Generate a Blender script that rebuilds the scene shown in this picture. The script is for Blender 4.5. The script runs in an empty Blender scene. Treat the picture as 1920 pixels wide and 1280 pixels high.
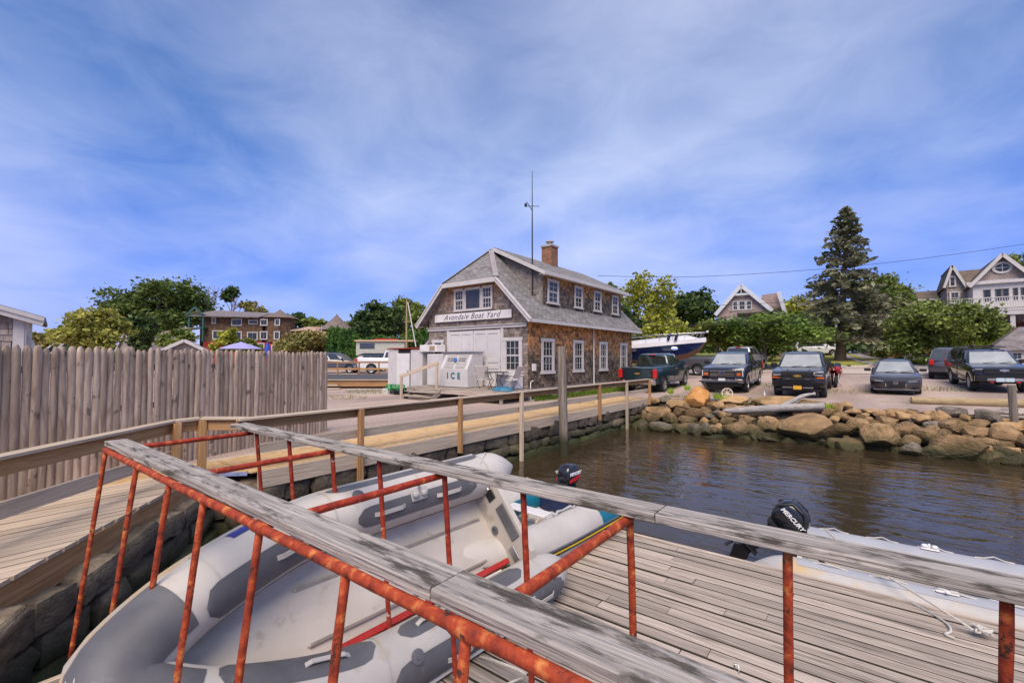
import bpy, bmesh, math, random
import numpy as np
from mathutils import Vector, Matrix

scene = bpy.context.scene
COL = scene.collection
R = random.Random(11)
rad = math.radians
TH = rad(37.6)          # heading of the lens, left of the quay line (+Y)
PITCH = math.atan(31 / 853)
CAMH = 1.75
SUN_EL, SUN_AZ = 52, 150    # azimuth measured clockwise from +Y

# ---------------------------------------------------------------- camera
cam = bpy.data.cameras.new('camera')
cam.lens = 16.0
cam.sensor_width = 36.0
cam.clip_start = 0.05
cam.clip_end = 3000
camo = bpy.data.objects.new('camera', cam)
COL.objects.link(camo)
camo.location = (0, 0, CAMH)
camo.rotation_euler = (math.pi / 2 + PITCH, 0, TH)
scene.camera = camo

# ---------------------------------------------------------------- sky
w = bpy.data.worlds.new('World')
scene.world = w
w.use_nodes = True
nt = w.node_tree
nt.nodes.clear()
def N(t, **k):
    n = nt.nodes.new(t)
    for a, b in k.items():
        setattr(n, a, b)
    return n
out = N('ShaderNodeOutputWorld')
bg = N('ShaderNodeBackground')
bg.inputs['Strength'].default_value = 0.10
sky = N('ShaderNodeTexSky', sky_type='NISHITA', sun_disc=False)
sky.sun_elevation = rad(SUN_EL)
sky.sun_rotation = rad(SUN_AZ)
sky.air_density = 1.0
sky.dust_density = 0.2
sky.ozone_density = 4.0
hsv = N('ShaderNodeHueSaturation')
hsv.inputs['Saturation'].default_value = 1.2
hsv.inputs['Hue'].default_value = 0.512
hsv.inputs['Value'].default_value = 1.32
tcz = N('ShaderNodeTexCoord'); spz = N('ShaderNodeSeparateXYZ'); nt.links.new(tcz.outputs['Generated'], spz.inputs[0])
hz = N('ShaderNodeValToRGB'); hz.color_ramp.elements[0].position = 0.0; hz.color_ramp.elements[0].color = (.62, .66, .98, 1); hz.color_ramp.elements[1].position = .45; hz.color_ramp.elements[1].color = (.95, .98, 1.0, 1)
nt.links.new(spz.outputs[2], hz.inputs[0])
ml = N('ShaderNodeMix', data_type='RGBA', blend_type='MULTIPLY'); ml.inputs[0].default_value = 1.0
nt.links.new(sky.outputs[0], ml.inputs[6]); nt.links.new(hz.outputs[0], ml.inputs[7]); nt.links.new(ml.outputs[2], hsv.inputs['Color'])
tc = N('ShaderNodeTexCoord')
sep = N('ShaderNodeSeparateXYZ')
nt.links.new(tc.outputs['Generated'], sep.inputs[0])
zz = N('ShaderNodeMath', operation='ADD')
nt.links.new(sep.outputs[2], zz.inputs[0])
zz.inputs[1].default_value = 0.22
dx = N('ShaderNodeMath', operation='DIVIDE')
dy = N('ShaderNodeMath', operation='DIVIDE')
nt.links.new(sep.outputs[0], dx.inputs[0]); nt.links.new(zz.outputs[0], dx.inputs[1])
nt.links.new(sep.outputs[1], dy.inputs[0]); nt.links.new(zz.outputs[0], dy.inputs[1])
cmb = N('ShaderNodeCombineXYZ')
nt.links.new(dx.outputs[0], cmb.inputs[0]); nt.links.new(dy.outputs[0], cmb.inputs[1])
mp = N('ShaderNodeMapping')
mp.inputs['Scale'].default_value = (0.75, 1.15, 1)
mp.inputs['Rotation'].default_value = (0, 0, rad(25))
mp.inputs['Location'].default_value = (1.9, 0.35, 0)
nt.links.new(cmb.outputs[0], mp.inputs[0])
n1 = N('ShaderNodeTexNoise')
n1.inputs['Scale'].default_value = 0.62
n1.inputs['Detail'].default_value = 3.5
n1.inputs['Roughness'].default_value = 0.52
n1.inputs['Distortion'].default_value = 0.25
nt.links.new(mp.outputs[0], n1.inputs['Vector'])
n2_ = N('ShaderNodeTexNoise'); n2_.inputs['Scale'].default_value = 3.2; n2_.inputs['Detail'].default_value = 6; n2_.inputs['Roughness'].default_value = .6; n2_.inputs['Distortion'].default_value = .5
nt.links.new(cmb.outputs[0], n2_.inputs['Vector'])
ma = N('ShaderNodeMath', operation='MULTIPLY_ADD'); ma.inputs[1].default_value = .21; nt.links.new(n2_.outputs[0], ma.inputs[0]); nt.links.new(n1.outputs[0], ma.inputs[2])
rp = N('ShaderNodeValToRGB')
rp.color_ramp.elements[0].position = 0.44
rp.color_ramp.elements[0].color = (0.02, 0.02, 0.02, 1)
rp.color_ramp.elements[1].position = 0.84
rp.color_ramp.elements[1].color = (0.82, 0.82, 0.82, 1)
nt.links.new(ma.outputs[0], rp.inputs[0])
mx = N('ShaderNodeMix', data_type='RGBA')
nt.links.new(rp.outputs[0], mx.inputs[0])
nt.links.new(hsv.outputs[0], mx.inputs[6])
mx.inputs[7].default_value = (7.2, 7.7, 9.4, 1)
lo_ = N('ShaderNodeValToRGB'); lo_.color_ramp.elements[0].position = 0.0; lo_.color_ramp.elements[0].color = (.60, .62, .86, 1); lo_.color_ramp.elements[1].position = .32; lo_.color_ramp.elements[1].color = (1, 1, 1, 1); nt.links.new(spz.outputs[2], lo_.inputs[0])
m5 = N('ShaderNodeMix', data_type='RGBA', blend_type='MULTIPLY'); m5.inputs[0].default_value = 1.0; nt.links.new(mx.outputs[2], m5.inputs[6]); nt.links.new(lo_.outputs[0], m5.inputs[7])
nt.links.new(m5.outputs[2], bg.inputs[0])
nt.links.new(bg.outputs[0], out.inputs[0])

# ---------------------------------------------------------------- sun behind thin cloud
sl = bpy.data.lights.new('sun', 'SUN')
sl.energy = 3.3
sl.angle = rad(40)
sl.color = (1.0, 0.85, 0.68)
so = bpy.data.objects.new('sun', sl)
COL.objects.link(so)
sd = Vector((math.sin(rad(SUN_AZ)) * math.cos(rad(SUN_EL)), math.cos(rad(SUN_AZ)) * math.cos(rad(SUN_EL)), math.sin(rad(SUN_EL))))
so.rotation_euler = sd.to_track_quat('Z', 'Y').to_euler()
so.location = sd * 60

vs = scene.view_settings
vs.view_transform = 'Standard'
vs.look = 'None'
vs.gamma = 1.0
vs.use_curve_mapping = False
vs.exposure = 0.36
scene.cycles.use_denoising = True
scene.cycles.max_bounces = 6
scene.cycles.transparent_max_bounces = 6

# ---------------------------------------------------------------- measuring helpers (photo pixel -> place)
FW = Vector((-math.sin(TH), math.cos(TH), 0)); RT = Vector((math.cos(TH), math.sin(TH), 0)); UP = Vector((0, 0, 1))
CF = FW * math.cos(PITCH) + UP * math.sin(PITCH); CU = UP * math.cos(PITCH) - FW * math.sin(PITCH)
EYE = Vector((0, 0, CAMH))
def ray(px, py): return CF + RT * ((px - 960) / 853) + CU * ((640 - py) / 853)
def G(px, py, z=0.0):
    d = ray(px, py); return EYE + d * ((z - CAMH) / d.z)
def DD(px, py, D):
    d = ray(px, py); return EYE + d * (D / d.dot(FW))
def PYp(px, py, y):
    d = ray(px, py); return EYE + d * (y / d.y)
def hill(x, y):
    h = 0.048 * max(0.0, y - 24.0)
    if y > 44 and x > 0: h += 0.13 * min(x, 12) * min(1, (y - 44) / 8)
    return h
def GH(px, py):
    d = ray(px, py); t = 8.0
    while t < 300:
        p = EYE + d * t
        if p.z <= hill(p.x, p.y): return p
        t += 0.05
    return EYE + d * 60
def cam_xyz(r, f, z): return RT * r + FW * f + Vector((0, 0, z))

# ---------------------------------------------------------------- materials
MATS = {}
def mat(name, c1, c2=None, c3=None, rough=.7, scale=4, sc=(1, 1, 1), rr=(.35, .65), bump=0.0, bscale=None, rnd=.0, isl=0.0,
        metal=0.0, detail=5, coord='Object', spec=.4, coat=0.0, bdist=.02, zgrad=None, patch=None, dist=0.0):
    if name in MATS: return MATS[name]
    m = bpy.data.materials.new(name); m.use_nodes = True
    t = m.node_tree; nd = t.nodes; L = t.links.new
    b = nd['Principled BSDF']
    b.inputs['Roughness'].default_value = rough
    b.inputs['Metallic'].default_value = metal
    b.inputs['Specular IOR Level'].default_value = spec
    b.inputs['Coat Weight'].default_value = coat
    b.inputs['Coat Roughness'].default_value = 0.06
    c2 = c2 or c1
    tc = nd.new('ShaderNodeTexCoord'); oi = nd.new('ShaderNodeObjectInfo')
    if coord == 'World':
        ge = nd.new('ShaderNodeNewGeometry'); src = ge.outputs['Position']
    else: src = tc.outputs[coord]
    mu = nd.new('ShaderNodeMath'); mu.operation = 'MULTIPLY'; mu.inputs[1].default_value = 53.0 if coord != 'World' else 0.0
    L(oi.outputs['Random'], mu.inputs[0])
    ad = nd.new('ShaderNodeVectorMath'); ad.operation = 'ADD'
    L(src, ad.inputs[0]); L(mu.outputs[0], ad.inputs[1])
    mp = nd.new('ShaderNodeMapping'); mp.inputs['Scale'].default_value = sc
    L(ad.outputs[0], mp.inputs[0])
    no = nd.new('ShaderNodeTexNoise'); no.inputs['Scale'].default_value = scale; no.inputs['Detail'].default_value = detail
    no.inputs['Roughness'].default_value = .6; no.inputs['Distortion'].default_value = dist
    L(mp.outputs[0], no.inputs['Vector'])
    ra = nd.new('ShaderNodeValToRGB'); e = ra.color_ramp.elements
    e[0].position = rr[0]; e[0].color = (*c1, 1); e[1].position = rr[1]; e[1].color = (*c2, 1)
    if c3:
        x = e.new(min(.98, rr[1] + .14)); x.color = (*c3, 1)
    L(no.outputs[0], ra.inputs[0])
    colr = ra.outputs[0]
    if patch:          # (colour, scale, threshold, softness): blotches with their own shape
        n2 = nd.new('ShaderNodeTexNoise'); n2.inputs['Scale'].default_value = patch[1]; n2.inputs['Detail'].default_value = 8
        n2.inputs['Roughness'].default_value = .65
        if len(patch) > 4:      # stretched along the grain
            m2 = nd.new('ShaderNodeMapping'); m2.inputs['Scale'].default_value = patch[4]; L(ad.outputs[0], m2.inputs[0]); L(m2.outputs[0], n2.inputs['Vector'])
        else: L(ad.outputs[0], n2.inputs['Vector'])
        r2 = nd.new('ShaderNodeMapRange'); r2.inputs[1].default_value = patch[2]; r2.inputs[2].default_value = patch[2] + patch[3]
        L(n2.outputs[0], r2.inputs[0])
        mxx = nd.new('ShaderNodeMix'); mxx.data_type = 'RGBA'
        L(r2.outputs[0], mxx.inputs[0]); L(colr, mxx.inputs[6]); mxx.inputs[7].default_value = (*patch[0], 1)
        colr = mxx.outputs[2]
    if zgrad:          # (z0, z1, colour): weathering that changes with height, broken up by noise
        g2 = nd.new('ShaderNodeNewGeometry'); sp = nd.new('ShaderNodeSeparateXYZ'); L(g2.outputs['Position'], sp.inputs[0])
        n3 = nd.new('ShaderNodeTexNoise'); n3.inputs['Scale'].default_value = 1.3; n3.inputs['Detail'].default_value = 6; L(g2.outputs['Position'], n3.inputs['Vector'])
        m3 = nd.new('ShaderNodeMath'); m3.operation = 'MULTIPLY_ADD'; m3.inputs[1].default_value = 1.6 * abs(zgrad[1] - zgrad[0]); L(n3.outputs[0], m3.inputs[0]); L(sp.outputs[2], m3.inputs[2])
        r3 = nd.new('ShaderNodeMapRange'); off = .8 * abs(zgrad[1] - zgrad[0])
        r3.inputs[1].default_value = zgrad[0] + off; r3.inputs[2].default_value = zgrad[1] + off; L(m3.outputs[0], r3.inputs[0])
        m4 = nd.new('ShaderNodeMix'); m4.data_type = 'RGBA'; L(r3.outputs[0], m4.inputs[0]); L(colr, m4.inputs[6]); m4.inputs[7].default_value = (*zgrad[2], 1)
        colr = m4.outputs[2]
    if rnd or isl:
        hs = nd.new('ShaderNodeHueSaturation'); mr = nd.new('ShaderNodeMapRange')
        k = rnd or isl
        mr.inputs[3].default_value = 1 - k; mr.inputs[4].default_value = 1 + k
        if isl:
            gg = nd.new('ShaderNodeNewGeometry'); L(gg.outputs['Random Per Island'], mr.inputs[0])
        else: L(oi.outputs['Random'], mr.inputs[0])
        L(mr.outputs[0], hs.inputs['Value']); L(colr, hs.inputs['Color']); colr = hs.outputs[0]
    L(colr, b.inputs['Base Color'])
    if bump:
        nb = nd.new('ShaderNodeTexNoise'); nb.inputs['Scale'].default_value = bscale or scale * 3; nb.inputs['Detail'].default_value = 6
        L(mp.outputs[0], nb.inputs['Vector'])
        bp = nd.new('ShaderNodeBump'); bp.inputs['Strength'].default_value = bump; bp.inputs['Distance'].default_value = bdist
        L(nb.outputs[0], bp.inputs['Height']); L(bp.outputs[0], b.inputs['Normal'])
    MATS[name] = m
    return m
def brickmat(name, c1, c2, mortar, bw, bh, uv=True, rough=.85, bump=.5, msize=.012, var=.25):
    m = bpy.data.materials.new(name); m.use_nodes = True
    t = m.node_tree; nd = t.nodes; L = t.links.new; b = nd['Principled BSDF']; b.inputs['Roughness'].default_value = rough
    b.inputs['Specular IOR Level'].default_value = .25
    tc = nd.new('ShaderNodeTexCoord')
    if uv: v = tc.outputs['UV']
    else:
        sp = nd.new('ShaderNodeSeparateXYZ'); L(tc.outputs['Object'], sp.inputs[0])
        a = nd.new('ShaderNodeMath'); L(sp.outputs[0], a.inputs[0]); L(sp.outputs[1], a.inputs[1])
        cb = nd.new('ShaderNodeCombineXYZ'); L(a.outputs[0], cb.inputs[0]); L(sp.outputs[2], cb.inputs[1]); v = cb.outputs[0]
    br = nd.new('ShaderNodeTexBrick'); L(v, br.inputs['Vector'])
    br.inputs['Color1'].default_value = (*c1, 1); br.inputs['Color2'].default_value = (*c2, 1); br.inputs['Mortar'].default_value = (*mortar, 1)
    br.inputs['Scale'].default_value = 1; br.inputs['Brick Width'].default_value = bw; br.inputs['Row Height'].default_value = bh
    br.inputs['Mortar Size'].default_value = msize; br.inputs['Bias'].default_value = -.1
    no = nd.new('ShaderNodeTexNoise'); no.inputs['Scale'].default_value = 2.2; no.inputs['Detail'].default_value = 8; L(v, no.inputs['Vector'])
    hs = nd.new('ShaderNodeHueSaturation'); mr = nd.new('ShaderNodeMapRange'); mr.inputs[1].default_value = .3; mr.inputs[2].default_value = .7
    mr.inputs[3].default_value = 1 - var; mr.inputs[4].default_value = 1 + var
    L(no.outputs[0], mr.inputs[0]); L(mr.outputs[0], hs.inputs['Value']); L(br.outputs[0], hs.inputs['Color']); L(hs.outputs[0], b.inputs['Base Color'])
    bp = nd.new('ShaderNodeBump'); bp.inputs['Strength'].default_value = bump; bp.inputs['Distance'].default_value = .015; bp.invert = True
    L(br.outputs['Fac'], bp.inputs['Height']); L(bp.outputs[0], b.inputs['Normal'])
    MATS[name] = m
    return m
def leafmat(name, c1, c2, isl=.3, trans=.25):
    m = mat(name, c1, c2, rough=.6, scale=.5, coord='World', isl=isl, spec=.25)
    t = m.node_tree; nd = t.nodes; b = nd['Principled BSDF']; o = nd['Material Output']
    tr = nd.new('ShaderNodeBsdfTranslucent'); mi = nd.new('ShaderNodeMixShader'); mi.inputs[0].default_value = trans
    src = b.inputs['Base Color'].links[0].from_socket
    t.links.new(src, tr.inputs[0]); t.links.new(b.outputs[0], mi.inputs[1]); t.links.new(tr.outputs[0], mi.inputs[2]); t.links.new(mi.outputs[0], o.inputs[0])
    return m

# ---------------------------------------------------------------- objects
WM = {}
def link(name, data, m=None, parent=None, local=False, mtx=None, kind=None):
    o = bpy.data.objects.new(name, data); COL.objects.link(o)
    if m is not None and data is not None and not data.materials: data.materials.append(m)
    if mtx is not None: o.matrix_basis = mtx
    if parent is not None:
        o.parent = parent
        if not local: o.matrix_parent_inverse = WM[parent].inverted()
        WM[o] = (WM[parent] @ o.matrix_basis) if local else o.matrix_basis.copy()
    else: WM[o] = o.matrix_basis.copy()
    if kind: o['kind'] = kind
    return o
def tag(o, label, cat, group=None):
    o['label'] = label; o['category'] = cat
    if group: o['group'] = group
    return o
def thing(name, label, cat, loc=(0, 0, 0), rz=0.0, group=None, mtx=None):
    o = link(name, None, mtx=mtx if mtx is not None else Matrix.Translation(Vector(loc)) @ Matrix.Rotation(rz, 4, 'Z'))
    o.empty_display_size = .2
    return tag(o, label, cat, group)
def copy_tree(o, parent=None):
    c = o.copy(); COL.objects.link(c)
    if parent is not None: c.parent = parent
    for ch in o.children: copy_tree(ch, c)
    return c

class MB:
    def __init__(s): s.v = []; s.f = []; s.uv = None
    def add(s, vs, fs):
        k = len(s.v); s.v += [tuple(p) for p in vs]; s.f += [tuple(i + k for i in f) for f in fs]; return s
    def box(s, c, d, rz=0.0, M=None):
        hx, hy, hz = d[0] / 2, d[1] / 2, d[2] / 2
        T = Matrix.Translation(Vector(c)) @ Matrix.Rotation(rz, 4, 'Z')
        if M is not None: T = M @ T
        vs = [T @ Vector((x, y, z)) for z in (-hz, hz) for x, y in ((-hx, -hy), (hx, -hy), (hx, hy), (-hx, hy))]
        return s.add(vs, [(3, 2, 1, 0), (4, 5, 6, 7), (0, 1, 5, 4), (1, 2, 6, 5), (2, 3, 7, 6), (3, 0, 4, 7)])
    def bx(s, x0, x1, y0, y1, z0, z1): return s.box(((x0 + x1) / 2, (y0 + y1) / 2, (z0 + z1) / 2), (abs(x1 - x0), abs(y1 - y0), abs(z1 - z0)))
    def cbox(s, c, d, ch=.02, M=None):      # chamfered on all edges round the rim
        hx, hy, hz = d[0] / 2, d[1] / 2, d[2] / 2
        def ring(a, b, z): return [(a - ch, -b, z), (a, -b + ch, z), (a, b - ch, z), (a - ch, b, z), (-a + ch, b, z), (-a, b - ch, z), (-a, -b + ch, z), (-a + ch, -b, z)]
        rs = [ring(hx - ch, hy - ch, -hz), ring(hx, hy, -hz + ch), ring(hx, hy, hz - ch), ring(hx - ch, hy - ch, hz)]
        T = Matrix.Translation(Vector(c)); T = (M @ T) if M is not None else T
        return s.loft([[T @ Vector(p) for p in r] for r in rs])
    def bar(s, p0, p1, w, h, up=(0, 0, 1)):
        p0, p1 = Vector(p0), Vector(p1); x = (p1 - p0).normalized(); u = Vector(up); u = (u - x * u.dot(x)).normalized(); y = u.cross(x)
        vs = [p + y * a * w / 2 + u * b * h / 2 for p in (p0, p1) for a, b in ((-1, -1), (1, -1), (1, 1), (-1, 1))]
        return s.add(vs, [(3, 2, 1, 0), (4, 5, 6, 7), (0, 1, 5, 4), (1, 2, 6, 5), (2, 3, 7, 6), (3, 0, 4, 7)])
    def loft(s, rings, caps=True, close=True):
        n = len(rings[0]); vs = [p for r in rings for p in r]; fs = []
        for i in range(len(rings) - 1):
            for j in range(n if close else n - 1):
                a = i * n + j; b = i * n + (j + 1) % n; fs.append((a, b, b + n, a + n))
        if caps:
            fs.append(tuple(range(n - 1, -1, -1))); k = (len(rings) - 1) * n; fs.append(tuple(range(k, k + n)))
        return s.add(vs, fs)
    def tube(s, pts, r, n=8, caps=True, ref=(0, 0, 1)):
        pts = [Vector(p) for p in pts]; m = len(pts); rs = r if isinstance(r, (list, tuple)) else [r] * m
        rings = []; prev = None
        for i, p in enumerate(pts):
            t = (pts[min(i + 1, m - 1)] - pts[max(i - 1, 0)]).normalized()
            if prev is None:
                a = Vector(ref)
                if abs(a.dot(t)) > .95: a = Vector((1, 0, 0))
            else: a = prev
            a = (a - t * a.dot(t)).normalized(); prev = a; b = t.cross(a)
            rings.append([p + (a * math.cos(2 * math.pi * k / n) + b * math.sin(2 * math.pi * k / n)) * rs[i] for k in range(n)])
        return s.loft(rings, caps)
    def lathe(s, prof, n=16, M=None, ring=False):
        M = M or Matrix()
        if ring: prof = list(prof) + [prof[0]]
        rings = [[M @ Vector((r * math.cos(2 * math.pi * k / n), r * math.sin(2 * math.pi * k / n), z)) for k in range(n)] for r, z in prof]
        return s.loft(rings, caps=not ring)
    def prism(s, poly, a, b, M=None):       # poly in (x, z), pushed from y=a to y=b
        M = M or Matrix(); n = len(poly)
        vs = [M @ Vector((x, a, z)) for x, z in poly] + [M @ Vector((x, b, z)) for x, z in poly]
        return s.add(vs, [tuple(range(n)), tuple(range(2 * n - 1, n - 1, -1))] + [(i, i + n, (i + 1) % n + n, (i + 1) % n) for i in range(n)])
    def quad(s, *p): return s.add(p, [tuple(range(len(p)))])
    def slab(s, poly, th, nrm=None):        # 3-d polygon given thickness against its normal
        P = [Vector(p) for p in poly]
        n = nrm or (P[1] - P[0]).cross(P[2] - P[0]).normalized()
        m = len(P); vs = P + [p - Vector(n) * th for p in P]
        return s.add(vs, [tuple(range(m)), tuple(range(2 * m - 1, m - 1, -1))] + [(i, i + m, (i + 1) % m + m, (i + 1) % m) for i in range(m)])
    def mesh(s, name, smooth=None):
        me = bpy.data.meshes.new(name); me.from_pydata(s.v, [], s.f)
        bm = bmesh.new(); bm.from_mesh(me); bmesh.ops.recalc_face_normals(bm, faces=bm.faces); bm.to_mesh(me); bm.free()
        if smooth is not None:
            me.shade_smooth()
            if smooth < 180: me.set_sharp_from_angle(angle=rad(smooth))
        me.update(); return me
    def build(s, name, m, parent=None, smooth=None, local=False, mtx=None, kind=None):
        return link(name, s.mesh(name, smooth), m, parent, local, mtx, kind)

BEAMS = {}
def beam_mesh(L, w, h):
    k = (round(L, 2), round(w, 3), round(h, 3))
    if k in BEAMS: return BEAMS[k]
    c = min(w, h) * .1; mb = MB()
    def ring(x): return [(x, -w / 2 + c, -h / 2), (x, w / 2 - c, -h / 2), (x, w / 2, -h / 2 + c), (x, w / 2, h / 2 - c), (x, w / 2 - c, h / 2), (x, -w / 2 + c, h / 2), (x, -w / 2, h / 2 - c), (x, -w / 2, -h / 2 + c)]
    mb.loft([ring(-L / 2), ring(L / 2)]); BEAMS[k] = mb.mesh('beam'); return BEAMS[k]
def beam(name, p0, p1, w, h, m, parent=None, up=(0, 0, 1), local=False):
    p0, p1 = Vector(p0), Vector(p1); x = (p1 - p0).normalized(); u = Vector(up); u = (u - x * u.dot(x)).normalized(); y = u.cross(x)
    M = Matrix((x, y, u)).transposed().to_4x4(); M.translation = (p0 + p1) / 2
    me = beam_mesh((p1 - p0).length, w, h)
    if not me.materials: me.materials.append(m)
    elif me.materials[0] is not m:
        me = me.copy(); me.materials[0] = m
    return link(name, me, None, parent, local, M)
PLK = {}
def plank(name, p0, p1, w, h, m, edge, parent):       # deck board whose long edges carry painted gap shade as well as algae
    p0, p1 = Vector(p0), Vector(p1); Ln = round((p1 - p0).length, 2); k = (Ln, round(w, 3), m.name)
    if k not in PLK:
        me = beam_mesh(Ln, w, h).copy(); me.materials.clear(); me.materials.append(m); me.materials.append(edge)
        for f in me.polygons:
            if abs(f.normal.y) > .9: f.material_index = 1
        PLK[k] = me
    x = (p1 - p0).normalized(); M = frame3((p0 + p1) / 2, x, UP); return link(name, PLK[k], None, parent, mtx=M)
def text(name, s, size, m, parent, mtx, extr=.004, shear=0.0, bold=0.0, local=False, align='CENTER', space=1.0):
    cu = bpy.data.curves.new(name, 'FONT'); cu.body = s; cu.size = size; cu.extrude = extr; cu.shear = shear; cu.offset = bold; cu.align_x = align; cu.align_y = 'CENTER'; cu.space_character = space
    cu.resolution_u = 4
    tmp = bpy.data.objects.new('tmp', cu); COL.objects.link(tmp); bpy.context.view_layer.update()
    me = bpy.data.meshes.new_from_object(tmp.evaluated_get(bpy.context.evaluated_depsgraph_get())); me.name = name
    bpy.data.objects.remove(tmp); bpy.data.curves.remove(cu); me.materials.clear()
    return link(name, me, m, parent, local, mtx)
def frame3(o, x, z):        # matrix with origin o, x axis, z axis (y = z cross x)
    x = Vector(x).normalized(); z = Vector(z); z = (z - x * z.dot(x)).normalized(); y = z.cross(x)
    M = Matrix((x, y, z)).transposed().to_4x4(); M.translation = Vector(o); return M

# windows: M has x to the right seen from outside, z up, -y outward
def window(parent, M, w, h, tw=.1, nx=2, ny=2, mt=None, glass=None, split=True, local=False, sill=True, arch=False):
    mt = mt or MATS['white_trim']; glass = glass or MATS['glass']
    f = MB(); pr = .05
    f.box((-w / 2 - tw / 2, -pr / 2, 0), (tw, pr, h + 2 * tw)); f.box((w / 2 + tw / 2, -pr / 2, 0), (tw, pr, h + 2 * tw))
    f.box((0, -pr / 2 - .004, h / 2 + tw / 2), (w + 2 * tw + .06, pr + .012, tw))
    f.box((0, -pr / 2 - .004, -h / 2 - tw / 2), (w + 2 * tw + (.08 if sill else 0), pr + (.05 if sill else .01), tw * .8))
    st = .035
    for z0, z1, yy in ((0, h / 2, -.02), (-h / 2, 0, -.012)) if split else ((-h / 2, h / 2, -.015),):
        for a in (-1, 1): f.box((a * (w / 2 - st / 2), yy, (z0 + z1) / 2), (st, .03, z1 - z0))
        for zz in (z0 + st / 2, z1 - st / 2): f.box((0, yy - .001, zz), (w, .03, st))
        for i in range(1, nx): f.box((-w / 2 + w * i / nx, yy + .004, (z0 + z1) / 2), (.018, .022, z1 - z0))
        for j in range(1, ny): f.box((0, yy + .005, z0 + (z1 - z0) * j / ny), (w, .02, .018))
    o = f.build('window', mt, parent, mtx=M, local=local)
    g = MB(); g.box((0, 0.003, 0), (w, .01, h)); g.build('pane', glass, o, local=True)
    return o
def shingles(name, m, parent, O, U, V, ulen, vlen, inside, ch=.125, wr=(.1, .19), th=.014, kind='stuff', local=False):
    mb = MB(); U, V = Vector(U), Vector(V); Nn = U.cross(V); O = Vector(O); rr = random.Random(len(name) * 7 + int(ulen * 10))
    v = 0.0
    while v < vlen:
        u = -rr.random() * wr[1]
        while u < ulen:
            ww = rr.uniform(*wr); u0, u1 = max(0, u + .004), min(ulen, u + ww - .004); v1 = min(vlen, v + ch + .01)
            if u1 - u0 > .02 and inside((u0 + u1) / 2, v + ch / 2):
                jb = rr.uniform(-.008, .008); t = th * rr.uniform(.8, 1.5)
                a = [O + U * u0 + V * (v + jb) + Nn * t, O + U * u1 + V * (v + jb) + Nn * t, O + U * u1 + V * v1 + Nn * .004, O + U * u0 + V * v1 + Nn * .004]
                b = [O + U * u0 + V * (v + jb), O + U * u1 + V * (v + jb)]
                mb.add(a + b, [(0, 1, 2, 3), (4, 5, 1, 0), (4, 0, 3), (5, 2, 1)])
            u += ww
        v += ch
    return mb.build(name, m, parent, kind=kind, local=local)

# leaves: many small quads collected in one crown mesh
def leaf_mesh(name, pts, size, seed=0, flat=.35, aspect=1.5):
    rs = np.random.RandomState(seed); n = len(pts); P = np.asarray(pts, float)
    nr = rs.normal(size=(n, 3)); nr[:, 2] = np.abs(nr[:, 2]) + flat; nr /= np.linalg.norm(nr, axis=1)[:, None]
    a = rs.normal(size=(n, 3)); a -= nr * (a * nr).sum(1)[:, None]; a /= np.linalg.norm(a, axis=1)[:, None]
    b = np.cross(nr, a); s = size * rs.uniform(.45, 1.6, n)[:, None]
    a = a * s * aspect / 2; b = b * s / 2
    V = np.stack([P - a, P - b * .9 + a * .1, P + a, P + b * .9 + a * .1], 1).reshape(-1, 3)
    me = bpy.data.meshes.new(name); me.vertices.add(4 * n); me.vertices.foreach_set('co', V.ravel())
    me.loops.add(4 * n); me.loops.foreach_set('vertex_index', np.arange(4 * n))
    me.polygons.add(n); me.polygons.foreach_set('loop_start', np.arange(0, 4 * n, 4)); me.update(calc_edges=True)
    return me
def crown_points(lobes, nclump, per, cs, seed, shell=.55):
    rs = np.random.RandomState(seed); vol = np.array([l[3] * l[4] * l[5] for l in lobes]) ** .67; vol /= vol.sum(); P = []
    for l, f in zip(lobes, vol):
        k = max(1, int(nclump * f)); d = rs.normal(size=(k, 3)); d /= np.linalg.norm(d, axis=1)[:, None]
        r = rs.uniform(shell, 1.0, k) ** .6; c = np.array(l[:3]) + d * r[:, None] * np.array(l[3:6])
        for q in c:
            s = cs * rs.uniform(.6, 1.4); P.append(q + rs.normal(size=(per, 3)) * s * np.array([1, 1, .6]))
    return np.concatenate(P)
def tree(name, label, base, lobes, m, nclump=120, per=28, cs=.5, leaf=.3, trunk=.25, limbs=5, group=None, seed=1, bark=None, cat='tree', crown='crown', shell=.55, flat=.35):
    base = Vector(base); t = thing(name, label, cat, base, group=group)
    P = crown_points(lobes, nclump, per, cs, seed, shell); me = leaf_mesh(crown, P, leaf, seed, flat)
    link(crown, me, m, t, local=True)
    if trunk:
        mb = MB(); zc = max(l[2] for l in lobes); rs = random.Random(seed); top = min(l[2] - l[5] * .2 for l in lobes)
        top = max(top, zc * .35); mb.tube([(0, 0, -.3), (.03, .02, top * .5), (lobes[0][0] * .3, lobes[0][1] * .3, top), (lobes[0][0] * .6, lobes[0][1] * .6, zc * .95)], [trunk * 1.25, trunk, trunk * .75, trunk * .25], 8)
        for i in range(limbs):
            l = lobes[i % len(lobes)]; a = rs.uniform(0, 6.28); e = Vector((l[0] + l[3] * .7 * math.cos(a), l[1] + l[4] * .7 * math.sin(a), l[2] + l[5] * rs.uniform(-.3, .5)))
            s = Vector((lobes[0][0] * .2, lobes[0][1] * .2, top * rs.uniform(.55, 1.0)))
            mb.tube([s, s.lerp(e, .5) + Vector((0, 0, .1 * zc)), e], [trunk * .45, trunk * .3, trunk * .08], 6)
        mb.build('trunk', bark or MATS['bark'], t, smooth=60, local=True)
    return t
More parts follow.
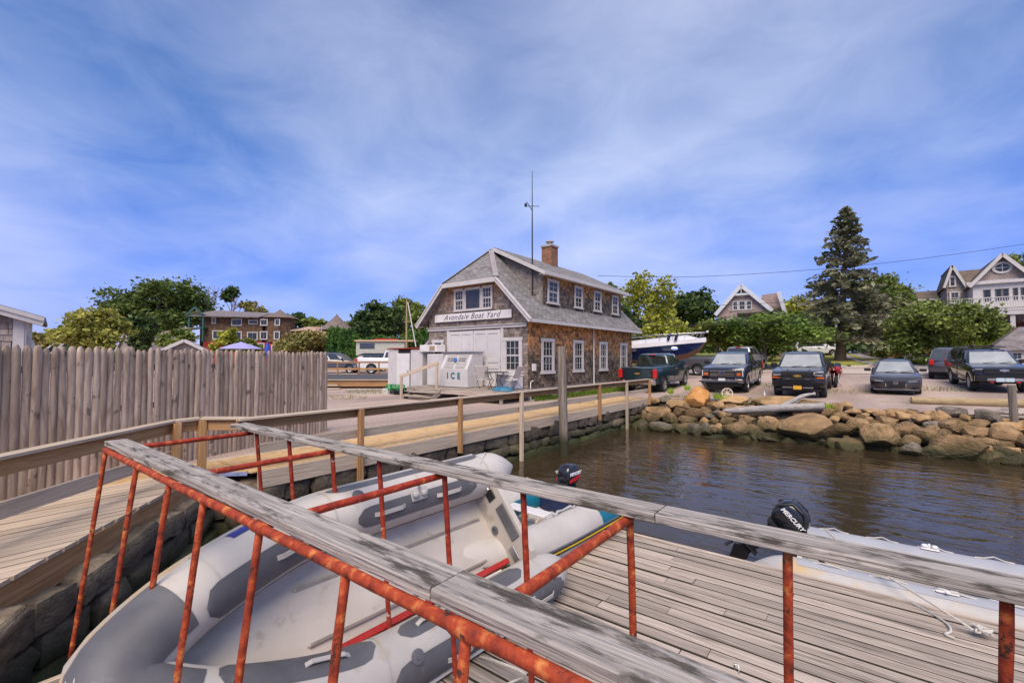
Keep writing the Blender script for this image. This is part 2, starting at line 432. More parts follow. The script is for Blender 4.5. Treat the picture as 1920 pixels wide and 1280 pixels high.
# ================================================================ palette
mat('white_trim', (.48, .455, .44), (.56, .53, .515), rough=.55, scale=3, bump=.03, patch=((.38, .34, .30), 3, .60, .12))
mat('glass', (.012, .016, .018), (.02, .025, .03), rough=.04, spec=.6)
mat('bark', (.10, .075, .055), (.17, .13, .10), rough=.9, scale=6, sc=(1, 1, .25), bump=.5)
mat('new_wood', (.27, .135, .05), (.46, .275, .13), (.33, .18, .075), rough=.75, scale=4, sc=(.22, 6, 6), bump=.3, bscale=8, rnd=.16, dist=1.4)
mat('pale_wood', (.35, .265, .19), (.55, .45, .345), (.42, .30, .19), rough=.8, scale=5, sc=(.25, 6, 6), bump=.4, bscale=8, rnd=.14, dist=1.0, rr=(.3, .62))
mat('grey_wood', (.23, .185, .148), (.46, .385, .32), (.36, .275, .20), rough=.85, scale=5, sc=(.28, 7, 7), bump=.6, bscale=9, rnd=.26, dist=.8, rr=(.3, .62), patch=((.13, .11, .09), 9, .53, .14, (.10, 1.5, 1.5)))
mat('picket_wood', (.27, .195, .145), (.47, .375, .30), (.37, .26, .175), rough=.85, scale=2.6, sc=(.5, 4, 4), bump=.5, bscale=6, rnd=.3, dist=1.5, patch=((.12, .09, .07), 3.5, .59, .07))
mat('board_wood', (.20, .178, .158), (.42, .378, .338), (.53, .485, .44), rough=.92, scale=6, sc=(.3, 7, 7), bump=.9, bscale=8, rnd=.05, patch=((.075, .065, .052), 12, .51, .10, (.30, 1.3, 1.3)), rr=(.3, .62), dist=.5)
mat('ply', (.46, .29, .13), (.58, .40, .21), rough=.85, scale=9, bump=.15, rnd=.08, patch=((.36, .25, .15), 1.2, .56, .12))
mat('piling_wood', (.14, .112, .088), (.29, .245, .205), rough=.9, scale=3, sc=(6, 6, .35), bump=.8, coord='World', zgrad=(-.2, -.6, (.035, .035, .015)))
mat('drift', (.20, .18, .17), (.46, .43, .41), rough=.9, scale=2.5, sc=(.4, 9, 9), bump=.8, dist=1.0)
mat('pole_wood', (.27, .20, .10), (.40, .31, .18), rough=.85, scale=2.5, sc=(.4, 7, 7), bump=.4)
mat('rust', (.15, .018, .008), (.36, .050, .014), (.56, .21, .06), rough=.78, scale=15, rr=(.34, .54), bump=.9, bscale=55, coord='World', bdist=.006, patch=((.055, .02, .012), 17, .595, .05), detail=10)
mat('rust_deep', (.17, .015, .008), (.34, .034, .011), (.48, .14, .04), rough=.68, scale=17, rr=(.36, .57), bump=.7, bscale=55, coord='World', bdist=.005, patch=((.60, .47, .36), 12, .64, .03), detail=10)
mat('red_paint', (.33, .012, .008), (.42, .03, .02), rough=.45, scale=18, bump=.3, patch=((.5, .35, .3), 26, .66, .04))
mat('stone', (.085, .066, .046), (.19, .15, .105), (.27, .205, .13), rough=.85, scale=2.2, bump=.8, bscale=7, rnd=.4, zgrad=(-.45, -.85, (.045, .05, .016)))
mat('mortar_dark', (.02, .018, .014), (.035, .03, .024), rough=.95, scale=4, coord='World')
mat('boulder', (.17, .105, .05), (.36, .23, .115), (.48, .35, .20), rough=.9, scale=1.1, bump=1.0, bscale=5, rnd=.34, bdist=.09, detail=9, patch=((.10, .10, .022), 1.3, .57, .09), zgrad=(-.35, -.8, (.05, .045, .018)))
mat('boulder_tan', (.36, .215, .095), (.50, .33, .165), (.60, .45, .28), rough=.9, scale=1.3, bump=.9, bscale=5, rnd=.22, bdist=.08, detail=9, patch=((.20, .13, .07), 2.0, .60, .1), zgrad=(-.6, -.95, (.06, .055, .022)))
mat('boulder_orange', (.42, .19, .055), (.58, .30, .10), (.62, .44, .25), rough=.85, scale=1.7, bump=.5, bscale=6, rnd=.06, bdist=.05)
mat('boulder_grey', (.13, .11, .085), (.30, .255, .20), (.40, .32, .20), rough=.9, scale=1.6, bump=1.0, bscale=5, rnd=.3, bdist=.08, detail=9, zgrad=(-.5, -.9, (.05, .045, .02)))
mat('earth', (.035, .026, .018), (.08, .06, .04), rough=.95, scale=3, bump=.8, coord='World')
mat('black_plastic', (.012, .012, .014), (.02, .02, .022), rough=.4, scale=5)
mat('rubber', (.015, .015, .016), (.03, .03, .03), rough=.85, scale=20, bump=.2)
mat('chrome', (.62, .62, .64), (.72, .72, .74), rough=.18, metal=1.0, scale=3)
mat('steel', (.35, .35, .36), (.45, .45, .46), rough=.35, metal=.9, scale=8)
mat('plank_edge_shade', (.035, .03, .023), (.07, .06, .048), rough=.95, scale=8)  # near-black sides: gap shade painted in along with edge weathering
mat('rope', (.50, .46, .40), (.62, .58, .52), rough=.9, scale=60, bump=.5)

# ================================================================ ground, water
def ground_material():
    m = mat('gravel', (.30, .215, .17), (.52, .405, .345), (.62, .52, .47), rough=.95, scale=20, coord='World', bump=.9, bscale=24, rr=(.34, .58), detail=9, bdist=.05, patch=((.25, .225, .06), .33, .60, .09))
    t = m.node_tree; nd = t.nodes; b = nd['Principled BSDF']; src = b.inputs['Base Color'].links[0].from_socket     # worn wheel tracks and damp patches
    ge = nd.new('ShaderNodeNewGeometry'); mp = nd.new('ShaderNodeMapping'); mp.inputs['Scale'].default_value = (1.0, .22, 1); t.links.new(ge.outputs['Position'], mp.inputs[0])
    no = nd.new('ShaderNodeTexNoise'); no.inputs['Scale'].default_value = .55; no.inputs['Detail'].default_value = 6; t.links.new(mp.outputs[0], no.inputs['Vector'])
    mr = nd.new('ShaderNodeMapRange'); mr.inputs[1].default_value = .35; mr.inputs[2].default_value = .65; mr.inputs[3].default_value = .68; mr.inputs[4].default_value = 1.1; t.links.new(no.outputs[0], mr.inputs[0])
    hs = nd.new('ShaderNodeHueSaturation'); t.links.new(mr.outputs[0], hs.inputs['Value']); t.links.new(src, hs.inputs['Color']); t.links.new(hs.outputs[0], b.inputs['Base Color'])
    return m
g = MB()
flat = [(200, 19.6), (200, 24), (-300, 24), (-300, -80), (-3.1, -80), (-3.1, -1.65), (-5.4, .27), (-8.28, 2.68), (-7.62, 3.25), (-7.62, 19.6)]
g.quad(*[(x, y, 0) for x, y in flat])
xs = [-300, -150, -80, -50, -35, -25, -18, -12, -8, -5, -2, 0, 2, 4, 6, 8, 10, 12, 16, 25, 45, 90, 200]
ys = [24, 27, 30, 33, 36, 40, 44, 46, 48, 50, 52, 56, 62, 70, 85, 110, 160, 260, 420]
g.add([(x, y, hill(x, min(y, 75))) for y in ys for x in xs], [(j * len(xs) + i, j * len(xs) + i + 1, (j + 1) * len(xs) + i + 1, (j + 1) * len(xs) + i) for j in range(len(ys) - 1) for i in range(len(xs) - 1)])
o = g.build('ground', ground_material()); o['kind'] = 'structure'; o['label'] = 'pinkish gravel yard with thin tufts of grass'
b = MB(); b.quad((-12, -80, -2.2), (200, -80, -2.2), (200, 21, -2.2), (-12, 21, -2.2)); b.build('basin_bed', MATS['earth'], kind='structure')
# lawn and road beyond the yard, laid as sheets on the slope
mat('lawn', (.17, .21, .028), (.37, .34, .07), (.44, .34, .09), rough=.95, scale=.35, sc=(1, 3, 1), coord='World', bump=.6, bscale=9, bdist=.06)
mat('road', (.42, .34, .30), (.52, .43, .39), rough=.95, scale=8, coord='World', bump=.3)
mat('drive', (.24, .22, .21), (.36, .33, .31), rough=.95, scale=9, coord='World', bump=.4)
def sheet(name, m, poly, dz, kind='structure', step=2.0):
    ymin = min(p[1] for p in poly); ymax = max(p[1] for p in poly); bm = bmesh.new()
    bm.faces.new([bm.verts.new((x, y, 0)) for x, y in poly])
    yy = math.floor(ymin)
    cuts = sorted(set([24, 44, 46, 48, 50, 52, 56, 62, 70] + list(range(int(yy), int(ymax) + 1, 2))))
    for c in cuts:
        bmesh.ops.bisect_plane(bm, geom=bm.verts[:] + bm.edges[:] + bm.faces[:], plane_co=(0, c, 0), plane_no=(0, 1, 0))
    for c in (0, 2, 4, 6, 8, 10, 12):
        bmesh.ops.bisect_plane(bm, geom=bm.verts[:] + bm.edges[:] + bm.faces[:], plane_co=(c, 0, 0), plane_no=(1, 0, 0))
    for v in bm.verts: v.co.z = hill(v.co.x, min(v.co.y, 75)) + dz
    me = bpy.data.meshes.new(name); bm.to_mesh(me); bm.free()
    return link(name, me, m, kind=kind)
road_y = 42.0
sheet('road', MATS['road'], [(-40, 38.2), (60, 38.2), (60, 43.2), (-40, 43.2)], .03)
sheet('lawn', MATS['lawn'], [(-40, 44.6), (-2.0, 44.6), (.3, 45.6), (.6, 47.5), (-.5, 52), (-1.6, 60), (-3, 75), (-40, 75)], .06)
sheet('driveway', MATS['drive'], [(1.0, 43.2), (4.5, 43.2), (3.7, 46), (2.0, 52), (.8, 60), (-.7, 75), (-2.9, 75), (-1.5, 60), (-.4, 52), (.65, 47.5)], .05)
sheet('verge', MATS['lawn'], [(2.6, 45.2), (3.0, 46), (1.2, 52), (-.1, 60), (-1.6, 75), (-2.1, 75), (-.7, 60), (.5, 52), (1.8, 47.4)], .065)
sheet('garden_bank', mat('mulch', (.10, .045, .025), (.16, .09, .05), rough=.95, scale=5, coord='World', bump=.8), [(4.6, 43.6), (60, 43.6), (60, 75), (-.5, 75), (.95, 60), (2.2, 52), (3.9, 46)], .055)
kb = MB()
for pts in ([(-14, 44.55), (-2.0, 44.55), (.3, 45.55), (.66, 47.5), (-.4, 52), (-1.5, 60)], [(4.55, 43.4), (3.8, 46), (2.1, 52), (.9, 60)]):
    for a, c in zip(pts, pts[1:]):
        n = max(1, int(math.dist(a, c) / 2))
        for i in range(n):
            p = [a[0] + (c[0] - a[0]) * i / n, a[1] + (c[1] - a[1]) * i / n]; q = [a[0] + (c[0] - a[0]) * (i + .97) / n, a[1] + (c[1] - a[1]) * (i + .97) / n]
            kb.bar((*p, hill(*p) + .07), (*q, hill(*q) + .07), .14, .16)
kb.build('kerb', mat('kerbstone', (.45, .40, .34), (.58, .53, .47), rough=.9, scale=6), kind='structure')

wm = bpy.data.materials.new('water'); wm.use_nodes = True
t = wm.node_tree; nd = t.nodes; L = t.links.new; pb = nd['Principled BSDF']
pb.inputs['Base Color'].default_value = (.040, .028, .015, 1); pb.inputs['Specular Tint'].default_value = (1.0, .88, .72, 1); pb.inputs['Roughness'].default_value = .03; pb.inputs['IOR'].default_value = 1.33
pb.inputs['Specular IOR Level'].default_value = .5
ge = nd.new('ShaderNodeNewGeometry'); bn = []
for sc, rot, s in (((.55, 1.5, 1), -37, 1.35), ((1.6, 3.6, 1), -20, 1.1), ((.25, .5, 1), -50, .8)):
    mp_ = nd.new('ShaderNodeMapping'); mp_.inputs['Scale'].default_value = sc; mp_.inputs['Rotation'].default_value = (0, 0, rad(rot)); L(ge.outputs['Position'], mp_.inputs[0])
    no = nd.new('ShaderNodeTexNoise'); no.inputs['Scale'].default_value = s; no.inputs['Detail'].default_value = 2.5; no.inputs['Distortion'].default_value = .7; L(mp_.outputs[0], no.inputs['Vector']); bn.append(no)
a1 = nd.new('ShaderNodeMath'); a1.operation = 'MULTIPLY_ADD'; a1.inputs[1].default_value = .4; L(bn[1].outputs[0], a1.inputs[0]); L(bn[0].outputs[0], a1.inputs[2])
a2 = nd.new('ShaderNodeMath'); a2.operation = 'MULTIPLY_ADD'; a2.inputs[1].default_value = .8; L(bn[2].outputs[0], a2.inputs[0]); L(a1.outputs[0], a2.inputs[2])
bp = nd.new('ShaderNodeBump'); bp.inputs['Strength'].default_value = .30; bp.inputs['Distance'].default_value = .1; L(a2.outputs[0], bp.inputs['Height']); L(bp.outputs[0], pb.inputs['Normal'])
WZ = -1.0
b = MB(); b.quad((-11, -80, WZ), (200, -80, WZ), (200, 20.5, WZ), (-11, 20.5, WZ)); b.build('water', wm, kind='structure')

# ================================================================ stone shapes
def rock_mesh(name, seed, cuts=17, sub=3, lump=.18):
    bm = bmesh.new(); bmesh.ops.create_icosphere(bm, subdivisions=sub, radius=1.0); rs = random.Random(seed)
    pl = []
    for i in range(cuts):
        n = Vector((rs.gauss(0, 1), rs.gauss(0, 1), rs.gauss(0, 1))).normalized(); pl.append((n, rs.uniform(.52, .80)))
    from mathutils import noise
    off = Vector((seed * 3.1, seed * 1.7, seed * .9))
    for v in bm.verts:
        p = v.co * (1 + lump * noise.noise(v.co * 1.3 + off))
        for n, d in pl:
            k = p.dot(n) - d
            if k > 0: p -= n * k * .88
        v.co = p * (1 + .05 * noise.noise(p * 4 + off))
    mx = max(v.co.length for v in bm.verts)
    ext = [max(abs(v.co[i]) for v in bm.verts) for i in range(3)]
    for v in bm.verts: v.co = Vector([v.co[i] / ext[i] for i in range(3)])
    me = bpy.data.meshes.new(name); bm.to_mesh(me); bm.free(); me.shade_smooth(); me.set_sharp_from_angle(angle=rad(24)); return me
ROCKS = [rock_mesh('rock', s) for s in range(12)]
def brick_stone(seed):      # squarish wall stone
    bm = bmesh.new(); bmesh.ops.create_cube(bm, size=2); bmesh.ops.subdivide_edges(bm, edges=bm.edges[:], cuts=2, use_grid_fill=True); rs = random.Random(seed)
    from mathutils import noise
    for v in bm.verts:
        p = v.co.copy(); q = Vector([math.copysign(abs(c) ** 1.0, c) for c in p]); l = (abs(p.x) ** 5 + abs(p.y) ** 5 + abs(p.z) ** 5) ** .2
        v.co = q / l * (1.03 + .24 * noise.noise(p * 1.1 + Vector((seed * 5, 0, 0))) + .1 * noise.noise(p * 3 + Vector((seed * 5, 2, 0))))
    me = bpy.data.meshes.new('stone'); bm.to_mesh(me); bm.free(); me.shade_smooth(); me.set_sharp_from_angle(angle=rad(45)); me.materials.append(MATS['stone']); return me
WSTONES = [brick_stone(s) for s in range(8)]

# ================================================================ seawall of fitted stones
sw = thing('seawall', 'dark mossy fieldstone seawall under the boardwalk', 'seawall', (-7.6, 11, -1.1))
def wall_run(p0, p1, inward, z0, z1, seed):
    rs = random.Random(seed); p0, p1 = Vector((*p0, 0)), Vector((*p1, 0)); e = (p1 - p0); Ln = e.length; e.normalize(); n = Vector((*inward, 0)).normalized()
    back = MB(); c = (p0 + p1) / 2 + n * .32; back.bar(p0 + n * .32 + Vector((0, 0, (z0 + z1) / 2 - .35)), p1 + n * .32 + Vector((0, 0, (z0 + z1) / 2 - .35)), .34, z1 - z0 + .7 - .02, UP); back.build('backing', MATS['mortar_dark'], sw)
    z = z0
    while z < z1 - .05:
        h = rs.uniform(.26, .46); h = min(h, z1 - z + .04); s = -rs.random() * .3
        while s < Ln:
            wd = rs.uniform(.34, .95); hh = h * rs.uniform(.85, 1.12)
            c = p0 + e * min(Ln, max(0, s + wd / 2)) + n * rs.uniform(.05, .14) + Vector((0, 0, z + h / 2))
            M = frame3(c, e, UP) @ Matrix.Rotation(rs.uniform(-.12, .12), 4, 'Y') @ Matrix.Diagonal((wd * .5, .22, hh * .5, 1))
            link('stone', rs.choice(WSTONES), None, sw, mtx=M); s += wd
        z += h
wall_run((-7.5, 19.5), (-7.5, 3.3), (-1, 0), -1.15, -.12, 3)
wall_run((-8.05, 2.82), (-5.2, .42), (-.642, -.767), -1.15, -.2, 4)
wall_run((-5.2, .42), (-2.9, -1.5), (-.642, -.767), -1.15, -.2, 5)
wall_run((-7.55, 3.3), (-8.1, 2.78), (-.6, .6), -1.15, -.2, 6)

# ================================================================ boulder embankment
emb = thing('rock_embankment', 'bank of tumbled tan and mossy boulders along the far water edge', 'embankment', (0, 18.4, -1))
s = MB(); s.add([(-7.6, 19.75, .012), (40, 20.2, .012), (40, 17.35, -1.6), (-7.6, 17.35, -1.6), (-7.6, 19.75, -1.8), (40, 20.2, -1.8)], [(0, 1, 2, 3), (1, 0, 4, 5)]); s.build('earth_slope', MATS['earth'], emb)
def slope_pt(px, py):
    d = ray(px, py); k = .40            # z = -1 + k (y - 17.2)
    t_ = (-1 - k * 17.2 - CAMH) / (d.z - k * d.y); p = EYE + d * t_
    if p.z > .03: p = G(px, py, .03)
    return p
RA = """565,130,130,105,o 370,195,120,60,t 245,150,55,35,g 150,170,50,35,b 170,265,130,70,b 300,355,85,75,b 210,440,115,60,g 470,360,100,55,b 545,295,95,60,b 540,460,78,62,g 660,455,62,70,g
950,460,128,92,b 770,215,70,45,t 930,158,170,42,t 890,225,85,38,b 1000,240,60,26,t 1060,220,42,28,b 1130,235,42,25,t 1210,232,48,25,t 1320,168,200,52,b 1295,420,132,98,b 1110,470,85,65,b 1670,440,258,152,b
740,362,52,30,b 640,362,48,30,t 740,470,34,38,t 780,425,44,36,t 880,360,85,42,b 820,310,62,40,b 690,322,44,26,g 760,285,44,30,g 1040,368,80,40,b 1085,350,64,30,b 1600,220,72,24,t 1700,192,130,40,b 1805,205,62,32,b
690,555,132,30,g 790,522,84,28,g 1290,556,82,30,g 390,270,70,50,b 110,340,80,60,b 40,330,60,70,b 450,225,60,40,b 640,265,70,40,b 1440,240,80,40,b 1880,270,60,40,t 600,410,50,35,b 880,300,50,28,b 20,420,60,60,g"""
RB = """30,130,52,58,b 140,102,72,36,t 220,166,86,30,t 85,202,66,34,t 20,242,56,34,t 410,166,92,28,t 360,246,52,28,b 480,190,56,34,t 590,196,52,40,t 660,160,112,26,t 720,216,92,45,t 800,186,52,24,t 895,226,96,52,t 1080,216,86,56,t
1210,172,116,62,g 1550,212,112,88,g 260,300,98,62,b 550,258,102,44,b 420,276,62,30,b 580,302,68,40,b 480,420,205,132,b 760,345,142,75,b 780,470,102,65,b 950,410,132,98,b 1050,306,92,50,g 1205,322,106,82,b
1220,246,62,30,b 1330,228,48,42,t 1410,216,52,34,b 1455,286,118,40,b 1445,366,138,70,b 1720,402,138,98,b 1790,322,122,58,t 1720,248,62,24,t 1270,512,248,122,b 1540,466,152,46,b 1570,560,88,54,t 1700,502,92,48,b 1795,558,82,54,t
860,546,52,30,g 1900,470,60,75,b 1930,330,60,75,t 120,330,110,50,b 640,380,60,50,b 1120,390,60,50,b 1350,440,60,50,b 1010,350,60,45,b 330,200,40,22,t 960,180,60,25,t 1640,210,50,26,t 160,235,60,30,b 300,215,60,26,b"""
BMAT = {'o': 'boulder_orange', 't': 'boulder_tan', 'g': 'boulder_grey', 'b': 'boulder'}
RC = {}
def rock_variant(i, mk):
    if (i, mk) not in RC:
        me = ROCKS[i].copy(); me.materials.append(MATS[BMAT[mk]]); RC[(i, mk)] = me
    return RC[(i, mk)]
SPECIAL = {('A', 0): 'rounded orange boulder sitting highest beside the boardwalk end', ('A', 1): 'flat topped orange boulder next to the end of the boardwalk rail',
           ('A', 22): 'largest brown boulder with green weed at the waterline', ('A', 20): 'squarish brown boulder below the driftwood log', ('A', 19): 'long low brown boulder behind the driftwood log',
           ('B', 20): 'big square boulder with mossy face below the sedan', ('B', 34): 'big slanted mossy boulder at the water right of centre', ('B', 14): 'dark angular boulder perched on the gravel edge', ('B', 15): 'dark faced tan boulder tilted beside the short post'}
ri = 0
for key, ox, oy, data in (('A', 1200, 720, RA), ('B', 1560, 740, RB)):
    for i, e in enumerate(data.split()):
        a = e.split(','); cx, cy, hw, hh = [float(q) / 5.333 for q in a[:4]]; px, py = ox + cx, oy + cy
        pb_ = slope_pt(px, py + hh * .75); D = (pb_ - EYE).dot(FW); p = DD(px, py, D); rw, rh = hw / 853 * D * 1.04, hh / 853 * D * 1.12
        if py + hh / 1 > oy + 0: pass
        rd = (rw + rh) * .5; p = p + Vector((0, rd * .3, -rh * .08))
        rs = random.Random(ri * 13 + 5); ri += 1
        M = Matrix.Translation(p) @ Matrix.Rotation(TH + rs.uniform(-.15, .15), 4, 'Z') @ Matrix.Rotation(rs.uniform(-.1, .1), 4, 'Y') @ Matrix.Diagonal((rw, rd * 1.1, rh, 1)) @ Matrix.Rotation(rs.choice([0, math.pi]), 4, 'Z')
        me = rock_variant(rs.randrange(12), a[4])
        if (key, i) in SPECIAL:
            o = link('boulder', me, None, mtx=M); tag(o, SPECIAL[(key, i)], 'boulder')
        else: link('rock', me, None, emb, mtx=M)
rs = random.Random(99)
for i in range(110):        # small fill stones between the boulders
    x = rs.uniform(-7.2, 5.5); y = rs.uniform(17.3, 19.7); z = -1 + .40 * (y - 17.2); r_ = rs.uniform(.07, .2)
    M = Matrix.Translation((x, y + .25, z + .02)) @ Matrix.Rotation(rs.uniform(0, 6), 4, 'Z') @ Matrix.Diagonal((r_ * 1.3, r_, r_ * .75, 1))
    link('rock', rock_variant(rs.randrange(12), rs.choice('btbg')), None, emb, mtx=M)
for i in range(46):         # half drowned stones along the foot
    x = -7.0 + i * .29 + rs.uniform(-.1, .1); y = 17.45 + rs.uniform(-.15, .35) + .03 * max(0, x); r_ = rs.uniform(.22, .46)
    link('rock', rock_variant(rs.randrange(12), rs.choice('bbg')), None, emb, mtx=Matrix.Translation((x, y, -1.02 + rs.uniform(0, .12))) @ Matrix.Rotation(rs.uniform(0, 6), 4, 'Z') @ Matrix.Diagonal((r_ * 1.25, r_, r_ * .75, 1)))
for i in range(34):         # beyond the right edge of the frame the bank goes on
    x = rs.uniform(4.8, 12); y = rs.uniform(17.6, 20.0); z = -1 + .40 * (y - 17.4); r_ = rs.uniform(.25, .6)
    link('rock', rock_variant(rs.randrange(12), rs.choice('btbg')), None, emb, mtx=Matrix.Translation((x, y, z)) @ Matrix.Rotation(rs.uniform(0, 6), 4, 'Z') @ Matrix.Diagonal((r_ * 1.2, r_, r_ * .7, 1)))

# ================================================================ boardwalk along the quay
bw = thing('boardwalk', 'tan boardwalk with timber handrail along the seawall', 'boardwalk', (-8, 11, 0))
for k, y in enumerate(np.arange(3.1, 19.3, 2.44)):
    y1 = min(19.25, y + 2.43)
    q = MB(); q.cbox((-8.02, (y + y1) / 2, .012), (1.24, y1 - y - .012, .036), .006); q.build('deck_panel', MATS['ply'], bw)
q = MB(); q.bx(-8.84, -8.66, 3.0, 19.25, -.05, .022); q.build('edge_strip', MATS['pale_wood'], bw)
for a, c in ((3.2, 7.6), (7.61, 12.1), (12.11, 16.8), (16.81, 19.3)):
    beam('fascia', (-7.37, a, -.115), (-7.37, c, -.115), .045, .27, MATS['pale_wood'], bw)
    beam('top_rail', (-7.415, a - .3 if a < 4 else a, .74), (-7.415, c, .74), .04, .15, MATS['new_wood'], bw)
    beam('rail_cap', (-7.36, a - .3 if a < 4 else a, .835), (-7.36, c, .835), .15, .036, MATS['pale_wood'], bw)
    beam('mid_rail', (-7.415, a, .36), (-7.415, c, .36), .04, .145, MATS['pale_wood'], bw)
for y, zb in ((4.95, -.55), (7.55, -.4), (9.9, -1.6), (12.1, -.45), (14.5, -.4), (16.8, -1.6), (19.2, -.25)):
    beam('post', (-7.30, y, zb), (-7.30, y, .815), .095, .095, MATS['pale_wood'] if zb < -1 else MATS['new_wood'], bw, up=(1, 0, 0))
# landing that turns towards the pontoon
ld = thing('plank_landing', 'grey plank landing with a turning timber rail left of the red frame', 'landing', (-6.8, 1, 0))
def edge_y(x): return 2.83 - (x + 8.15) * .837
for x in np.arange(-8.02, -3.2, .146):
    j = R.uniform(-.01, .03); q = MB(); l_, r__ = x - .063, x + .063; zt_ = .038 + R.uniform(-.003, .003)
    q.slab([Vector((l_, edge_y(l_) - 1.75, zt_)), Vector((r__, edge_y(r__) - 1.75, zt_)), Vector((r__, edge_y(r__) + j, zt_)), Vector((l_, edge_y(l_) + j, zt_))], .036)
    T0 = Matrix.Translation((x, edge_y(x) - .85, 0)) @ Matrix.Rotation(math.pi / 2, 4, 'Z'); q.v = [tuple(T0.inverted() @ Vector(p)) for p in q.v]
    q.build('plank', MATS['pale_wood'], ld, mtx=T0)
beam('fascia', (-8.14, 2.80, -.13), (-3.2, 2.80 - 4.94 * .837, -.13), .045, .26, MATS['new_wood'], ld)
q = MB(); q.add([(-8.7, 3.1, .012), (-7.5, 3.1, .012), (-8.1, 2.55, .012), (-8.05, 1.1, .012), (-3.4, -2.9, .012), (-5.5, -3.2, .012), (-8.35, .35, .012), (-9.0, 2.2, .012)], [tuple(range(8))]); q.build('ply_sheet', MATS['ply'], ld)
rl = [Vector((-7.42, 3.05, 0)), Vector((-7.98, 2.62, 0)), Vector((-7.9, 2.22, 0)), Vector((-6.33, .47, 0)), Vector((-4.4, -1.7, 0))]
for a, c in zip(rl, rl[1:]):
    beam('top_rail', a + UP * .74, c + UP * .74, .04, .16, MATS['new_wood'], ld); beam('rail_cap', a + UP * .838, c + UP * .838, .15, .036, MATS['pale_wood'], ld)
    if (c - a).length > .8: beam('mid_rail', a + UP * .34, c + UP * .34 - UP * (.06 if (c - a).length > 2.4 else 0), .04, .16, MATS['pale_wood'], ld)
for p in (rl[1] + Vector((.08, .0, 0)), rl[2] + Vector((.1, .05, 0)), Vector((-5.3, -.62, 0))): beam('post', p + UP * -.4, p + UP * .815, .1, .1, MATS['new_wood'], ld, up=(1, 0, 0))

# ================================================================ stockade fence
fc = thing('stockade_fence', 'weathered stockade fence of round pointed pickets beside the boardwalk', 'fence', (-9.3, 3.3, 0))
def picket_mesh(seed):
    rs = random.Random(seed); mb = MB(); n = 9; rings = []
    for x, r_ in ((0, 1), (.45, .98), (.9, 1.0), (1.35, .97), (1.80, .98), (1.85, .86), (1.885, .60), (1.905, .3)):
        ox, oy = rs.uniform(-.005, .005), rs.uniform(-.004, .004); k = r_ * rs.uniform(.95, 1.03)
        rings.append([(x, .0495 * k * math.cos(2 * math.pi * j / n) + ox, .026 * k * math.sin(2 * math.pi * j / n) + oy) for j in range(n)])
    mb.loft(rings); me = mb.mesh('picket', 40); me.materials.append(MATS['picket_wood']); return me
PK = [picket_mesh(s) for s in range(7)]
f0, f1 = Vector((-7.2, -2.8, 0)), Vector((-10.24, 6.0, 0)); fd = (f1 - f0).normalized(); nP = int((f1 - f0).length / .0935)
for i in range(nP + 1):
    p = f0 + fd * (.0935 * i); M = frame3(p, (R.uniform(-.008, .008), R.uniform(-.008, .008), 1), fd.cross(UP)) @ Matrix.Diagonal((1 + R.uniform(-.014, .01), R.uniform(.93, 1.08), R.uniform(.9, 1.3), 1))
    link('picket', R.choice(PK), None, fc, mtx=M)
nb = Vector((fd.y, -fd.x, 0)) * -.06
for z in (.35, 1.0, 1.6): beam('back_rail', f0 + nb + UP * z, f1 + nb + UP * z, .05, .09, MATS['picket_wood'], fc)
for k in (0, .33, .66, 1): beam('post', f0.lerp(f1, k) + nb * 2, f0.lerp(f1, k) + nb * 2 + UP * 1.75, .1, .1, MATS['picket_wood'], fc, up=(1, 0, 0))

# ================================================================ floating dock
DZ = -.65
dk = thing('floating_dock', 'weathered grey plank floating dock in the foreground', 'dock', (0, 3, DZ))
rs = random.Random(21); y = 5.88; row = 0
while y > -1.2:
    x = -4.78; first = True
    while x < 9.0:
        Ln = rs.uniform(2.6, 4.3); x1 = min(9.0, x + Ln)
        if x1 > 8.3: x1 = 9.0
        if x1 - x > .3:
            dz = rs.uniform(-.004, .006)
            plank('plank', (x + .004, y, DZ - .018 + dz), (x1 - .004, y + rs.uniform(-.003, .003), DZ - .018 + dz + rs.uniform(-.004, .004)), .124, .036, MATS['grey_wood'], MATS['plank_edge_shade'], dk)
        x = x1
    y -= .1462; row += 1
beam('edge_board', (-4.78, 5.985, DZ - .06), (9, 5.985, DZ - .06), .05, .16, MATS['grey_wood'], dk)
beam('edge_board', (-4.83, -1.2, DZ - .06), (-4.83, 5.96, DZ - .06), .05, .16, MATS['pale_wood'], dk)
q = MB(); q.bx(-4.72, 9, -1.1, 5.9, -1.25, DZ - .045); q.build('float', MATS['black_plastic'], dk)

# ================================================================ rusted frame of an upturned gangway
gw = thing('gangway_frame', 'rusty red pipe frame with two weathered grey boards standing on the dock', 'gangway', (-2, 1.5, DZ))
def pipe(name, p0, p1, r_, m='rust', parent=gw):
    q = MB(); p0, p1 = Vector(p0), Vector(p1); k = max(2, int((p1 - p0).length / .12)); pts = [p0.lerp(p1, i / k) + Vector((R.uniform(-.0012, .0012), R.uniform(-.0012, .0012), R.uniform(-.0012, .0012))) for i in range(k + 1)]
    q.tube(pts, [r_ * R.uniform(.97, 1.04) for _ in pts], 12); return q.build(name, MATS[m], parent, smooth=180)
YN, YF, ZT = .950, 2.09, .991
def split_board(x0, x1, yc, parts):
    for a, c in zip(parts, parts[1:]): beam('runner_board', (a + .003, yc + R.uniform(-.003, .003), 1.035), (c - .003, yc, 1.035 + R.uniform(-.002, .002)), .152, .042, MATS['board_wood'], gw)
split_board(-5.05, 2.2, 1.035, (-5.05, -1.05, 2.2))
split_board(-5.3, 3.0, 2.09, (-5.3, -.75, 3.0))
pipe('top_pipe', (-4.97, YN, ZT), (2.2, YN, ZT), .0215); pipe('top_pipe', (-5.2, YF + .05, ZT + .012), (3.0, YF + .05, ZT + .012), .018, 'rust_deep')
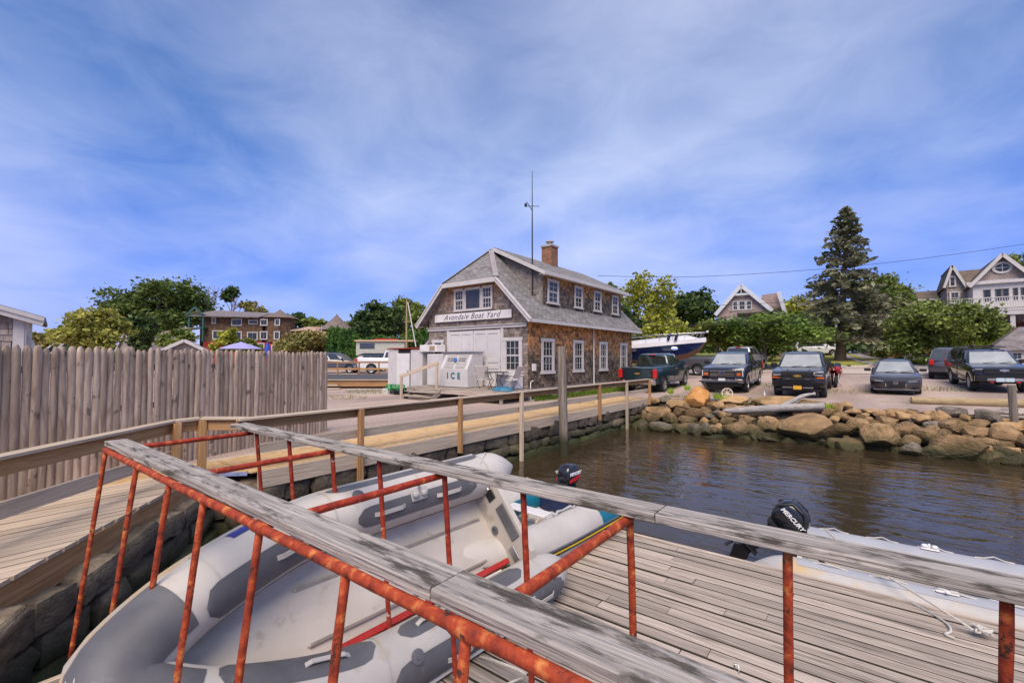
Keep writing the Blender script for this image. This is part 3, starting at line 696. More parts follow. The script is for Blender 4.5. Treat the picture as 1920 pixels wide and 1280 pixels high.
BX = [-4.94, -4.07, -3.38, -2.82, -2.16, -1.48, -.89, -.25, .4, 1.05, 1.7]
FX = [-4.86, -4.2, -3.48, -2.85, -2.16, -1.53, -.9, -.25, .34, 1.0, 1.7]
cutN = {1: -.05, 2: .28}; cutF = {0: .25, 1: .25, 2: .3}
for i, x in enumerate(BX):
    zb = cutN.get(i, DZ + .01); k = (ZT - zb) * .1
    pipe('baluster', (x, YN, ZT), (x - .04 * (ZT - zb), YN - k, zb), .017)
for i, x in enumerate(FX):
    zb = cutF.get(i, DZ + .01); k = (ZT - zb) * .1
    pipe('baluster', (x, YF, ZT), (x - .02 * (ZT - zb), YF + k, zb), .0175, 'rust_deep' if i < 6 else 'rust')
for x in (-4.94, -3.46, -2.18, -.895, .4, 1.7): pipe('cross_pipe', (x, YN, ZT - .002), (x, YF, ZT - .002), .021, 'rust_deep' if x < -1 else 'rust')
pipe('foot_pipe', (-2.9, YF + .165, DZ + .03), (1.75, YF + .165, DZ + .03), .024); pipe('foot_pipe', (-2.2, YN - .165, DZ + .03), (1.75, YN - .165, DZ + .03), .024)
for x in (-2.18, .4): pipe('foot_cross', (x, YN - .16, DZ + .035), (x, YF + .16, DZ + .035), .024)
for x in (-2.16, -.89, .4):
    jm = MB(); jm.lathe([(.0225, -.06), (.027, -.045), (.0265, .045), (.0225, .06)], 12, frame3((x, YN, ZT), (0, 0, 1), (1, 0, 0))); jm.build('weld_sleeve', MATS['rust'], gw, smooth=50)
# pilings
def piling(loc, h, r_, label, lean=(0, 0)):
    q = MB(); pts = [(lean[0] * t_, lean[1] * t_, -1.2 + (h + 1.2) * t_) for t_ in np.linspace(0, 1, 9)]
    q.tube(pts, [r_ * (1.12 - .14 * t_) * R.uniform(.96, 1.04) for t_ in np.linspace(0, 1, 9)], 12)
    o = q.build('mooring_piling', MATS['piling_wood'], mtx=Matrix.Translation(loc), smooth=50); return tag(o, label, 'piling')
piling((-6.72, 11.18, -.9), 2.98, .122, 'tall grey mooring piling standing in the water at the boardwalk', (-.12, .02))
piling((3.5, 19.5, -.3), 1.26, .095, 'short leaning grey post in front of the parked black pickup', (-.07, 0))
# ================================================================ inflatable dinghies
mat('hypalon', (.41, .385, .355), (.51, .48, .445), rough=.55, scale=1.6, bump=.06, patch=((.33, .26, .19), 2.6, .58, .16), detail=9)
mat('hypalon_grey', (.085, .086, .095), (.125, .126, .137), rough=.55, scale=3, bump=.03, patch=((.18, .18, .19), 5, .62, .1))
mat('hypalon_light', (.37, .355, .34), (.45, .435, .42), rough=.5, scale=2, patch=((.46, .34, .19), 2.4, .50, .16))
mat('hypalon_blue', (.005, .12, .20), (.012, .17, .26), rough=.4, scale=2)
mat('navy_board', (.01, .018, .06), (.016, .03, .085), rough=.4, scale=3)
mat('gelcoat', (.42, .38, .335), (.52, .475, .425), rough=.4, scale=1.5, patch=((.28, .225, .165), 3.4, .56, .14), detail=9)
mat('white_paint', (.60, .58, .57), (.68, .66, .65), rough=.5, scale=3, bump=.03)
mat('yellow', (.62, .42, .01), (.70, .50, .02), rough=.5, scale=3)
mat('gloss_black', (.008, .009, .012), (.012, .013, .018), rough=.18, coat=.6, scale=3)
mat('red_gloss', (.55, .012, .012), (.6, .02, .02), rough=.25, coat=.5, scale=3)
mat('print_white', (.78, .78, .78), rough=.6)
def catmull(P, k=8):
    P = [Vector(p) for p in P]; out = []
    for i in range(len(P) - 1):
        a, b, c, d = P[max(0, i - 1)], P[i], P[i + 1], P[min(len(P) - 1, i + 2)]
        for j in range(k):
            t_ = j / k; out.append(.5 * ((2 * b) + (c - a) * t_ + (2 * a - 5 * b + 4 * c - d) * t_ ** 2 + (3 * b - a - 3 * c + d) * t_ ** 3))
    out.append(P[-1]); return out
class Tube:         # inflated collar in boat space: x to the bow, y to port, z up
    def __init__(s, ctrl, r, ends=True):
        s.p = catmull(ctrl, 8); s.r = []; acc = [0.0]
        for a, b in zip(s.p, s.p[1:]): acc.append(acc[-1] + (b - a).length)
        s.s = acc; T_ = acc[-1]
        for q in acc:
            d = min(q, T_ - q); s.r.append(r * (min(1.0, .12 + .88 * math.sin(min(1, d / .42) * math.pi / 2)) if ends else 1.0))
        s.T = T_
    def at(s, q):
        q = min(max(q, 0), s.T - 1e-4); i = max(j for j in range(len(s.s)) if s.s[j] <= q); i = min(i, len(s.p) - 2); f = (q - s.s[i]) / max(1e-6, s.s[i + 1] - s.s[i])
        p = s.p[i].lerp(s.p[i + 1], f)
        ta = (s.p[min(i + 1, len(s.p) - 1)] - s.p[max(i - 1, 0)]).normalized(); tb = (s.p[min(i + 2, len(s.p) - 1)] - s.p[i]).normalized(); t_ = ta.lerp(tb, f).normalized()
        r_ = s.r[i] + (s.r[i + 1] - s.r[i]) * f; o_ = t_.cross(UP).normalized(); u_ = o_.cross(t_).normalized(); return p, t_, o_, u_, r_
    def pt(s, q, ang, off=0.0):
        p, t_, o_, u_, r_ = s.at(q); a = rad(ang); return p + (u_ * math.cos(a) + o_ * math.sin(a)) * (r_ + off)
    def skin(s, n=22):
        mb = MB(); mb.loft([[s.pt(q, 360 * k / n) for k in range(n)] for q in s.s]); return mb
    def patch(s, q0, q1, a0, a1, off=.004, n=None, taper=0.0):
        mb = MB(); n = n or max(3, int((q1 - q0) / .06)); m = max(3, int(abs(a1 - a0) / 9)); rows = []
        for i in range(n + 1):
            f = i / n; sh = 1.0
            if taper: sh = min(1.0, (min(f, 1 - f) * (q1 - q0)) / taper); sh = .25 + .75 * math.sqrt(max(0, 1 - (1 - sh) ** 2))
            am, ah = (a0 + a1) / 2, (a1 - a0) / 2 * sh
            rows.append([s.pt(q0 + (q1 - q0) * f, am + ah * (2 * j / m - 1), off) for j in range(m + 1)])
        mb.loft(rows, caps=False, close=False); return mb
    def strake(s, q0, q1, ang, w_=.03, h_=.02, n=None):
        mb = MB(); n = n or max(4, int((q1 - q0) / .07)); rows = []
        for i in range(n + 1):
            q = q0 + (q1 - q0) * i / n; da = math.degrees(w_ / 2 / max(.05, s.at(q)[4])); rows.append([s.pt(q, ang - da, -.01), s.pt(q, ang - da * .7, h_), s.pt(q, ang + da * .7, h_), s.pt(q, ang + da, -.01)])
        mb.loft(rows); return mb
def collar(Lh, b, nose, zbow=0.0, aft=.5):
    h = [(-aft, -b, 0), (0, -b, 0), (Lh * .38, -b, 0), (Lh * .62, -b * .95, zbow * .2), (Lh * .84, -b * .62, zbow * .6), (Lh * .965, -b * .26, zbow * .9)]
    return h + [(Lh, 0, zbow)] + [(x, -y, z) for x, y, z in reversed(h)]
def floor_mesh(Lh, b, z, zs):
    mb = MB(); rows = []
    for i in range(15):
        f = i / 14; x = Lh * .93 * f; wd = b * (1 if f < .5 else math.sqrt(max(.02, 1 - ((f - .5) / .52) ** 2))); row = []
        for j in range(13):
            v_ = j / 6 - 1; rib = .018 if (j in (4, 8)) else 0; zz_ = z + (zs - z) * max(0, (abs(v_) - .72) / .28) ** 1.5 + rib + .10 * max(0, f - .7) * 3 * (f - .7); row.append((x, wd * v_, zz_))
        rows.append(row)
    mb.loft(rows, caps=False, close=False); return mb
def lifting_handle(tb, q, ang, m, parent, ln=.22):
    mb = MB(); pts = [tb.pt(q - ln / 2, ang, .004), tb.pt(q - ln * .36, ang, .026), tb.pt(q + ln * .36, ang, .026), tb.pt(q + ln / 2, ang, .004)]
    nrm = tb.pt(q, ang, .1) - tb.pt(q, ang, 0)
    for a, c in zip(pts, pts[1:]): mb.bar(a, c, .035, .008, nrm)
    return mb.build('handle', m, parent, local=True)
def oarlock(tb, q, ang, parent, m):
    p = tb.pt(q, ang, .008); n_ = (tb.pt(q, ang, .1) - tb.pt(q, ang, 0)).normalized(); t_ = tb.at(q)[1]; M = frame3(p, t_, n_); mb = MB()
    mb.cbox((0, 0, .004), (.17, .11, .014), .006, M); mb.cbox((-.045, 0, .03), (.06, .05, .04), .012, M); mb.cbox((.045, 0, .03), (.06, .05, .04), .012, M); mb.lathe([(.012, .01), (.012, .07), (.018, .08), (.0, .085)], 8, M @ Matrix.Rotation(rad(70), 4, 'X'))
    return mb.build('oarlock', m, parent, smooth=40, local=True)
def outboard(name, label, M, stripe, s_=1.0, tilt=0.0, words='MERCURY', side=-1, wsz=.085, big=False):
    t_ = thing(name, label, 'outboard motor', mtx=M @ Matrix.Rotation(tilt, 4, 'Y') @ Matrix.Scale(s_, 4))
    rings = []       # cowl: x forward, z up
    for z, fx, bx, wy in ((0, .16, -.2, .13), (.06, .185, -.235, .155), (.16, .19, -.25, .16), (.26, .17, -.245, .15), (.33, .12, -.20, .125), (.36, .05, -.13, .08)):
        rings.append([((fx + bx) / 2 + (fx - bx) / 2 * math.copysign(abs(math.cos(a)) ** .55, math.cos(a)), wy * math.copysign(abs(math.sin(a)) ** .55, math.sin(a)), z) for a in [2 * math.pi * k / 20 for k in range(20)]])
    q = MB(); q.loft(rings); c = q.build('cowl', MATS['gloss_black'], t_, smooth=45, local=True)
    if stripe:
        q = MB()
        for sg in (-1, 1): q.loft([[(.15, sg * .163, .045), (.15, sg * .163, .09), (-.02, sg * .168, .13), (-.2, sg * .158, .16), (-.2, sg * .158, .10), (-.02, sg * .168, .07)], [(.15, sg * .15, .045), (.15, sg * .15, .09), (-.02, sg * .15, .13), (-.2, sg * .14, .16), (-.2, sg * .14, .10), (-.02, sg * .15, .07)]])
        q.bx(-.26, -.246, -.11, .11, .05, .10); q.build('stripe', MATS['red_gloss'], t_, local=True)
    if big:
        for sg in (-1, 1):
            q = MB(); q.tube([(.20, sg * .1, .02), (.17, sg * .15, .2), (.02, sg * .13, .345), (-.16, sg * .12, .33), (-.26, sg * .13, .16)], [.012, .022, .022, .022, .012], 8); q.build('cowl_rib', MATS['black_plastic'], t_, smooth=50, local=True)
    for sg in (-1, 1):
        text('lettering', words, wsz, MATS['print_white'], t_, Matrix.Translation((-.03, sg * .166, .20)) @ Matrix.Rotation(math.pi if sg > 0 else 0, 4, 'Z') @ Matrix.Rotation(math.pi / 2, 4, 'X'), extr=.003, shear=.25, bold=.002, local=True)
    q = MB(); q.cbox((-.02, 0, -.06), (.3, .22, .12), .03); q.build('lower_cowl', MATS['black_plastic'], t_, smooth=40, local=True)
    q = MB(); q.loft([[(.06, -.05, -.1), (.06, .05, -.1), (-.12, .05, -.1), (-.12, -.05, -.1)], [(.04, -.035, -.62), (.04, .035, -.62), (-.1, .035, -.62), (-.1, -.035, -.62)], [(.08, -.03, -.7), (.08, .03, -.7), (-.16, .03, -.7), (-.16, -.03, -.7)], [(.03, -.01, -.9), (.03, .01, -.9), (-.06, .01, -.9), (-.06, -.01, -.9)]]); q.cbox((-.06, 0, -.56), (.32, .16, .02), .008); q.build('leg', MATS['black_plastic'], t_, smooth=40, local=True)
    q = MB()
    for k in range(3): q.bar((-.2, 0, -.72), Vector((-.21, .1 * math.cos(k * 2.094), -.72 + .1 * math.sin(k * 2.094))), .07, .012, (1, .5, 0))
    q.build('propeller', MATS['black_plastic'], t_, local=True)
    q = MB(); q.cbox((.17, 0, -.1), (.1, .2, .26), .02); q.bx(.16, .26, -.08, -.05, -.05, .02); q.bx(.16, .26, .05, .08, -.05, .02); q.build('clamp_bracket', MATS['black_plastic'], t_, local=True)
    q = MB(); q.tube([(.12, .03, -.02), (.32, .03, .02), (.62, .03, .05)], [.026, .022, .022], 10); h = q.build('tiller', MATS['black_plastic'], t_, smooth=50, local=True)
    q = MB(); q.lathe([(.0235, 0), (.0235, .025)], 10, frame3((.42, .03, .031), (0, 0, 1), (1, 0, .1))); q.build('kill_switch', MATS['red_gloss'], h, local=True)
    return t_

# --- the big pale tender propped on its side across the dock
near_s = cam_xyz(.13, 4.43, -.43); far_s = cam_xyz(-.29, 5.1, .47); Cs = (near_s + far_s) / 2
bow_ = cam_xyz(-2.23, 2.5, -.07); ax = (bow_ - Cs).normalized(); tt = (far_s - near_s); tt = (tt - ax * tt.dot(ax)).normalized(); nn = ax.cross(-tt)
Mt = Matrix((ax, -tt, nn)).transposed().to_4x4(); Mt.translation = Cs
d1 = thing('inflatable_tender', 'large pale grey inflatable tender propped on its side behind the red frame', 'dinghy', mtx=Mt)
Lh, hb, TR = 3.05, .59, .225
tb = Tube(collar(Lh, hb, .2, .05, .52), TR); T_ = tb.T
tb.skin().build('tube', MATS['hypalon'], d1, smooth=180, local=True)
floor_mesh(Lh, .47, -.2, -.08).build('hull_floor', MATS['gelcoat'], d1, smooth=50, local=True)
q = MB(); q.prism([(-.46, -.22), (.46, -.22), (.46, .12), (.36, .20), (-.36, .20), (-.46, .12)], -.03, .03, Matrix.Rotation(math.pi / 2, 4, 'Z')); tr_ = q.build('transom', MATS['gelcoat'], d1, local=True)
for yy, zz_, sy, sz, mk in ((0, .10, .36, .13, 'hypalon_grey'), (-.32, .06, .1, .12, 'black_plastic'), (.28, -.02, .14, .09, 'steel')):
    q = MB(); q.cbox((.034, yy, zz_), (.014, sy, sz), .005); q.build('motor_plate' if mk == 'hypalon_grey' else 'fitting_plate', MATS[mk], tr_, local=True)
for yy, zz_ in ((-.4, .1), (.4, .05)):
    q = MB(); q.tube([(.03, yy - .03, zz_), (.06, yy - .02, zz_), (.06, yy + .02, zz_), (.03, yy + .03, zz_)], .006, 6); q.build('eye_bolt', MATS['chrome'], tr_, local=True)
q = MB(); q.lathe([(.045, 0), (.045, .012), (.02, .014), (.018, -.004)], 14, frame3((.031, -.02, -.12), (0, 1, 0), (1, 0, 0))); q.build('drain_plug', MATS['hypalon_grey'], tr_, local=True)
for k, (q0, q1, a0, a1) in enumerate(((.75, 2.05, -62, -18), (2.25, 3.25, -78, -14), (T_ - 3.25, T_ - 2.25, -78, -14), (T_ - 2.05, T_ - .75, -62, -18), (.55, 2.2, 32, 74), (T_ - 2.2, T_ - 1.25, 12, 74), (T_ - 1.15, T_ - .3, 20, 78))):
    tb.patch(q0, q1, a0, a1, .004, taper=.14).build('grey_panel', MATS['hypalon_grey'], d1, smooth=60, local=True)
tb.patch(T_ / 2 - .42, T_ / 2 + .42, -50, 120, .005, n=16).build('bow_patch', MATS['hypalon_grey'], d1, smooth=60, local=True)
tb.strake(.45, T_ - .45, 88, .075, .018).build('rub_strake', MATS['hypalon_grey'], d1, smooth=50, local=True)
tb.strake(.5, T_ - .5, 80, .02, .024).build('strake_line', MATS['hypalon_light'], d1, smooth=50, local=True)
for q_ in (.55, 1.38, 2.22, 3.1, T_ - 3.1, T_ - 2.22, T_ - 1.2, T_ - .55): tb.patch(q_, q_ + .016, -178, 178, .0025, n=3).build('seam', MATS['hypalon_light'], d1, smooth=60, local=True)
for q_ in (1.1, 1.75, 2.6, T_ - 2.6, T_ - 1.75): lifting_handle(tb, q_, -38, MATS['hypalon'], d1, .3)
for q_ in (T_ - 1.62, T_ - .62): lifting_handle(tb, q_, 48, MATS['hypalon'], d1, .26)
for q0, q1 in ((.55, T_ / 2 - .5), (T_ / 2 + .5, T_ - .55)): tb.strake(q0, q1, -112, .05, .006).build('seam_tape', MATS['hypalon_grey'], d1, smooth=50, local=True)
for yy in (-.2, .2): q = MB(); q.cbox((1.05, yy, -.185), (1.9, .03, .035), .012); q.build('floor_rib', MATS['gelcoat'], d1, local=True)
for q_, a_ in ((.95, -5), (2.0, 12), (T_ - 2.0, 12), (T_ - .45, 8)): q = MB(); q.lathe([(.05, 0), (.05, .008), (.02, .012), (.018, .02), (.001, .02)], 14, frame3(tb.pt(q_, a_, .001), tb.at(q_)[1], tb.pt(q_, a_, .1) - tb.pt(q_, a_, 0))); q.build('air_valve', MATS['hypalon_grey'], d1, smooth=30, local=True)
oarlock(tb, 1.45, -22, d1, MATS['hypalon_light']); oarlock(tb, T_ - .85, 40, d1, MATS['hypalon_light'])
tb.patch(2.72, 2.9, 40, 74, .005, n=4).build('sticker', mat('sticker_blue', (.02, .025, .20), (.05, .06, .30), (.6, .6, .7), rough=.5, scale=14), d1, local=True)
q = MB(); q.tube([tb.pt(.62, 10, .004), tb.pt(.45, 40, .02), (-.42, -hb + .02, -.2), (-.32, -hb + .05, -.6)], .006, 6); q.build('bow_line', MATS['rope'], d1, local=True)
# red timber lying in the tender
p0 = d1.matrix_basis @ Vector((2.2, .33, -.10)); p1 = d1.matrix_basis @ Vector((.15, .31, -.05))
rb = beam('red_timber', p0, p1, .05, .11, MATS['red_paint'], up=nn); tag(rb, 'red painted timber lying inside the pale tender', 'timber')
rb2 = beam('white_batten', d1.matrix_basis @ Vector((.95, .385, -.02)), d1.matrix_basis @ Vector((.3, .37, -.02)), .03, .08, MATS['white_paint'], up=nn); tag(rb2, 'short white batten with red edge lying beside the red timber', 'batten')

# --- teal and white dinghy sitting at the dock edge, stern to the water
st = cam_xyz(.76, 6.75, -.40); hd = (cam_xyz(-.74, 5.0, -.40) - st).normalized()
M2 = frame3(st, hd, UP); M2.translation = st
d2 = thing('inflatable_dinghy', 'white and teal inflatable dinghy with yellow striped tube at the dock edge', 'dinghy', mtx=M2)
L2, b2, r2 = 2.8, .62, .24
t2 = Tube(collar(L2, b2, .2, .12, .48), r2); T2 = t2.T
t2.skin().build('tube', MATS['hypalon'], d2, smooth=180, local=True)
for a, c in ((.03, .85), (T2 - .85, T2 - .03)): t2.patch(a, c, -180, 180, .003, n=14).build('teal_end', MATS['hypalon_blue'], d2, smooth=60, local=True)
t2.patch(.85, 1.4, -170, -60, .003).build('teal_lining', MATS['hypalon_blue'], d2, smooth=60, local=True); t2.patch(T2 - 1.4, T2 - .85, -170, -60, .003).build('teal_lining', MATS['hypalon_blue'], d2, smooth=60, local=True)
t2.strake(.1, T2 - .1, 92, .10, .012).build('rub_strake', MATS['hypalon_grey'], d2, smooth=50, local=True)
t2.strake(.1, T2 - .1, 92, .06, .018).build('black_band', MATS['rubber'], d2, smooth=50, local=True)
t2.strake(.1, T2 - .1, 92, .018, .023).build('yellow_stripe', MATS['yellow'], d2, smooth=50, local=True)
floor_mesh(L2, .44, -.12, -.06).build('floor', MATS['gelcoat'], d2, smooth=50, local=True)
q = MB(); q.prism([(-.42, -.25), (.42, -.25), (.42, .14), (.3, .24), (-.3, .24), (-.42, .14)], -.02, .02, Matrix.Translation((.06, 0, 0)) @ Matrix.Rotation(math.pi / 2, 4, 'Z')); q.build('transom', MATS['navy_board'], d2, local=True)
for x in (.75, 1.5):
    q = MB(); q.cbox((x, 0, .10), (.2, .9, .03), .008); q.build('thwart', MATS['white_paint'], d2, local=True)
oarlock(t2, T2 - .42, 35, d2, MATS['hypalon_light']); oarlock(t2, .42, 35, d2, MATS['hypalon_light'])
for q0, q1 in ((T2 - 1.9, T2 - 1.5), (T2 - 1.5, T2 - 1.1), (T2 - 1.1, T2 - .75)):
    q = MB(); q.tube([t2.pt(q0, -12, .004), t2.pt(q0 + .06, -14, .035), t2.pt((q0 + q1) / 2, -20, .02), t2.pt(q1 - .06, -14, .035), t2.pt(q1, -12, .004)], [.012, .018, .012, .018, .012], 6); q.build('grab_line', MATS['hypalon_light'], d2, smooth=50, local=True)
yp = thing('yellow_paddle', 'yellow plastic paddle lying in the teal dinghy', 'paddle', mtx=M2 @ Matrix.Translation((1.05, .05, -.04)) @ Matrix.Rotation(.5, 4, 'Z'))
q = MB(); q.tube([(-.5, 0, 0), (.35, 0, .02)], .014, 8); q.build('shaft', MATS['yellow'], yp, local=True); q = MB(); q.cbox((.48, 0, .02), (.3, .14, .015), .006); q.build('blade', MATS['yellow'], yp, local=True)
outboard('outboard_motor', 'black outboard motor with red stripe on the teal dinghy', M2 @ Matrix.Translation((-.10, 0, .30)), True, .76, 0)

# --- light grey dinghy afloat along the dock
M3 = frame3((-.70, 6.86, -.775), (1, .012, 0), UP)
d3 = thing('moored_dinghy', 'long light grey inflatable dinghy afloat beside the dock on the right', 'dinghy', mtx=M3)
t3 = Tube(collar(3.7, .62, .2, .12, .45), .215); T3 = t3.T
t3.skin().build('tube', MATS['hypalon_light'], d3, smooth=180, local=True)
for a, c in ((.5, T3 / 2 - .7), (T3 / 2 + .7, T3 - .5)): t3.patch(a, c, -52, 30, .003).build('grey_top', mat('hypalon_mid', (.30, .31, .34), (.36, .37, .40), rough=.5, scale=2), d3, smooth=60, local=True)
floor_mesh(3.7, .5, -.14, -.06).build('floor', mat('floor_grey', (.27, .25, .22), (.36, .33, .29), rough=.7, scale=4, sc=(.3, 3, 1)), d3, smooth=50, local=True)
q = MB(); q.prism([(-.48, -.25), (.48, -.25), (.48, .14), (.34, .26), (-.34, .26), (-.48, .14)], -.025, .025, Matrix.Translation((.05, 0, 0)) @ Matrix.Rotation(math.pi / 2, 4, 'Z')); q.build('transom', MATS['gelcoat'], d3, local=True)
q = MB(); q.cbox((1.75, 0, .14), (.24, 1.0, .03), .01); q.build('thwart', MATS['white_paint'], d3, local=True)
for sgn in (0, 1):
    for k in range(6):
        q0 = .8 + k * .5; q0 = q0 if sgn == 0 else T3 - q0; q = MB(); q.tube([t3.pt(q0 - .16, 8, .003), t3.pt(q0 - .08, 4, .012), t3.pt(q0, 12, .035), t3.pt(q0 + .08, 6, .012), t3.pt(q0 + .16, 8, .003)], .008, 6); q.build('grab_line', MATS['rope'], d3, smooth=60, local=True)
oarlock(t3, 1.75, 2, d3, MATS['white_paint']); oarlock(t3, T3 - 1.75, 2, d3, MATS['white_paint'])
oar = thing('oar', 'grey metal oar lying along the moored dinghy', 'oar', mtx=M3 @ Matrix.Translation((.55, -.18, .02)))
q = MB(); q.tube([(0, 0, .1), (2.0, .05, .06)], .016, 8); q.build('shaft', MATS['steel'], oar, smooth=60, local=True); q = MB(); q.cbox((2.25, .06, .06), (.5, .15, .02), .008); q.build('blade', MATS['white_paint'], oar, local=True); q = MB(); q.tube([(.5, .01, .09), (.62, .013, .087)], .026, 8); q.build('collar', MATS['white_paint'], oar, local=True)
outboard('outboard_motor', 'black tilted outboard motor on the moored grey dinghy', M3 @ Matrix.Translation((-.16, 0, .36)), False, .95, rad(46), big=True, wsz=.075)
# mooring lines on the dock
def ropeline(name, pts, r_, label):
    q = MB(); q.tube(catmull(pts, 5), r_, 6); o = q.build(name, MATS['rope'], smooth=60); return tag(o, label, 'rope')
cl = Vector((.72, 5.62, DZ + .04))
ropeline('mooring_line', [M3 @ Vector((.3, -.05, .42)), M3 @ Vector((.65, -.55, .33)), cl + Vector((-.1, .06, .04)), cl], .011, 'taut grey mooring line from the outboard to the dock')
q = MB(); pts = []
for k in range(40): pts.append(cl + Vector((.02 * math.cos(k * 1.1) * (1 + .03 * k) + .002 * k, .05 * math.sin(k * .63), .015 + .03 * abs(math.sin(k * .4)))))
q.tube(pts, .011, 6); tag(q.build('rope_knot', MATS['rope'], smooth=60), 'knotted grey rope end heaped at the dock edge', 'rope')
ropeline('loose_rope', [G(1700, 1125, DZ + .01), G(1740, 1145, DZ + .012), G(1775, 1168, DZ + .012), G(1782, 1183, DZ + .012), G(1772, 1188, DZ + .012), G(1790, 1196, DZ + .012)], .012, 'loose white rope tail with frayed end on the planks')
ropeline('wire_loop', [G(900, 1230, DZ + .02), G(935, 1240, DZ + .15), G(985, 1262, DZ + .12), G(965, 1275, DZ + .02), G(930, 1290, DZ + .02)], .009, 'grey wire loop lying on the dock beside the tender')
q = MB(); q.tube([G(1378, 1255, DZ), G(1376, 1243, DZ + .06), G(1384, 1245, DZ + .06), G(1386, 1262, DZ)], .006, 6); tag(q.build('deck_ring', MATS['steel'], smooth=60), 'small metal ring bolted to the dock planks', 'ring')
# ================================================================ the boat yard building
X0, X1, Y0, Y1, ZF = -10.92, -16.88, 15.25, 25.9, .52
XC = (X0 + X1) / 2
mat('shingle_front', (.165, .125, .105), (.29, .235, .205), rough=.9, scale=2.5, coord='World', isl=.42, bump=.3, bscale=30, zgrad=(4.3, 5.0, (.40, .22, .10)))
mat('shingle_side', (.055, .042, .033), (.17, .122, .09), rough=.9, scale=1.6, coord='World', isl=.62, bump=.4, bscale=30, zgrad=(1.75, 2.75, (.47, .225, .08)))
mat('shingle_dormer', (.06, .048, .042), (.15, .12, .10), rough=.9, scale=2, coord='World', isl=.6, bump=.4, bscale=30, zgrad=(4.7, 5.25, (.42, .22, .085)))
mat('shingle_grey', (.19, .16, .145), (.30, .26, .235), rough=.9, scale=3, coord='World', isl=.25, bump=.3, bscale=30)
brickmat('asphalt_roof', (.185, .175, .17), (.27, .255, .25), (.09, .085, .08), .32, .145, msize=.012, var=.22)
brickmat('chimney_brick', (.22, .085, .04), (.31, .13, .065), (.20, .16, .13), .21, .075, uv=False, msize=.01)
mat('door_white', (.50, .475, .465), (.58, .55, .54), rough=.5, scale=2, bump=.04, patch=((.52, .46, .42), 4, .66, .06))
mat('concrete', (.30, .28, .25), (.40, .38, .34), rough=.9, scale=6, bump=.3)
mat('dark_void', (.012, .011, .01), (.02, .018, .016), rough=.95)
mat('room_dark', (.03, .03, .032), (.05, .05, .05), rough=.12, spec=.6)
mat('ink', (.035, .025, .05), (.045, .03, .06), rough=.6)
def roof_slab(name, poly, u, m, parent, th=.1):
    mb = MB(); mb.slab(poly, th); me = mb.mesh(name); uvl = me.uv_layers.new(name='UV'); P = [Vector(p) for p in poly]; n_ = (P[1] - P[0]).cross(P[2] - P[0]).normalized(); u = Vector(u).normalized(); v_ = n_.cross(u)
    for l in me.loops:
        c = me.vertices[l.vertex_index].co; uvl.data[l.index].uv = (c.dot(u), c.dot(v_))
    return link(name, me, m, parent)
hs = thing('boat_yard_building', 'weathered cedar shingled boat yard building with clipped gable and white doors', 'building', (XC, Y0, 0))
ZE = 3.84; SL = 1.02; EX = .46          # wall plate height, roof slope, eave overhang
def roof_z(x): return ZE + SL * min(X0 - x, x - X1)
q = MB(); q.prism([(X0, ZF), (X1, ZF), (X1, ZE - .06), (-15.4, 5.1), (-14.9, 5.15), (-12.9, 5.15), (-12.4, 5.1), (X0, ZE - .06)], Y0 + .012, Y1); q.build('wall', MATS['shingle_grey'], hs)
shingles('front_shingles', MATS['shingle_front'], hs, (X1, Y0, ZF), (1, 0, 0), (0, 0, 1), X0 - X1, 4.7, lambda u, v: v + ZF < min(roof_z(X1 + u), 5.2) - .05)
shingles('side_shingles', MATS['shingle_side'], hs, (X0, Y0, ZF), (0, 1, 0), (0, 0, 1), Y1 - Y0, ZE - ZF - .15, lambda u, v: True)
zr = ZE + SL * (X0 - XC); ze = ZE - SL * EX; XE, XW = X0 + EX, X1 - EX; YF_, YB = Y0 - .45, Y1 + .42; hz_ = 5.21; hx = (hz_ - ze) / SL
PKY = 16.4
roof_slab('roof_slope', [(XE, YF_, ze), (XE, YB, ze), (XC, YB, zr), (XC, PKY, zr), (XE - hx, YF_, hz_)], (0, 1, 0), MATS['asphalt_roof'], hs)
roof_slab('roof_slope', [(XW, YB, ze), (XW, YF_, ze), (XW + hx, YF_, hz_), (XC, PKY, zr), (XC, YB, zr)], (0, 1, 0), MATS['asphalt_roof'], hs)
roof_slab('hip_slope', [(XE - hx, YF_, hz_), (XC, PKY, zr), (XW + hx, YF_, hz_)], (1, 0, 0), MATS['asphalt_roof'], hs)
mat('ridge_cap', (.24, .215, .22), (.32, .29, .29), rough=.9, scale=6)
for a, c in (((XE - hx, YF_, hz_), (XC, PKY, zr)), ((XW + hx, YF_, hz_), (XC, PKY, zr)), ((XC, PKY, zr), (XC, YB, zr))): beam('ridge_cap', Vector(a) + UP * .015, Vector(c) + UP * .015, .24, .03, MATS['ridge_cap'], hs)
tw = MATS['white_trim']
for a, c in (((XE, 0, ze), (XE - hx, 0, hz_)), ((XW, 0, ze), (XW + hx, 0, hz_))):
    A, C = Vector((a[0], YF_ - .015, a[2] - .12)), Vector((c[0], YF_ - .015, c[2] - .12)); beam('rake_board', A, C, .04, .20, tw, hs); beam('rake_moulding', A + Vector((0, -.03, .075)), C + Vector((0, -.03, .075)), .05, .06, tw, hs)
    beam('soffit', A + Vector((0, .24, -.0)), C + Vector((0, .24, 0)), .44, .03, tw, hs, up=(c[2] - a[2], 0, -(c[0] - a[0])) if False else (0, 0, 1))
beam('rake_board', (XE - hx, YF_ - .015, hz_ - .11), (XW + hx, YF_ - .015, hz_ - .11), .04, .2, tw, hs); q = MB(); q.bx(XW + hx, XE - hx, YF_, Y0, hz_ - .14, hz_ - .1); q.build('soffit', tw, hs)
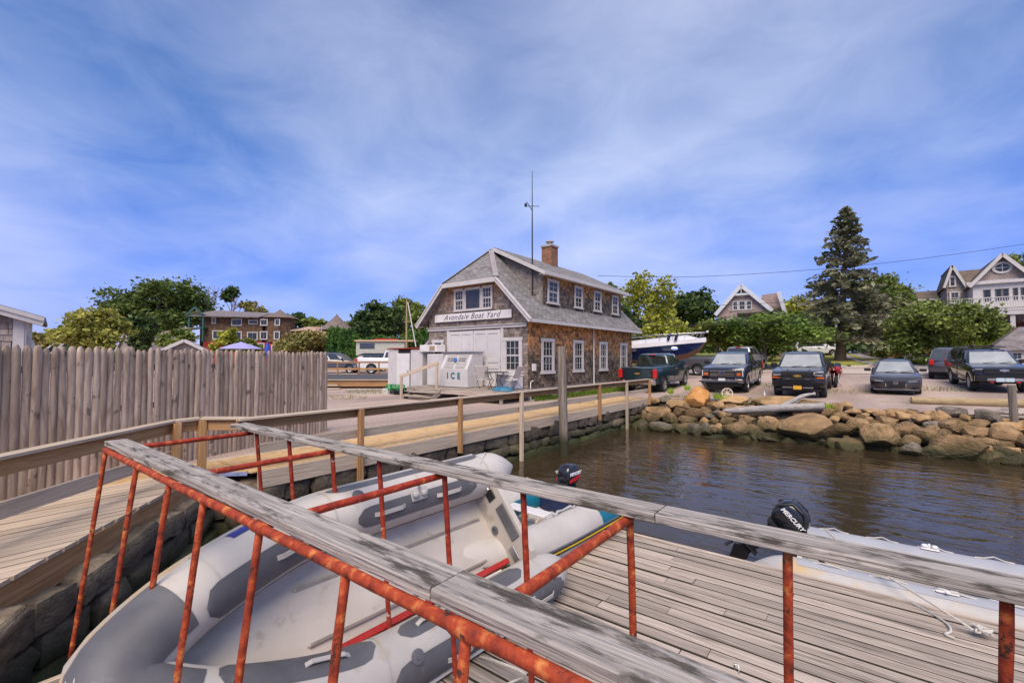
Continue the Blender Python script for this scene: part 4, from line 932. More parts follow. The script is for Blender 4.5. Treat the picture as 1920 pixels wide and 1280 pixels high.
beam('eave_fascia', (XE + .012, YF_, ze - .10), (XE + .012, YB, ze - .10), .03, .15, tw, hs); q = MB(); q.bx(X0 + .02, XE, YF_ + .1, YB - .1, ze - .13, ze - .10); q.build('soffit', MATS['shingle_grey'], hs)
for y in np.arange(Y0 + .3, Y1, .6): beam('rafter_tail', (X0 + .02, y, ze - .05), (XE - .04, y, ze - .17), .05, .09, MATS['shingle_grey'], hs)
beam('trim_band', (-16.92, Y0 - .05, 3.11), (-10.95, Y0 - .05, 3.11), .06, .13, tw, hs); beam('drip_cap', (-16.95, Y0 - .075, 3.19), (-10.92, Y0 - .075, 3.19), .12, .03, tw, hs)
# shed dormer
DX, DA, DB = -11.16, 16.72, 24.95; dz0 = roof_z(DX); dzt = 5.46
q = MB(); q.prism([(DX - .01, dz0 - .1), (DX - .01, dzt), (XC, zr - .12), (XC, dz0 - .1)], DA + .012, DB); q.build('dormer_wall', MATS['shingle_grey'], hs)
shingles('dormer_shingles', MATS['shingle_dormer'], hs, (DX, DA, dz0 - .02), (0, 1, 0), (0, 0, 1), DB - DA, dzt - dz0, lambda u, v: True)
shingles('dormer_cheek', MATS['shingle_grey'], hs, (XC, DA, dz0), (1, 0, 0), (0, 0, 1), DX - XC, 2.6, lambda u, v: roof_z(XC + u) - .05 < dz0 + v < dzt + (DX - (XC + u)) * .43)
dr = [(DX + .36, DA - .3, dzt - .05), (DX + .36, DB + .3, dzt - .05), (XC + .12, DB + .3, zr + .0), (XC + .12, DA - .3, zr + .0)]
roof_slab('dormer_roof', [(a, b_, c + .13) for a, b_, c in dr], (0, 1, 0), MATS['asphalt_roof'], hs, .08)
beam('dormer_fascia', (DX + .375, DA - .3, dzt + .0), (DX + .375, DB + .3, dzt + .0), .04, .17, tw, hs); beam('dormer_rake', Vector(dr[0]) + Vector((0, -.02, .02)), Vector(dr[3]) + Vector((0, -.02, .02)), .04, .16, tw, hs); q = MB(); q.slab([(DX + .36, DA - .3, dzt - .05), (DX, DA - .3, dzt - .05), (DX, DB + .3, dzt - .05), (DX + .36, DB + .3, dzt - .05)], .02); q.build('soffit', tw, hs)
def face_front(x, z, y=Y0 - .036): return frame3((x, y, z), (1, 0, 0), UP)
def face_side(y, z, x=X0 + .036): return frame3((x, y, z), (0, 1, 0), UP)
def ypx(px, x):
    d = ray(px, 640); return d.y * x / d.x
for a, c in ((1025, 1046), (1075.5, 1091), (1112, 1126), (1146, 1158)):
    ya, yb = ypx(a, DX), ypx(c, DX); window(hs, face_side((ya + yb) / 2, 4.74, DX + .036), (yb - ya) - .2, .96, .09, 2, 2)
for ya, yb in ((16.16, 17.17), (18.87, 19.85), (21.58, 22.49), (24.14, 25.07)): window(hs, face_side((ya + yb) / 2, 1.83), yb - ya - .26, 1.3, .125, 3, 2)
window(hs, face_front(-11.67, 1.86), .72, 1.25, .14, 3, 2)
window(hs, face_front(-16.2, 2.2), .5, .6, .13, 2, 1)
window(hs, face_front(-14.8, 4.42), .50, .92, .075, 3, 2, glass=MATS['room_dark'], sill=False); window(hs, face_front(-13.95, 4.42), .92, .92, .075, 1, 1, glass=MATS['room_dark'], split=False, sill=False); window(hs, face_front(-13.1, 4.42), .50, .92, .075, 3, 2, glass=MATS['room_dark'], sill=False)
# double doors
for xa, xb in ((-15.46, -13.90), (-13.88, -12.32)):
    q = MB(); q.bx(xa, xb, Y0 - .05, Y0, .52, 2.98); d_ = q.build('door', MATS['door_white'], hs); w_ = xb - xa
    for k in range(3): q = MB(); xx = xa + .07 + k * (w_ - .14) / 2; q.bx(xx - .065, xx + .065, Y0 - .078, Y0 - .05, .525, 2.975); q.build('stile', MATS['door_white'], d_)
    for z in (.60, 1.36, 1.62, 2.90): q = MB(); q.bx(xa + .005, xb - .005, Y0 - .074, Y0 - .051, z - .07, z + .07); q.build('rail', MATS['door_white'], d_)
q = MB(); q.bx(-14.2, -13.72, Y0 - .10, Y0 - .075, 1.40, 1.46); q.tube([(-13.85, Y0 - .1, 1.5), (-13.82, Y0 - .12, 1.38), (-13.86, Y0 - .1, 1.25)], .018, 6); q.build('door_hasp', MATS['steel'], hs)
for xx in (-15.53, -12.25): q = MB(); q.bx(xx - .07, xx + .07, Y0 - .06, Y0, .52, 3.04); q.build('door_casing', tw, hs)
# sign
sg_ = thing('name_board', 'long white name board lettered in dark script across the gable', 'sign', (-14.02, Y0 - .12, 3.45)); q = MB(); q.cbox((-14.02, Y0 - .11, 3.63), (4.68, .045, .36), .012); q.build('board', MATS['white_paint'], sg_)
text('lettering', 'Avondale Boat Yard', .37, MATS['ink'], sg_, frame3((-14.02, Y0 - .137, 3.635), (1, 0, 0), (0, -1, 0)), extr=.003, shear=.42, bold=-.0015, space=1.12)
# fittings
q = MB(); q.tube([(X0 + .07, 20.9, 3.36), (X0 + .07, 20.9, .3), (X0 + .2, 20.9, .2)], .045, 8); q.build('downspout', tw, hs, smooth=50)
q = MB(); q.cbox((X0 + .05, 15.62, 1.36), (.08, .24, .3), .012); q.build('meter_box', MATS['white_paint'], hs)
q = MB(); q.tube([(X0 + .1, 15.3, -.02), (X0 + .1, 15.3, .75), (X0 + .12, 15.42, .82), (X0 + .1, 15.5, .78)], .025, 8); q.build('vent_pipe', tw, hs, smooth=60)
q = MB(); q.cbox((X0 + .1, 23.9, .75), (.16, .3, .4), .03); q.tube([(X0 + .1, 23.8, .6), (X0 + .1, 23.8, .1)], .03, 6); q.build('gas_meter', MATS['steel'], hs)
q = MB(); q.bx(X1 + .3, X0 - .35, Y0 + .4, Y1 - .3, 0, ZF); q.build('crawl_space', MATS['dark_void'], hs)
for x in np.linspace(X1 + .15, X0 - .12, 4): q = MB(); q.cbox((x, Y0 + .15, .25), (.24, .24, .52), .02); q.build('foundation_post', MATS['concrete'], hs)
for y in np.linspace(Y0 + 2.2, Y1 - .2, 5): q = MB(); q.cbox((X0 - .13, y, .25), (.24, .24, .52), .02); q.build('foundation_post', MATS['concrete'], hs)
q = MB(); q.bx(X1, X0, Y0 + .02, Y0 + .1, ZF - .12, ZF); q.bx(X0 - .08, X0 - .0, Y0 + .11, Y1, ZF - .12, ZF); q.build('sill_beam', MATS['shingle_grey'], hs)
ch = MB(); ch.bx(-13.95, -13.3, 20.8, 21.45, 6.2, 7.86); c_ = ch.build('chimney', MATS['chimney_brick'], hs); q = MB(); q.bx(-14.0, -13.25, 20.75, 21.5, 7.86, 7.96); q.lathe([(.15, 7.96), (.15, 8.12), (.24, 8.16), (.24, 8.2), (.1, 8.26)], 14, Matrix.Translation((-13.62, 21.12, 0))); q.build('chimney_cap', MATS['concrete'], c_, smooth=40)
# lean-to on the far side
q = MB(); q.slab([(X1, Y0 + .5, 3.05), (X1, Y0 + 5, 3.05), (X1 - 1.3, Y0 + 5, 2.05), (X1 - 1.3, Y0 + .5, 2.05)], .08); q.build('lean_to_roof', MATS['ridge_cap'], hs); beam('lean_to_rake', (X1, Y0 + .46, 3.0), (X1 - 1.35, Y0 + .46, 1.97), .04, .16, tw, hs); beam('lean_to_post', (X1 - 1.2, Y0 + .6, 0), (X1 - 1.2, Y0 + .6, 2.1), .1, .1, MATS['grey_wood'], hs, up=(1, 0, 0))
am = thing('radio_mast', 'thin black radio mast with wind vane on the dormer corner', 'antenna', (-11.6, 16.55, 4.4)); q = MB(); q.tube([(-11.6, 16.55, 4.3), (-11.6, 16.55, 7.6), (-11.6, 16.55, 10.15)], [.035, .028, .012], 8); q.build('pole', MATS['black_plastic'], am)
q = MB(); q.tube([(-11.85, 16.36, 8.55), (-11.35, 16.74, 8.55)], .015, 6); q.cbox((-11.83, 16.37, 8.6), (.1, .1, .16), .02); q.bar((-11.6, 16.55, 8.35), (-11.8, 16.4, 8.75), .03, .03); q.build('wind_vane', MATS['black_plastic'], am)

# ================================================================ loading deck and the things on it
dk2 = thing('loading_deck', 'low grey timber deck with steps in front of the white doors', 'deck', (-13.5, 14.3, 0))
for k, y in enumerate(np.arange(13.42, 15.2, .146)): beam('plank', (-16.2, y, .47), (-10.75, y, .47), .138, .035, MATS['grey_wood'], dk2)
beam('fascia', (-16.2, 13.33, .36), (-10.75, 13.33, .36), .04, .2, MATS['grey_wood'], dk2); beam('fascia', (-10.73, 13.35, .36), (-10.73, 15.15, .36), .04, .2, MATS['grey_wood'], dk2)
for x in (-16, -14.6, -13.0, -11.8, -10.85): beam('post', (x, 13.42, -.1), (x, 13.42, .44), .11, .11, MATS['grey_wood'], dk2, up=(1, 0, 0))
for k, (y, z) in enumerate(((13.1, .3), (12.8, .14))): beam('step', (-15.75, y, z), (-14.0, y, z), .28, .045, MATS['grey_wood'], dk2)
for x in (-15.7, -14.05): q = MB(); q.add([(x, 13.3, .44), (x, 12.62, 0), (x, 12.9, 0), (x, 13.3, .2)] + [(x + .04, 13.3, .44), (x + .04, 12.62, 0), (x + .04, 12.9, 0), (x + .04, 13.3, .2)], [(0, 1, 2, 3), (7, 6, 5, 4), (0, 4, 5, 1), (1, 5, 6, 2), (2, 6, 7, 3), (3, 7, 4, 0)]); q.build('stringer', MATS['grey_wood'], dk2)
beam('rail_post', (-15.75, 12.65, 0), (-15.75, 12.65, .98), .1, .1, MATS['pale_wood'], dk2, up=(1, 0, 0)); beam('rail_post', (-14.35, 13.4, .3), (-14.35, 13.4, 1.5), .1, .1, MATS['pale_wood'], dk2, up=(1, 0, 0)); beam('hand_rail', (-15.82, 12.62, .95), (-14.3, 13.43, 1.55), .09, .14, MATS['pale_wood'], dk2)
# ice merchandiser
xa, xb = PYp(826, 700, 14.0).x, PYp(877, 700, 14.0).x
ic = thing('ice_bin', 'white ice bin with two grey slanted doors lettered ICE', 'ice bin', ((xa + xb) / 2, 14.4, .49)); prof = [(14.0, .52), (13.98, 1.28), (14.35, 1.98), (14.95, 1.98), (14.95, .52)]
q = MB(); q.add([(xa, y, z) for y, z in prof] + [(xb, y, z) for y, z in prof], [(0, 1, 2, 3, 4), (9, 8, 7, 6, 5)] + [(i, (i + 1) % 5, (i + 1) % 5 + 5, i + 5) for i in range(5)]); q.build('cabinet', MATS['door_white'], ic)
q = MB(); q.bx(xa - .05, xb + .04, 14.25, 15.0, 1.98, 2.03); q.build('lid', MATS['steel'], ic)
sl_n = Vector((0, -.884, .467)); mat('grey_panel_paint', (.33, .31, .29), (.40, .38, .36), rough=.6, scale=4)
for k in (0, 1):
    w_ = (xb - xa); cx = xa + w_ * (.29 + .42 * k); M = frame3((cx, 14.165, 1.62), (1, 0, 0), sl_n); q = MB(); q.cbox((0, 0, .012), (w_ * .36, .70, .03), .01, M); d_ = q.build('bin_door', MATS['grey_panel_paint'], ic)
    q = MB(); [q.box((a, .1 - .1 * b_, .029), (.11, .05, .003), 0, M) for a in (-.12, .03, .15) for b_ in (0, 1)]; q.build('faded_print', MATS['ink'], d_, kind='stuff')
text('lettering', 'I C E', .36, mat('ice_teal', (.0, .14, .17), (.0, .17, .2), rough=.5), ic, frame3(((xa + xb) / 2, 13.975, .98), (1, 0, 0), (0, -1, 0)), extr=.004, bold=.012, space=1.1)
q = MB(); q.lathe([(.09, 0), (.09, .006)], 14, frame3((xa + (xb - xa) * .5, 14.1, 1.68), (1, 0, 0), sl_n)); q.build('decal', mat('decal_blue', (.02, .12, .4), rough=.5), ic)
xc_, xd_ = PYp(799, 700, 14.1).x, xa - .04
q = MB(); q.cbox(((xc_ + xd_) / 2, 14.6, 1.22), (xd_ - xc_, .9, 1.42), .02); tag(q.build('white_cabinet', MATS['door_white'], smooth=None), 'plain white cabinet left of the ice bin', 'cabinet')
# white storage shed
sx0, sx1, sy, sh = -19.15, -16.55, 14.55, 2.16
ss = thing('storage_shed', 'white board storage shed with a narrow door left of the ice bin', 'shed', ((sx0 + sx1) / 2, sy, 0)); k = 0
for x in np.arange(sx0, sx1 - .05, .2):
    if -18.45 < x + .1 < -17.45: continue
    beam('board', (x + .1, sy - .01, .2), (x + .1, sy - .01, sh), .192, .03, MATS['door_white'], ss, up=(0, 1, 0))
q = MB(); q.bx(sx0, sx1, sy + .012, sy + 1.3, .12, sh - .01); q.build('shell', MATS['door_white'], ss); q = MB(); q.slab([(sx0 - .06, sy - .08, sh + .09), (sx1 + .06, sy - .08, sh + .09), (sx1 + .06, sy + 1.4, sh + .03), (sx0 - .06, sy + 1.4, sh + .03)], .05); q.build('roof', MATS['rust_deep'], ss)
q = MB(); q.bx(-18.43, -17.47, sy - .045, sy - .005, .3, 1.98); d_ = q.build('door', MATS['white_paint'], ss); q = MB(); q.bx(-17.62, -17.5, sy - .075, sy - .045, 1.08, 1.13); q.build('latch', MATS['steel'], d_)
q = MB(); q.bx(-18.45, -17.45, sy - .012, sy + .01, .2, 2.16); q.build('door_frame', MATS['dark_void'], ss)
wa = thing('window_air_conditioner', 'boxy white air conditioner on the shed roof beside the doors', 'air conditioner', (-16.0, 14.6, 2.03)); q = MB(); q.cbox((-16.1, 14.75, 2.2), (1.15, .6, .33), .02); q.build('case', MATS['white_paint'], wa); q = MB(); q.bx(-15.98, -15.62, 14.435, 14.45, 2.1, 2.3); q.build('grille', mat('tan_grille', (.28, .20, .14), (.34, .25, .18), rough=.8, scale=30), wa)
mat('crate_green', (.01, .25, .05), (.02, .33, .08), rough=.5); mat('blue_tarp', (.02, .10, .18), (.05, .20, .30), rough=.5, scale=8)
def crate(x, y, m, label, rz=0, z=0):
    t_ = thing('milk_crate', label, 'crate', (x, y, z), rz); q = MB()
    for a in (-.15, .15):
        for c in (-.15, .15): q.bx(a - .02, a + .02, c - .02, c + .02, 0, .26)
    for z0 in (.02, .1, .18, .25):
        for a in (-.155, .155): q.bx(a - .008, a + .008, -.16, .16, z0 - .02, z0 + .015); q.bx(-.16, .16, a - .008, a + .008, z0 - .021, z0 + .016)
    q.build('lattice', m, t_, local=True, kind='stuff'); q = MB(); q.bx(-.15, .15, -.15, .15, 0, .015); q.build('base', m, t_, local=True); return t_
crate(-18.6, 14.1, MATS['white_paint'], 'white milk crate under the left corner of the shed', .1); crate(-18.1, 14.15, MATS['black_plastic'], 'black milk crate between white and green crates under the shed', -.1); crate(-17.65, 14.05, MATS['black_plastic'], 'black milk crate below the shed door', .2)
crate(-18.35, 14.12, MATS['crate_green'], 'green crate lid lying on the white and black crates', .0, .2); crate(-17.7, 14.12, MATS['crate_green'], 'green crate on the black crate below the shed door', .15, .2)
# chairs, table, chest
mat('sling', (.55, .50, .45), (.62, .58, .53), rough=.8, scale=6)
def patio_chair(x, y, rz, label):
    t_ = thing('folding_chair', label, 'chair', (x, y, .49), rz, 'folding patio chairs on the deck')
    for s_ in (-1, 1):
        q = MB(); q.tube([(s_ * .27, -.28, 0), (s_ * .27, .05, .36), (s_ * .27, .3, .92)], .014, 6); q.build('side_frame', MATS['steel'], t_, local=True, smooth=60)
        q = MB(); q.tube([(s_ * .27, .28, 0), (s_ * .27, .0, .3), (s_ * .27, -.28, .42)], .014, 6); q.build('leg', MATS['steel'], t_, local=True, smooth=60); q = MB(); q.bar((s_ * .29, -.25, .62), (s_ * .29, .2, .64), .05, .025); q.build('armrest', MATS['white_paint'], t_, local=True)
    q = MB(); q.slab([(-.26, -.26, .41), (.26, -.26, .41), (.26, .12, .40), (-.26, .12, .40)], .02); q.build('seat', MATS['sling'], t_, local=True)
    q = MB(); q.slab([(-.26, .09, .46), (.26, .09, .46), (.26, .31, .94), (-.26, .31, .94)], .02); q.build('backrest', MATS['sling'], t_, local=True); return t_
patio_chair(PYp(905, 710, 14.0).x, 14.05, rad(-160), 'cream folding chair nearest the ice bin'); patio_chair(PYp(962, 710, 14.3).x, 14.35, rad(-80), 'cream folding chair beside the white chest')
tx = PYp(931, 700, 14.2).x; tb_ = thing('patio_table', 'small black metal table between the folding chairs', 'table', (tx, 14.2, .49)); q = MB(); q.lathe([(.48, .68), (.5, .69), (.5, .705), (.0, .71)], 20); q.build('table_top', MATS['black_plastic'], tb_, local=True)
for a in range(4): q = MB(); q.tube([(.3 * math.cos(a * 1.57 + .8), .3 * math.sin(a * 1.57 + .8), .68), (.12 * math.cos(a * 1.57 + .8), .12 * math.sin(a * 1.57 + .8), .35), (.34 * math.cos(a * 1.57 + .8), .34 * math.sin(a * 1.57 + .8), 0)], .014, 6); q.build('leg', MATS['black_plastic'], tb_, local=True)
cx = PYp(956, 710, 14.85).x; ct = thing('storage_chest', 'low white storage chest under the front window', 'chest', (cx, 14.85, .49)); q = MB(); q.cbox((cx, 14.85, .76), (1.0, .5, .52), .03); q.build('body', MATS['white_paint'], ct); q = MB(); q.cbox((cx, 14.85, 1.045), (1.04, .54, .06), .02); q.build('lid', MATS['white_paint'], ct)
q = MB(); rs = random.Random(4); q.loft([[(PYp(942, 725, 13.75).x + .5 * s_ * math.cos(a) * (1 + .2 * math.sin(5 * a)), 13.75 + .3 * s_ * math.sin(a), z) for a in [k * .524 for k in range(12)]] for s_, z in ((1, .49), (.95, .56), (.7, .62), (.3, .66))]); tag(q.build('folded_tarp', MATS['blue_tarp'], smooth=50), 'blue tarp bundled on the deck edge below the chest', 'tarp')
# ================================================================ vehicles (x forward, y left, z up; origin on the ground)
def paint(name, c, metal=.35, rough=.28):
    return mat(name, c, tuple(min(1, v * 1.12 + .002) for v in c), rough=rough, metal=metal, coat=1.0, scale=1.2)
mat('car_glass', (.014, .018, .018), (.03, .036, .036), rough=.05, spec=.9, coat=.6)
mat('windshield_glass', (.27, .285, .27), (.38, .395, .375), rough=.07, spec=1.0, coat=1.0, scale=1.2)  # pale base colour paints in the bright sky reflected by the windshields
mat('car_black', (.012, .012, .013), (.02, .02, .021), rough=.55)
mat('lamp_clear', (.45, .45, .46), (.6, .6, .6), rough=.12, spec=.8, coat=.8)
mat('lamp_dark', (.03, .03, .035), (.08, .08, .085), rough=.1, coat=.8)
mat('lamp_red', (.5, .008, .01), (.6, .015, .012), rough=.15, coat=.8)
mat('lamp_amber', (.55, .10, .008), (.65, .15, .012), rough=.15, coat=.8)
mat('alloy', (.42, .42, .43), (.55, .55, .56), rough=.3, metal=.85)
mat('alloy_dark', (.06, .06, .062), (.1, .1, .1), rough=.35, metal=.7)
mat('gold', (.55, .33, .06), (.62, .40, .10), rough=.3, metal=.7)
mat('plate_white', (.62, .62, .62), (.7, .7, .7), rough=.5); mat('plate_yellow', (.62, .33, .02), (.68, .38, .03), rough=.5); mat('plate_blue', (.45, .55, .62), (.52, .62, .68), rough=.5)
mat('plate_ink', (.03, .05, .18), rough=.6)
WHEELS = {}
def wheel_meshes(r_, w_, sp):
    k = (r_, w_, sp)
    if k not in WHEELS:
        M = Matrix.Rotation(math.pi / 2, 4, 'X'); t_ = MB(); t_.lathe([(r_ * .62, -w_ * .42), (r_ * .70, -w_ * .5), (r_ * .93, -w_ * .48), (r_, -w_ * .32), (r_, w_ * .32), (r_ * .93, w_ * .48), (r_ * .70, w_ * .5), (r_ * .62, w_ * .42)], 26, M, True)
        h = MB(); h.lathe([(r_ * .64, -w_ * .40), (r_ * .64, w_ * .30), (r_ * .60, w_ * .44), (r_ * .55, w_ * .40), (r_ * .52, w_ * .12), (0.001, w_ * .10)], 26, M); h.lathe([(r_ * .14, w_ * .1), (r_ * .14, w_ * .36), (.001, w_ * .38)], 12, M)
        for i in range(sp):
            a = 2 * math.pi * i / sp; d = Vector((math.cos(a), 0, math.sin(a))); h.bar(d * r_ * .1 + Vector((0, -w_ * .30, 0)), d * r_ * .58 + Vector((0, -w_ * .34, 0)), r_ * .13, w_ * .14, (0, 1, 0))
        # outer face of the rim looks along -y in wheel space
        WHEELS[k] = (t_.mesh('wheel', 40), h.mesh('rim', 35))
    return WHEELS[k]
def vehicle(name, label, cat, M, P, group=None):
    t_ = thing(name, label, cat, mtx=M, group=group); Lh, hw = P['L'] / 2, P['W'] / 2; pm = P['paint']; wr = P['wr']; zb = P['zb']; ra = wr * P.get('arch', 1.17)
    top = P['top']; prof = list(top)
    for xw in sorted((P['xr'], P['xf'])):
        s0 = math.asin(max(-1, min(1, (zb - wr) / ra))); c0 = math.cos(s0) * ra
        prof += [(xw - c0, zb)] + [(xw + ra * math.cos(a), wr + ra * math.sin(a)) for a in np.linspace(math.pi - s0, s0, 11)[1:-1]] + [(xw + c0, zb)]
    belt = max(z for x, z in top); rings = []
    for f in (-1, -.985, -.94, -.80, -.45, 0, .45, .80, .94, .985, 1):
        a = abs(f); er = P.get('er', .16) * a ** 3.2; ring = []
        for x, z in prof:
            kx = max(0, (abs(x) / Lh - .55) / .45); x2 = x - math.copysign(er * kx ** 2, x); top_f = max(0, (z - zb) / (belt - zb)); y = f * hw * (1 - .035 * (1 - top_f) ** 2 - .05 * max(0, top_f - .55) / .45 * P.get('tum', 1))
            ring.append((x2 - (.02 * math.copysign(1, x) if a > .99 else 0), y, z - (.03 if a > .99 else .012 if a > .97 else 0) * (1 if top_f > .9 else 0)))
        rings.append(ring)
    q = MB(); q.loft(rings); q.build('body', pm, t_, smooth=38, local=True)
    q = MB(); q.bx(-Lh + .35, Lh - .35, -hw * .72, hw * .72, zb - .06, zb + .35); q.build('underbody', MATS['car_black'], t_, local=True)
    # cab
    bx0, bx1, zc, hb_ = P['cb']; tx0, tx1, zt, ht_ = P['ct']
    def ring(x0, x1, h_, z, c): return [(x1 - c, -h_, z), (x1, -h_ + c, z), (x1, h_ - c, z), (x1 - c, h_, z), (x0 + c, h_, z), (x0, h_ - c, z), (x0, -h_ + c, z), (x0 + c, -h_, z)]
    q = MB(); lp = lambda a, b_, f: a + (b_ - a) * f
    q.loft([ring(bx0, bx1, hb_, zc - .06, .05), ring(bx0, bx1, hb_, zc, .05), ring(lp(bx0, tx0, .9), lp(bx1, tx1, .9), lp(hb_, ht_, .9), lp(zc, zt, .9), .07), ring(tx0 + .05, tx1 - .08, ht_ - .03, zt - .015, .09), ring(tx0 + .2, tx1 - .28, ht_ - .18, zt + .02, .1)]); q.build('cab', P.get('cabpaint', pm), t_, smooth=48, local=True)
    gl = MATS['car_glass']
    def sp_(s_, u, v): return Vector((lp(lp(bx0, tx0, v), lp(bx1, tx1, v), u), s_ * (lp(hb_, ht_, v) + .006), lp(zc, zt, v)))
    for s_ in (-1, 1):
        for u0, u1 in P['side']:
            q = MB(); q.slab([sp_(s_, u0, .10), sp_(s_, u1, .10), sp_(s_, lp(u1, .5, .06), .84), sp_(s_, lp(u0, .5, .06), .84)], .012, Vector((0, s_, .3)).normalized()); q.build('side_window', gl, t_, local=True)
    def fr(v, s_, front):
        x = lp(bx1, tx1, v) + .008 if front else lp(bx0, tx0, v) - .008; return Vector((x, s_ * (lp(hb_, ht_, v) - .10), lp(zc, zt, v)))
    q = MB(); q.slab([fr(.05, -1, 1), fr(.05, 1, 1), fr(.88, 1, 1), fr(.88, -1, 1)], .012, Vector((1, 0, .5)).normalized()); ws_ = q.build('windshield', MATS['windshield_glass'], t_, local=True)
    for yy in (-.35, .2): q = MB(); q.bar(fr(.05, 0, 1) + Vector((.015, yy, 0)), fr(.14, 0, 1) + Vector((.012, yy + .42, 0)), .02, .015); q.build('wiper', MATS['car_black'], ws_, local=True)
    q = MB(); q.slab([fr(.14, -1, 0), fr(.14, 1, 0), fr(.84, 1, 0), fr(.84, -1, 0)], .012, Vector((-1, 0, .3)).normalized()); q.build('rear_window', gl, t_, local=True)
    tm, rm = wheel_meshes(wr, P.get('ww', .25), P.get('sp', 6))
    for xw in (P['xf'], P['xr']):
        for s_ in (-1, 1):
            Mw = Matrix.Translation((xw, s_ * (hw - P.get('ww', .25) * .5 - .015), wr)) @ Matrix.Rotation(math.pi if s_ > 0 else 0, 4, 'Z')
            wo = link('wheel', tm, MATS['rubber'], t_, True, Mw); link('rim', rm, P.get('rim', MATS['alloy']), wo, True)
    # mirrors
    mx_, mz_ = bx1 - P.get('mback', .45), zc + .10
    for s_ in (-1, 1): q = MB(); q.cbox((mx_, s_ * (hw + .11), mz_), (.12, .26, P.get('mh', .19)), .035); q.bx(mx_ - .03, mx_ + .03, min(s_ * (hb_ - .05), s_ * (hw + .03)), max(s_ * (hb_ - .05), s_ * (hw + .03)), mz_ - .05, mz_ - .01); q.build('mirror', P.get('mirror', MATS['car_black']), t_, smooth=40, local=True)
    for (nm, c, d, mk) in P.get('bits', ()):        # mirrored when y is not zero
        for s_ in ((-1, 1) if abs(c[1]) > .001 else (1,)):
            q = MB(); q.cbox((c[0], c[1] * s_, c[2]), d, min(d) * .22); q.build(nm, MATS[mk] if isinstance(mk, str) else mk, t_, smooth=40, local=True)
    if P.get('emblem'): P['emblem'](t_)
    return t_
def bowtie(x, z, m, s_=1.0, rear=False):
    def f(t_):
        q = MB(); d = -1 if rear else 1; P_ = [(-.13, -.035), (-.045, -.035), (-.045, -.055), (.045, -.055), (.045, -.035), (.15, -.035), (.13, .035), (.045, .035), (.045, .055), (-.045, .055), (-.045, .035), (-.15, .035)]
        q.prism([(a * s_, c * s_) for a, c in P_], -.012, .012, Matrix.Translation((x, 0, z)) @ Matrix.Rotation(math.pi / 2, 4, 'Z')); q.build('emblem', m, t_, local=True)
    return f
def oval(x, z, a, b_, m, ring=False, wings=False):
    def f(t_):
        q = MB(); M = Matrix.Translation((x, 0, z)) @ Matrix.Rotation(math.pi / 2, 4, 'Y') @ Matrix.Diagonal((b_, a, 1, 1)); q.lathe([(.78 if ring else 0.001, 0), (1, 0), (1, .02), (.8 if ring else .001, .02)], 20, M, ring)
        if wings: q.bar((x + .01, -a * .8, z + b_ * .3), (x + .01, 0, z - b_ * .2), .02, .02); q.bar((x + .01, a * .8, z + b_ * .3), (x + .01, 0, z - b_ * .2), .02, .02)
        q.build('emblem', m, t_, local=True)
        if not ring: r_ = MB(); r_.lathe([(.86, .021), (.001, .022)], 20, M); r_.build('emblem_field', paint('ford_blue', (.02, .04, .16)), t_, local=True)
    return f
def put(x, y, head, slope=True):
    z = hill(x, y); M = Matrix.Translation((x, y, z)) @ Matrix.Rotation(rad(head), 4, 'Z')
    if slope and y > 24:
        k = math.atan(.048) * math.sin(rad(head)); M = M @ Matrix.Rotation(-k, 4, 'Y') @ Matrix.Rotation(math.atan(.048) * math.cos(rad(head)), 4, 'X')
    return M
def pickup(**k):
    L_ = k.get('L', 5.85); h = L_ / 2; hz = k.get('hood', 1.20); bz = k.get('bed', 1.33)
    P = dict(L=L_, W=2.03, wr=.405, zb=.46, xf=h - .98, xr=-h + 1.22, ww=.28, sp=6,
             top=[(h - .04, .50), (h, .60), (h, .80), (h - .03, 1.0), (h - .06, hz - .10), (h - .14, hz - .02), (h - .5, hz + .03), (h - 1.45, hz + .10), (h - 1.55, hz + .12), (-.62, bz - .02), (-.70, bz), (-h + .08, bz + .02), (-h + .01, bz), (-h, 1.0), (-h + .02, .62), (-h + .06, .52)],
             cb=(-.78, h - 1.38, hz + .08, .93), ct=(-.58, h - 2.25, 1.93, .76), side=((.05, .40), (.44, .74)), paint=k['paint'])
    P.update({a: b_ for a, b_ in k.items() if a not in ('hood', 'bed')}); return P
h = 2.925
chev_rear = [('tail_lamp', (-h - .0, .90, 1.05), (.12, .2, .44), 'lamp_red'), ('rear_bumper', (-h - .08, 0, .62), (.18, 1.96, .24), 'chrome'), ('tailgate_seam', (-h - .002, .74, 1.02), (.02, .015, .56), 'car_black'), ('tailgate_handle', (-h - .01, 0, 1.22), (.03, .22, .06), 'car_black'), ('brake_lamp', (-.64, 0, 1.90), (.08, .36, .05), 'lamp_red'), ('plate', (-h - .175, 0, .62), (.015, .3, .15), 'plate_white'), ('running_board', (.1, .97, .42), (2.1, .16, .06), 'chrome'), ('hitch', (-h - .16, 0, .46), (.2, .1, .1), 'car_black'), ('door_handle', (.25, 1.005, 1.13), (.2, .03, .05), 'chrome'), ('door_seam', (-.12, .99, .92), (.015, .03, .7), 'car_black')]
teal = vehicle('pickup_truck', 'dark teal pickup seen from behind beside the shingled building', 'pickup truck', put(-9.12, 25.15, 91), pickup(paint=paint('teal_paint', (.014, .036, .048)), bits=chev_rear, emblem=bowtie(-h - .012, 1.05, MATS['gold'], 1.0, True), mirror=paint('teal_paint', (.014, .036, .048)), mh=.28))
def front_bits(h, grille, amber=False): return []
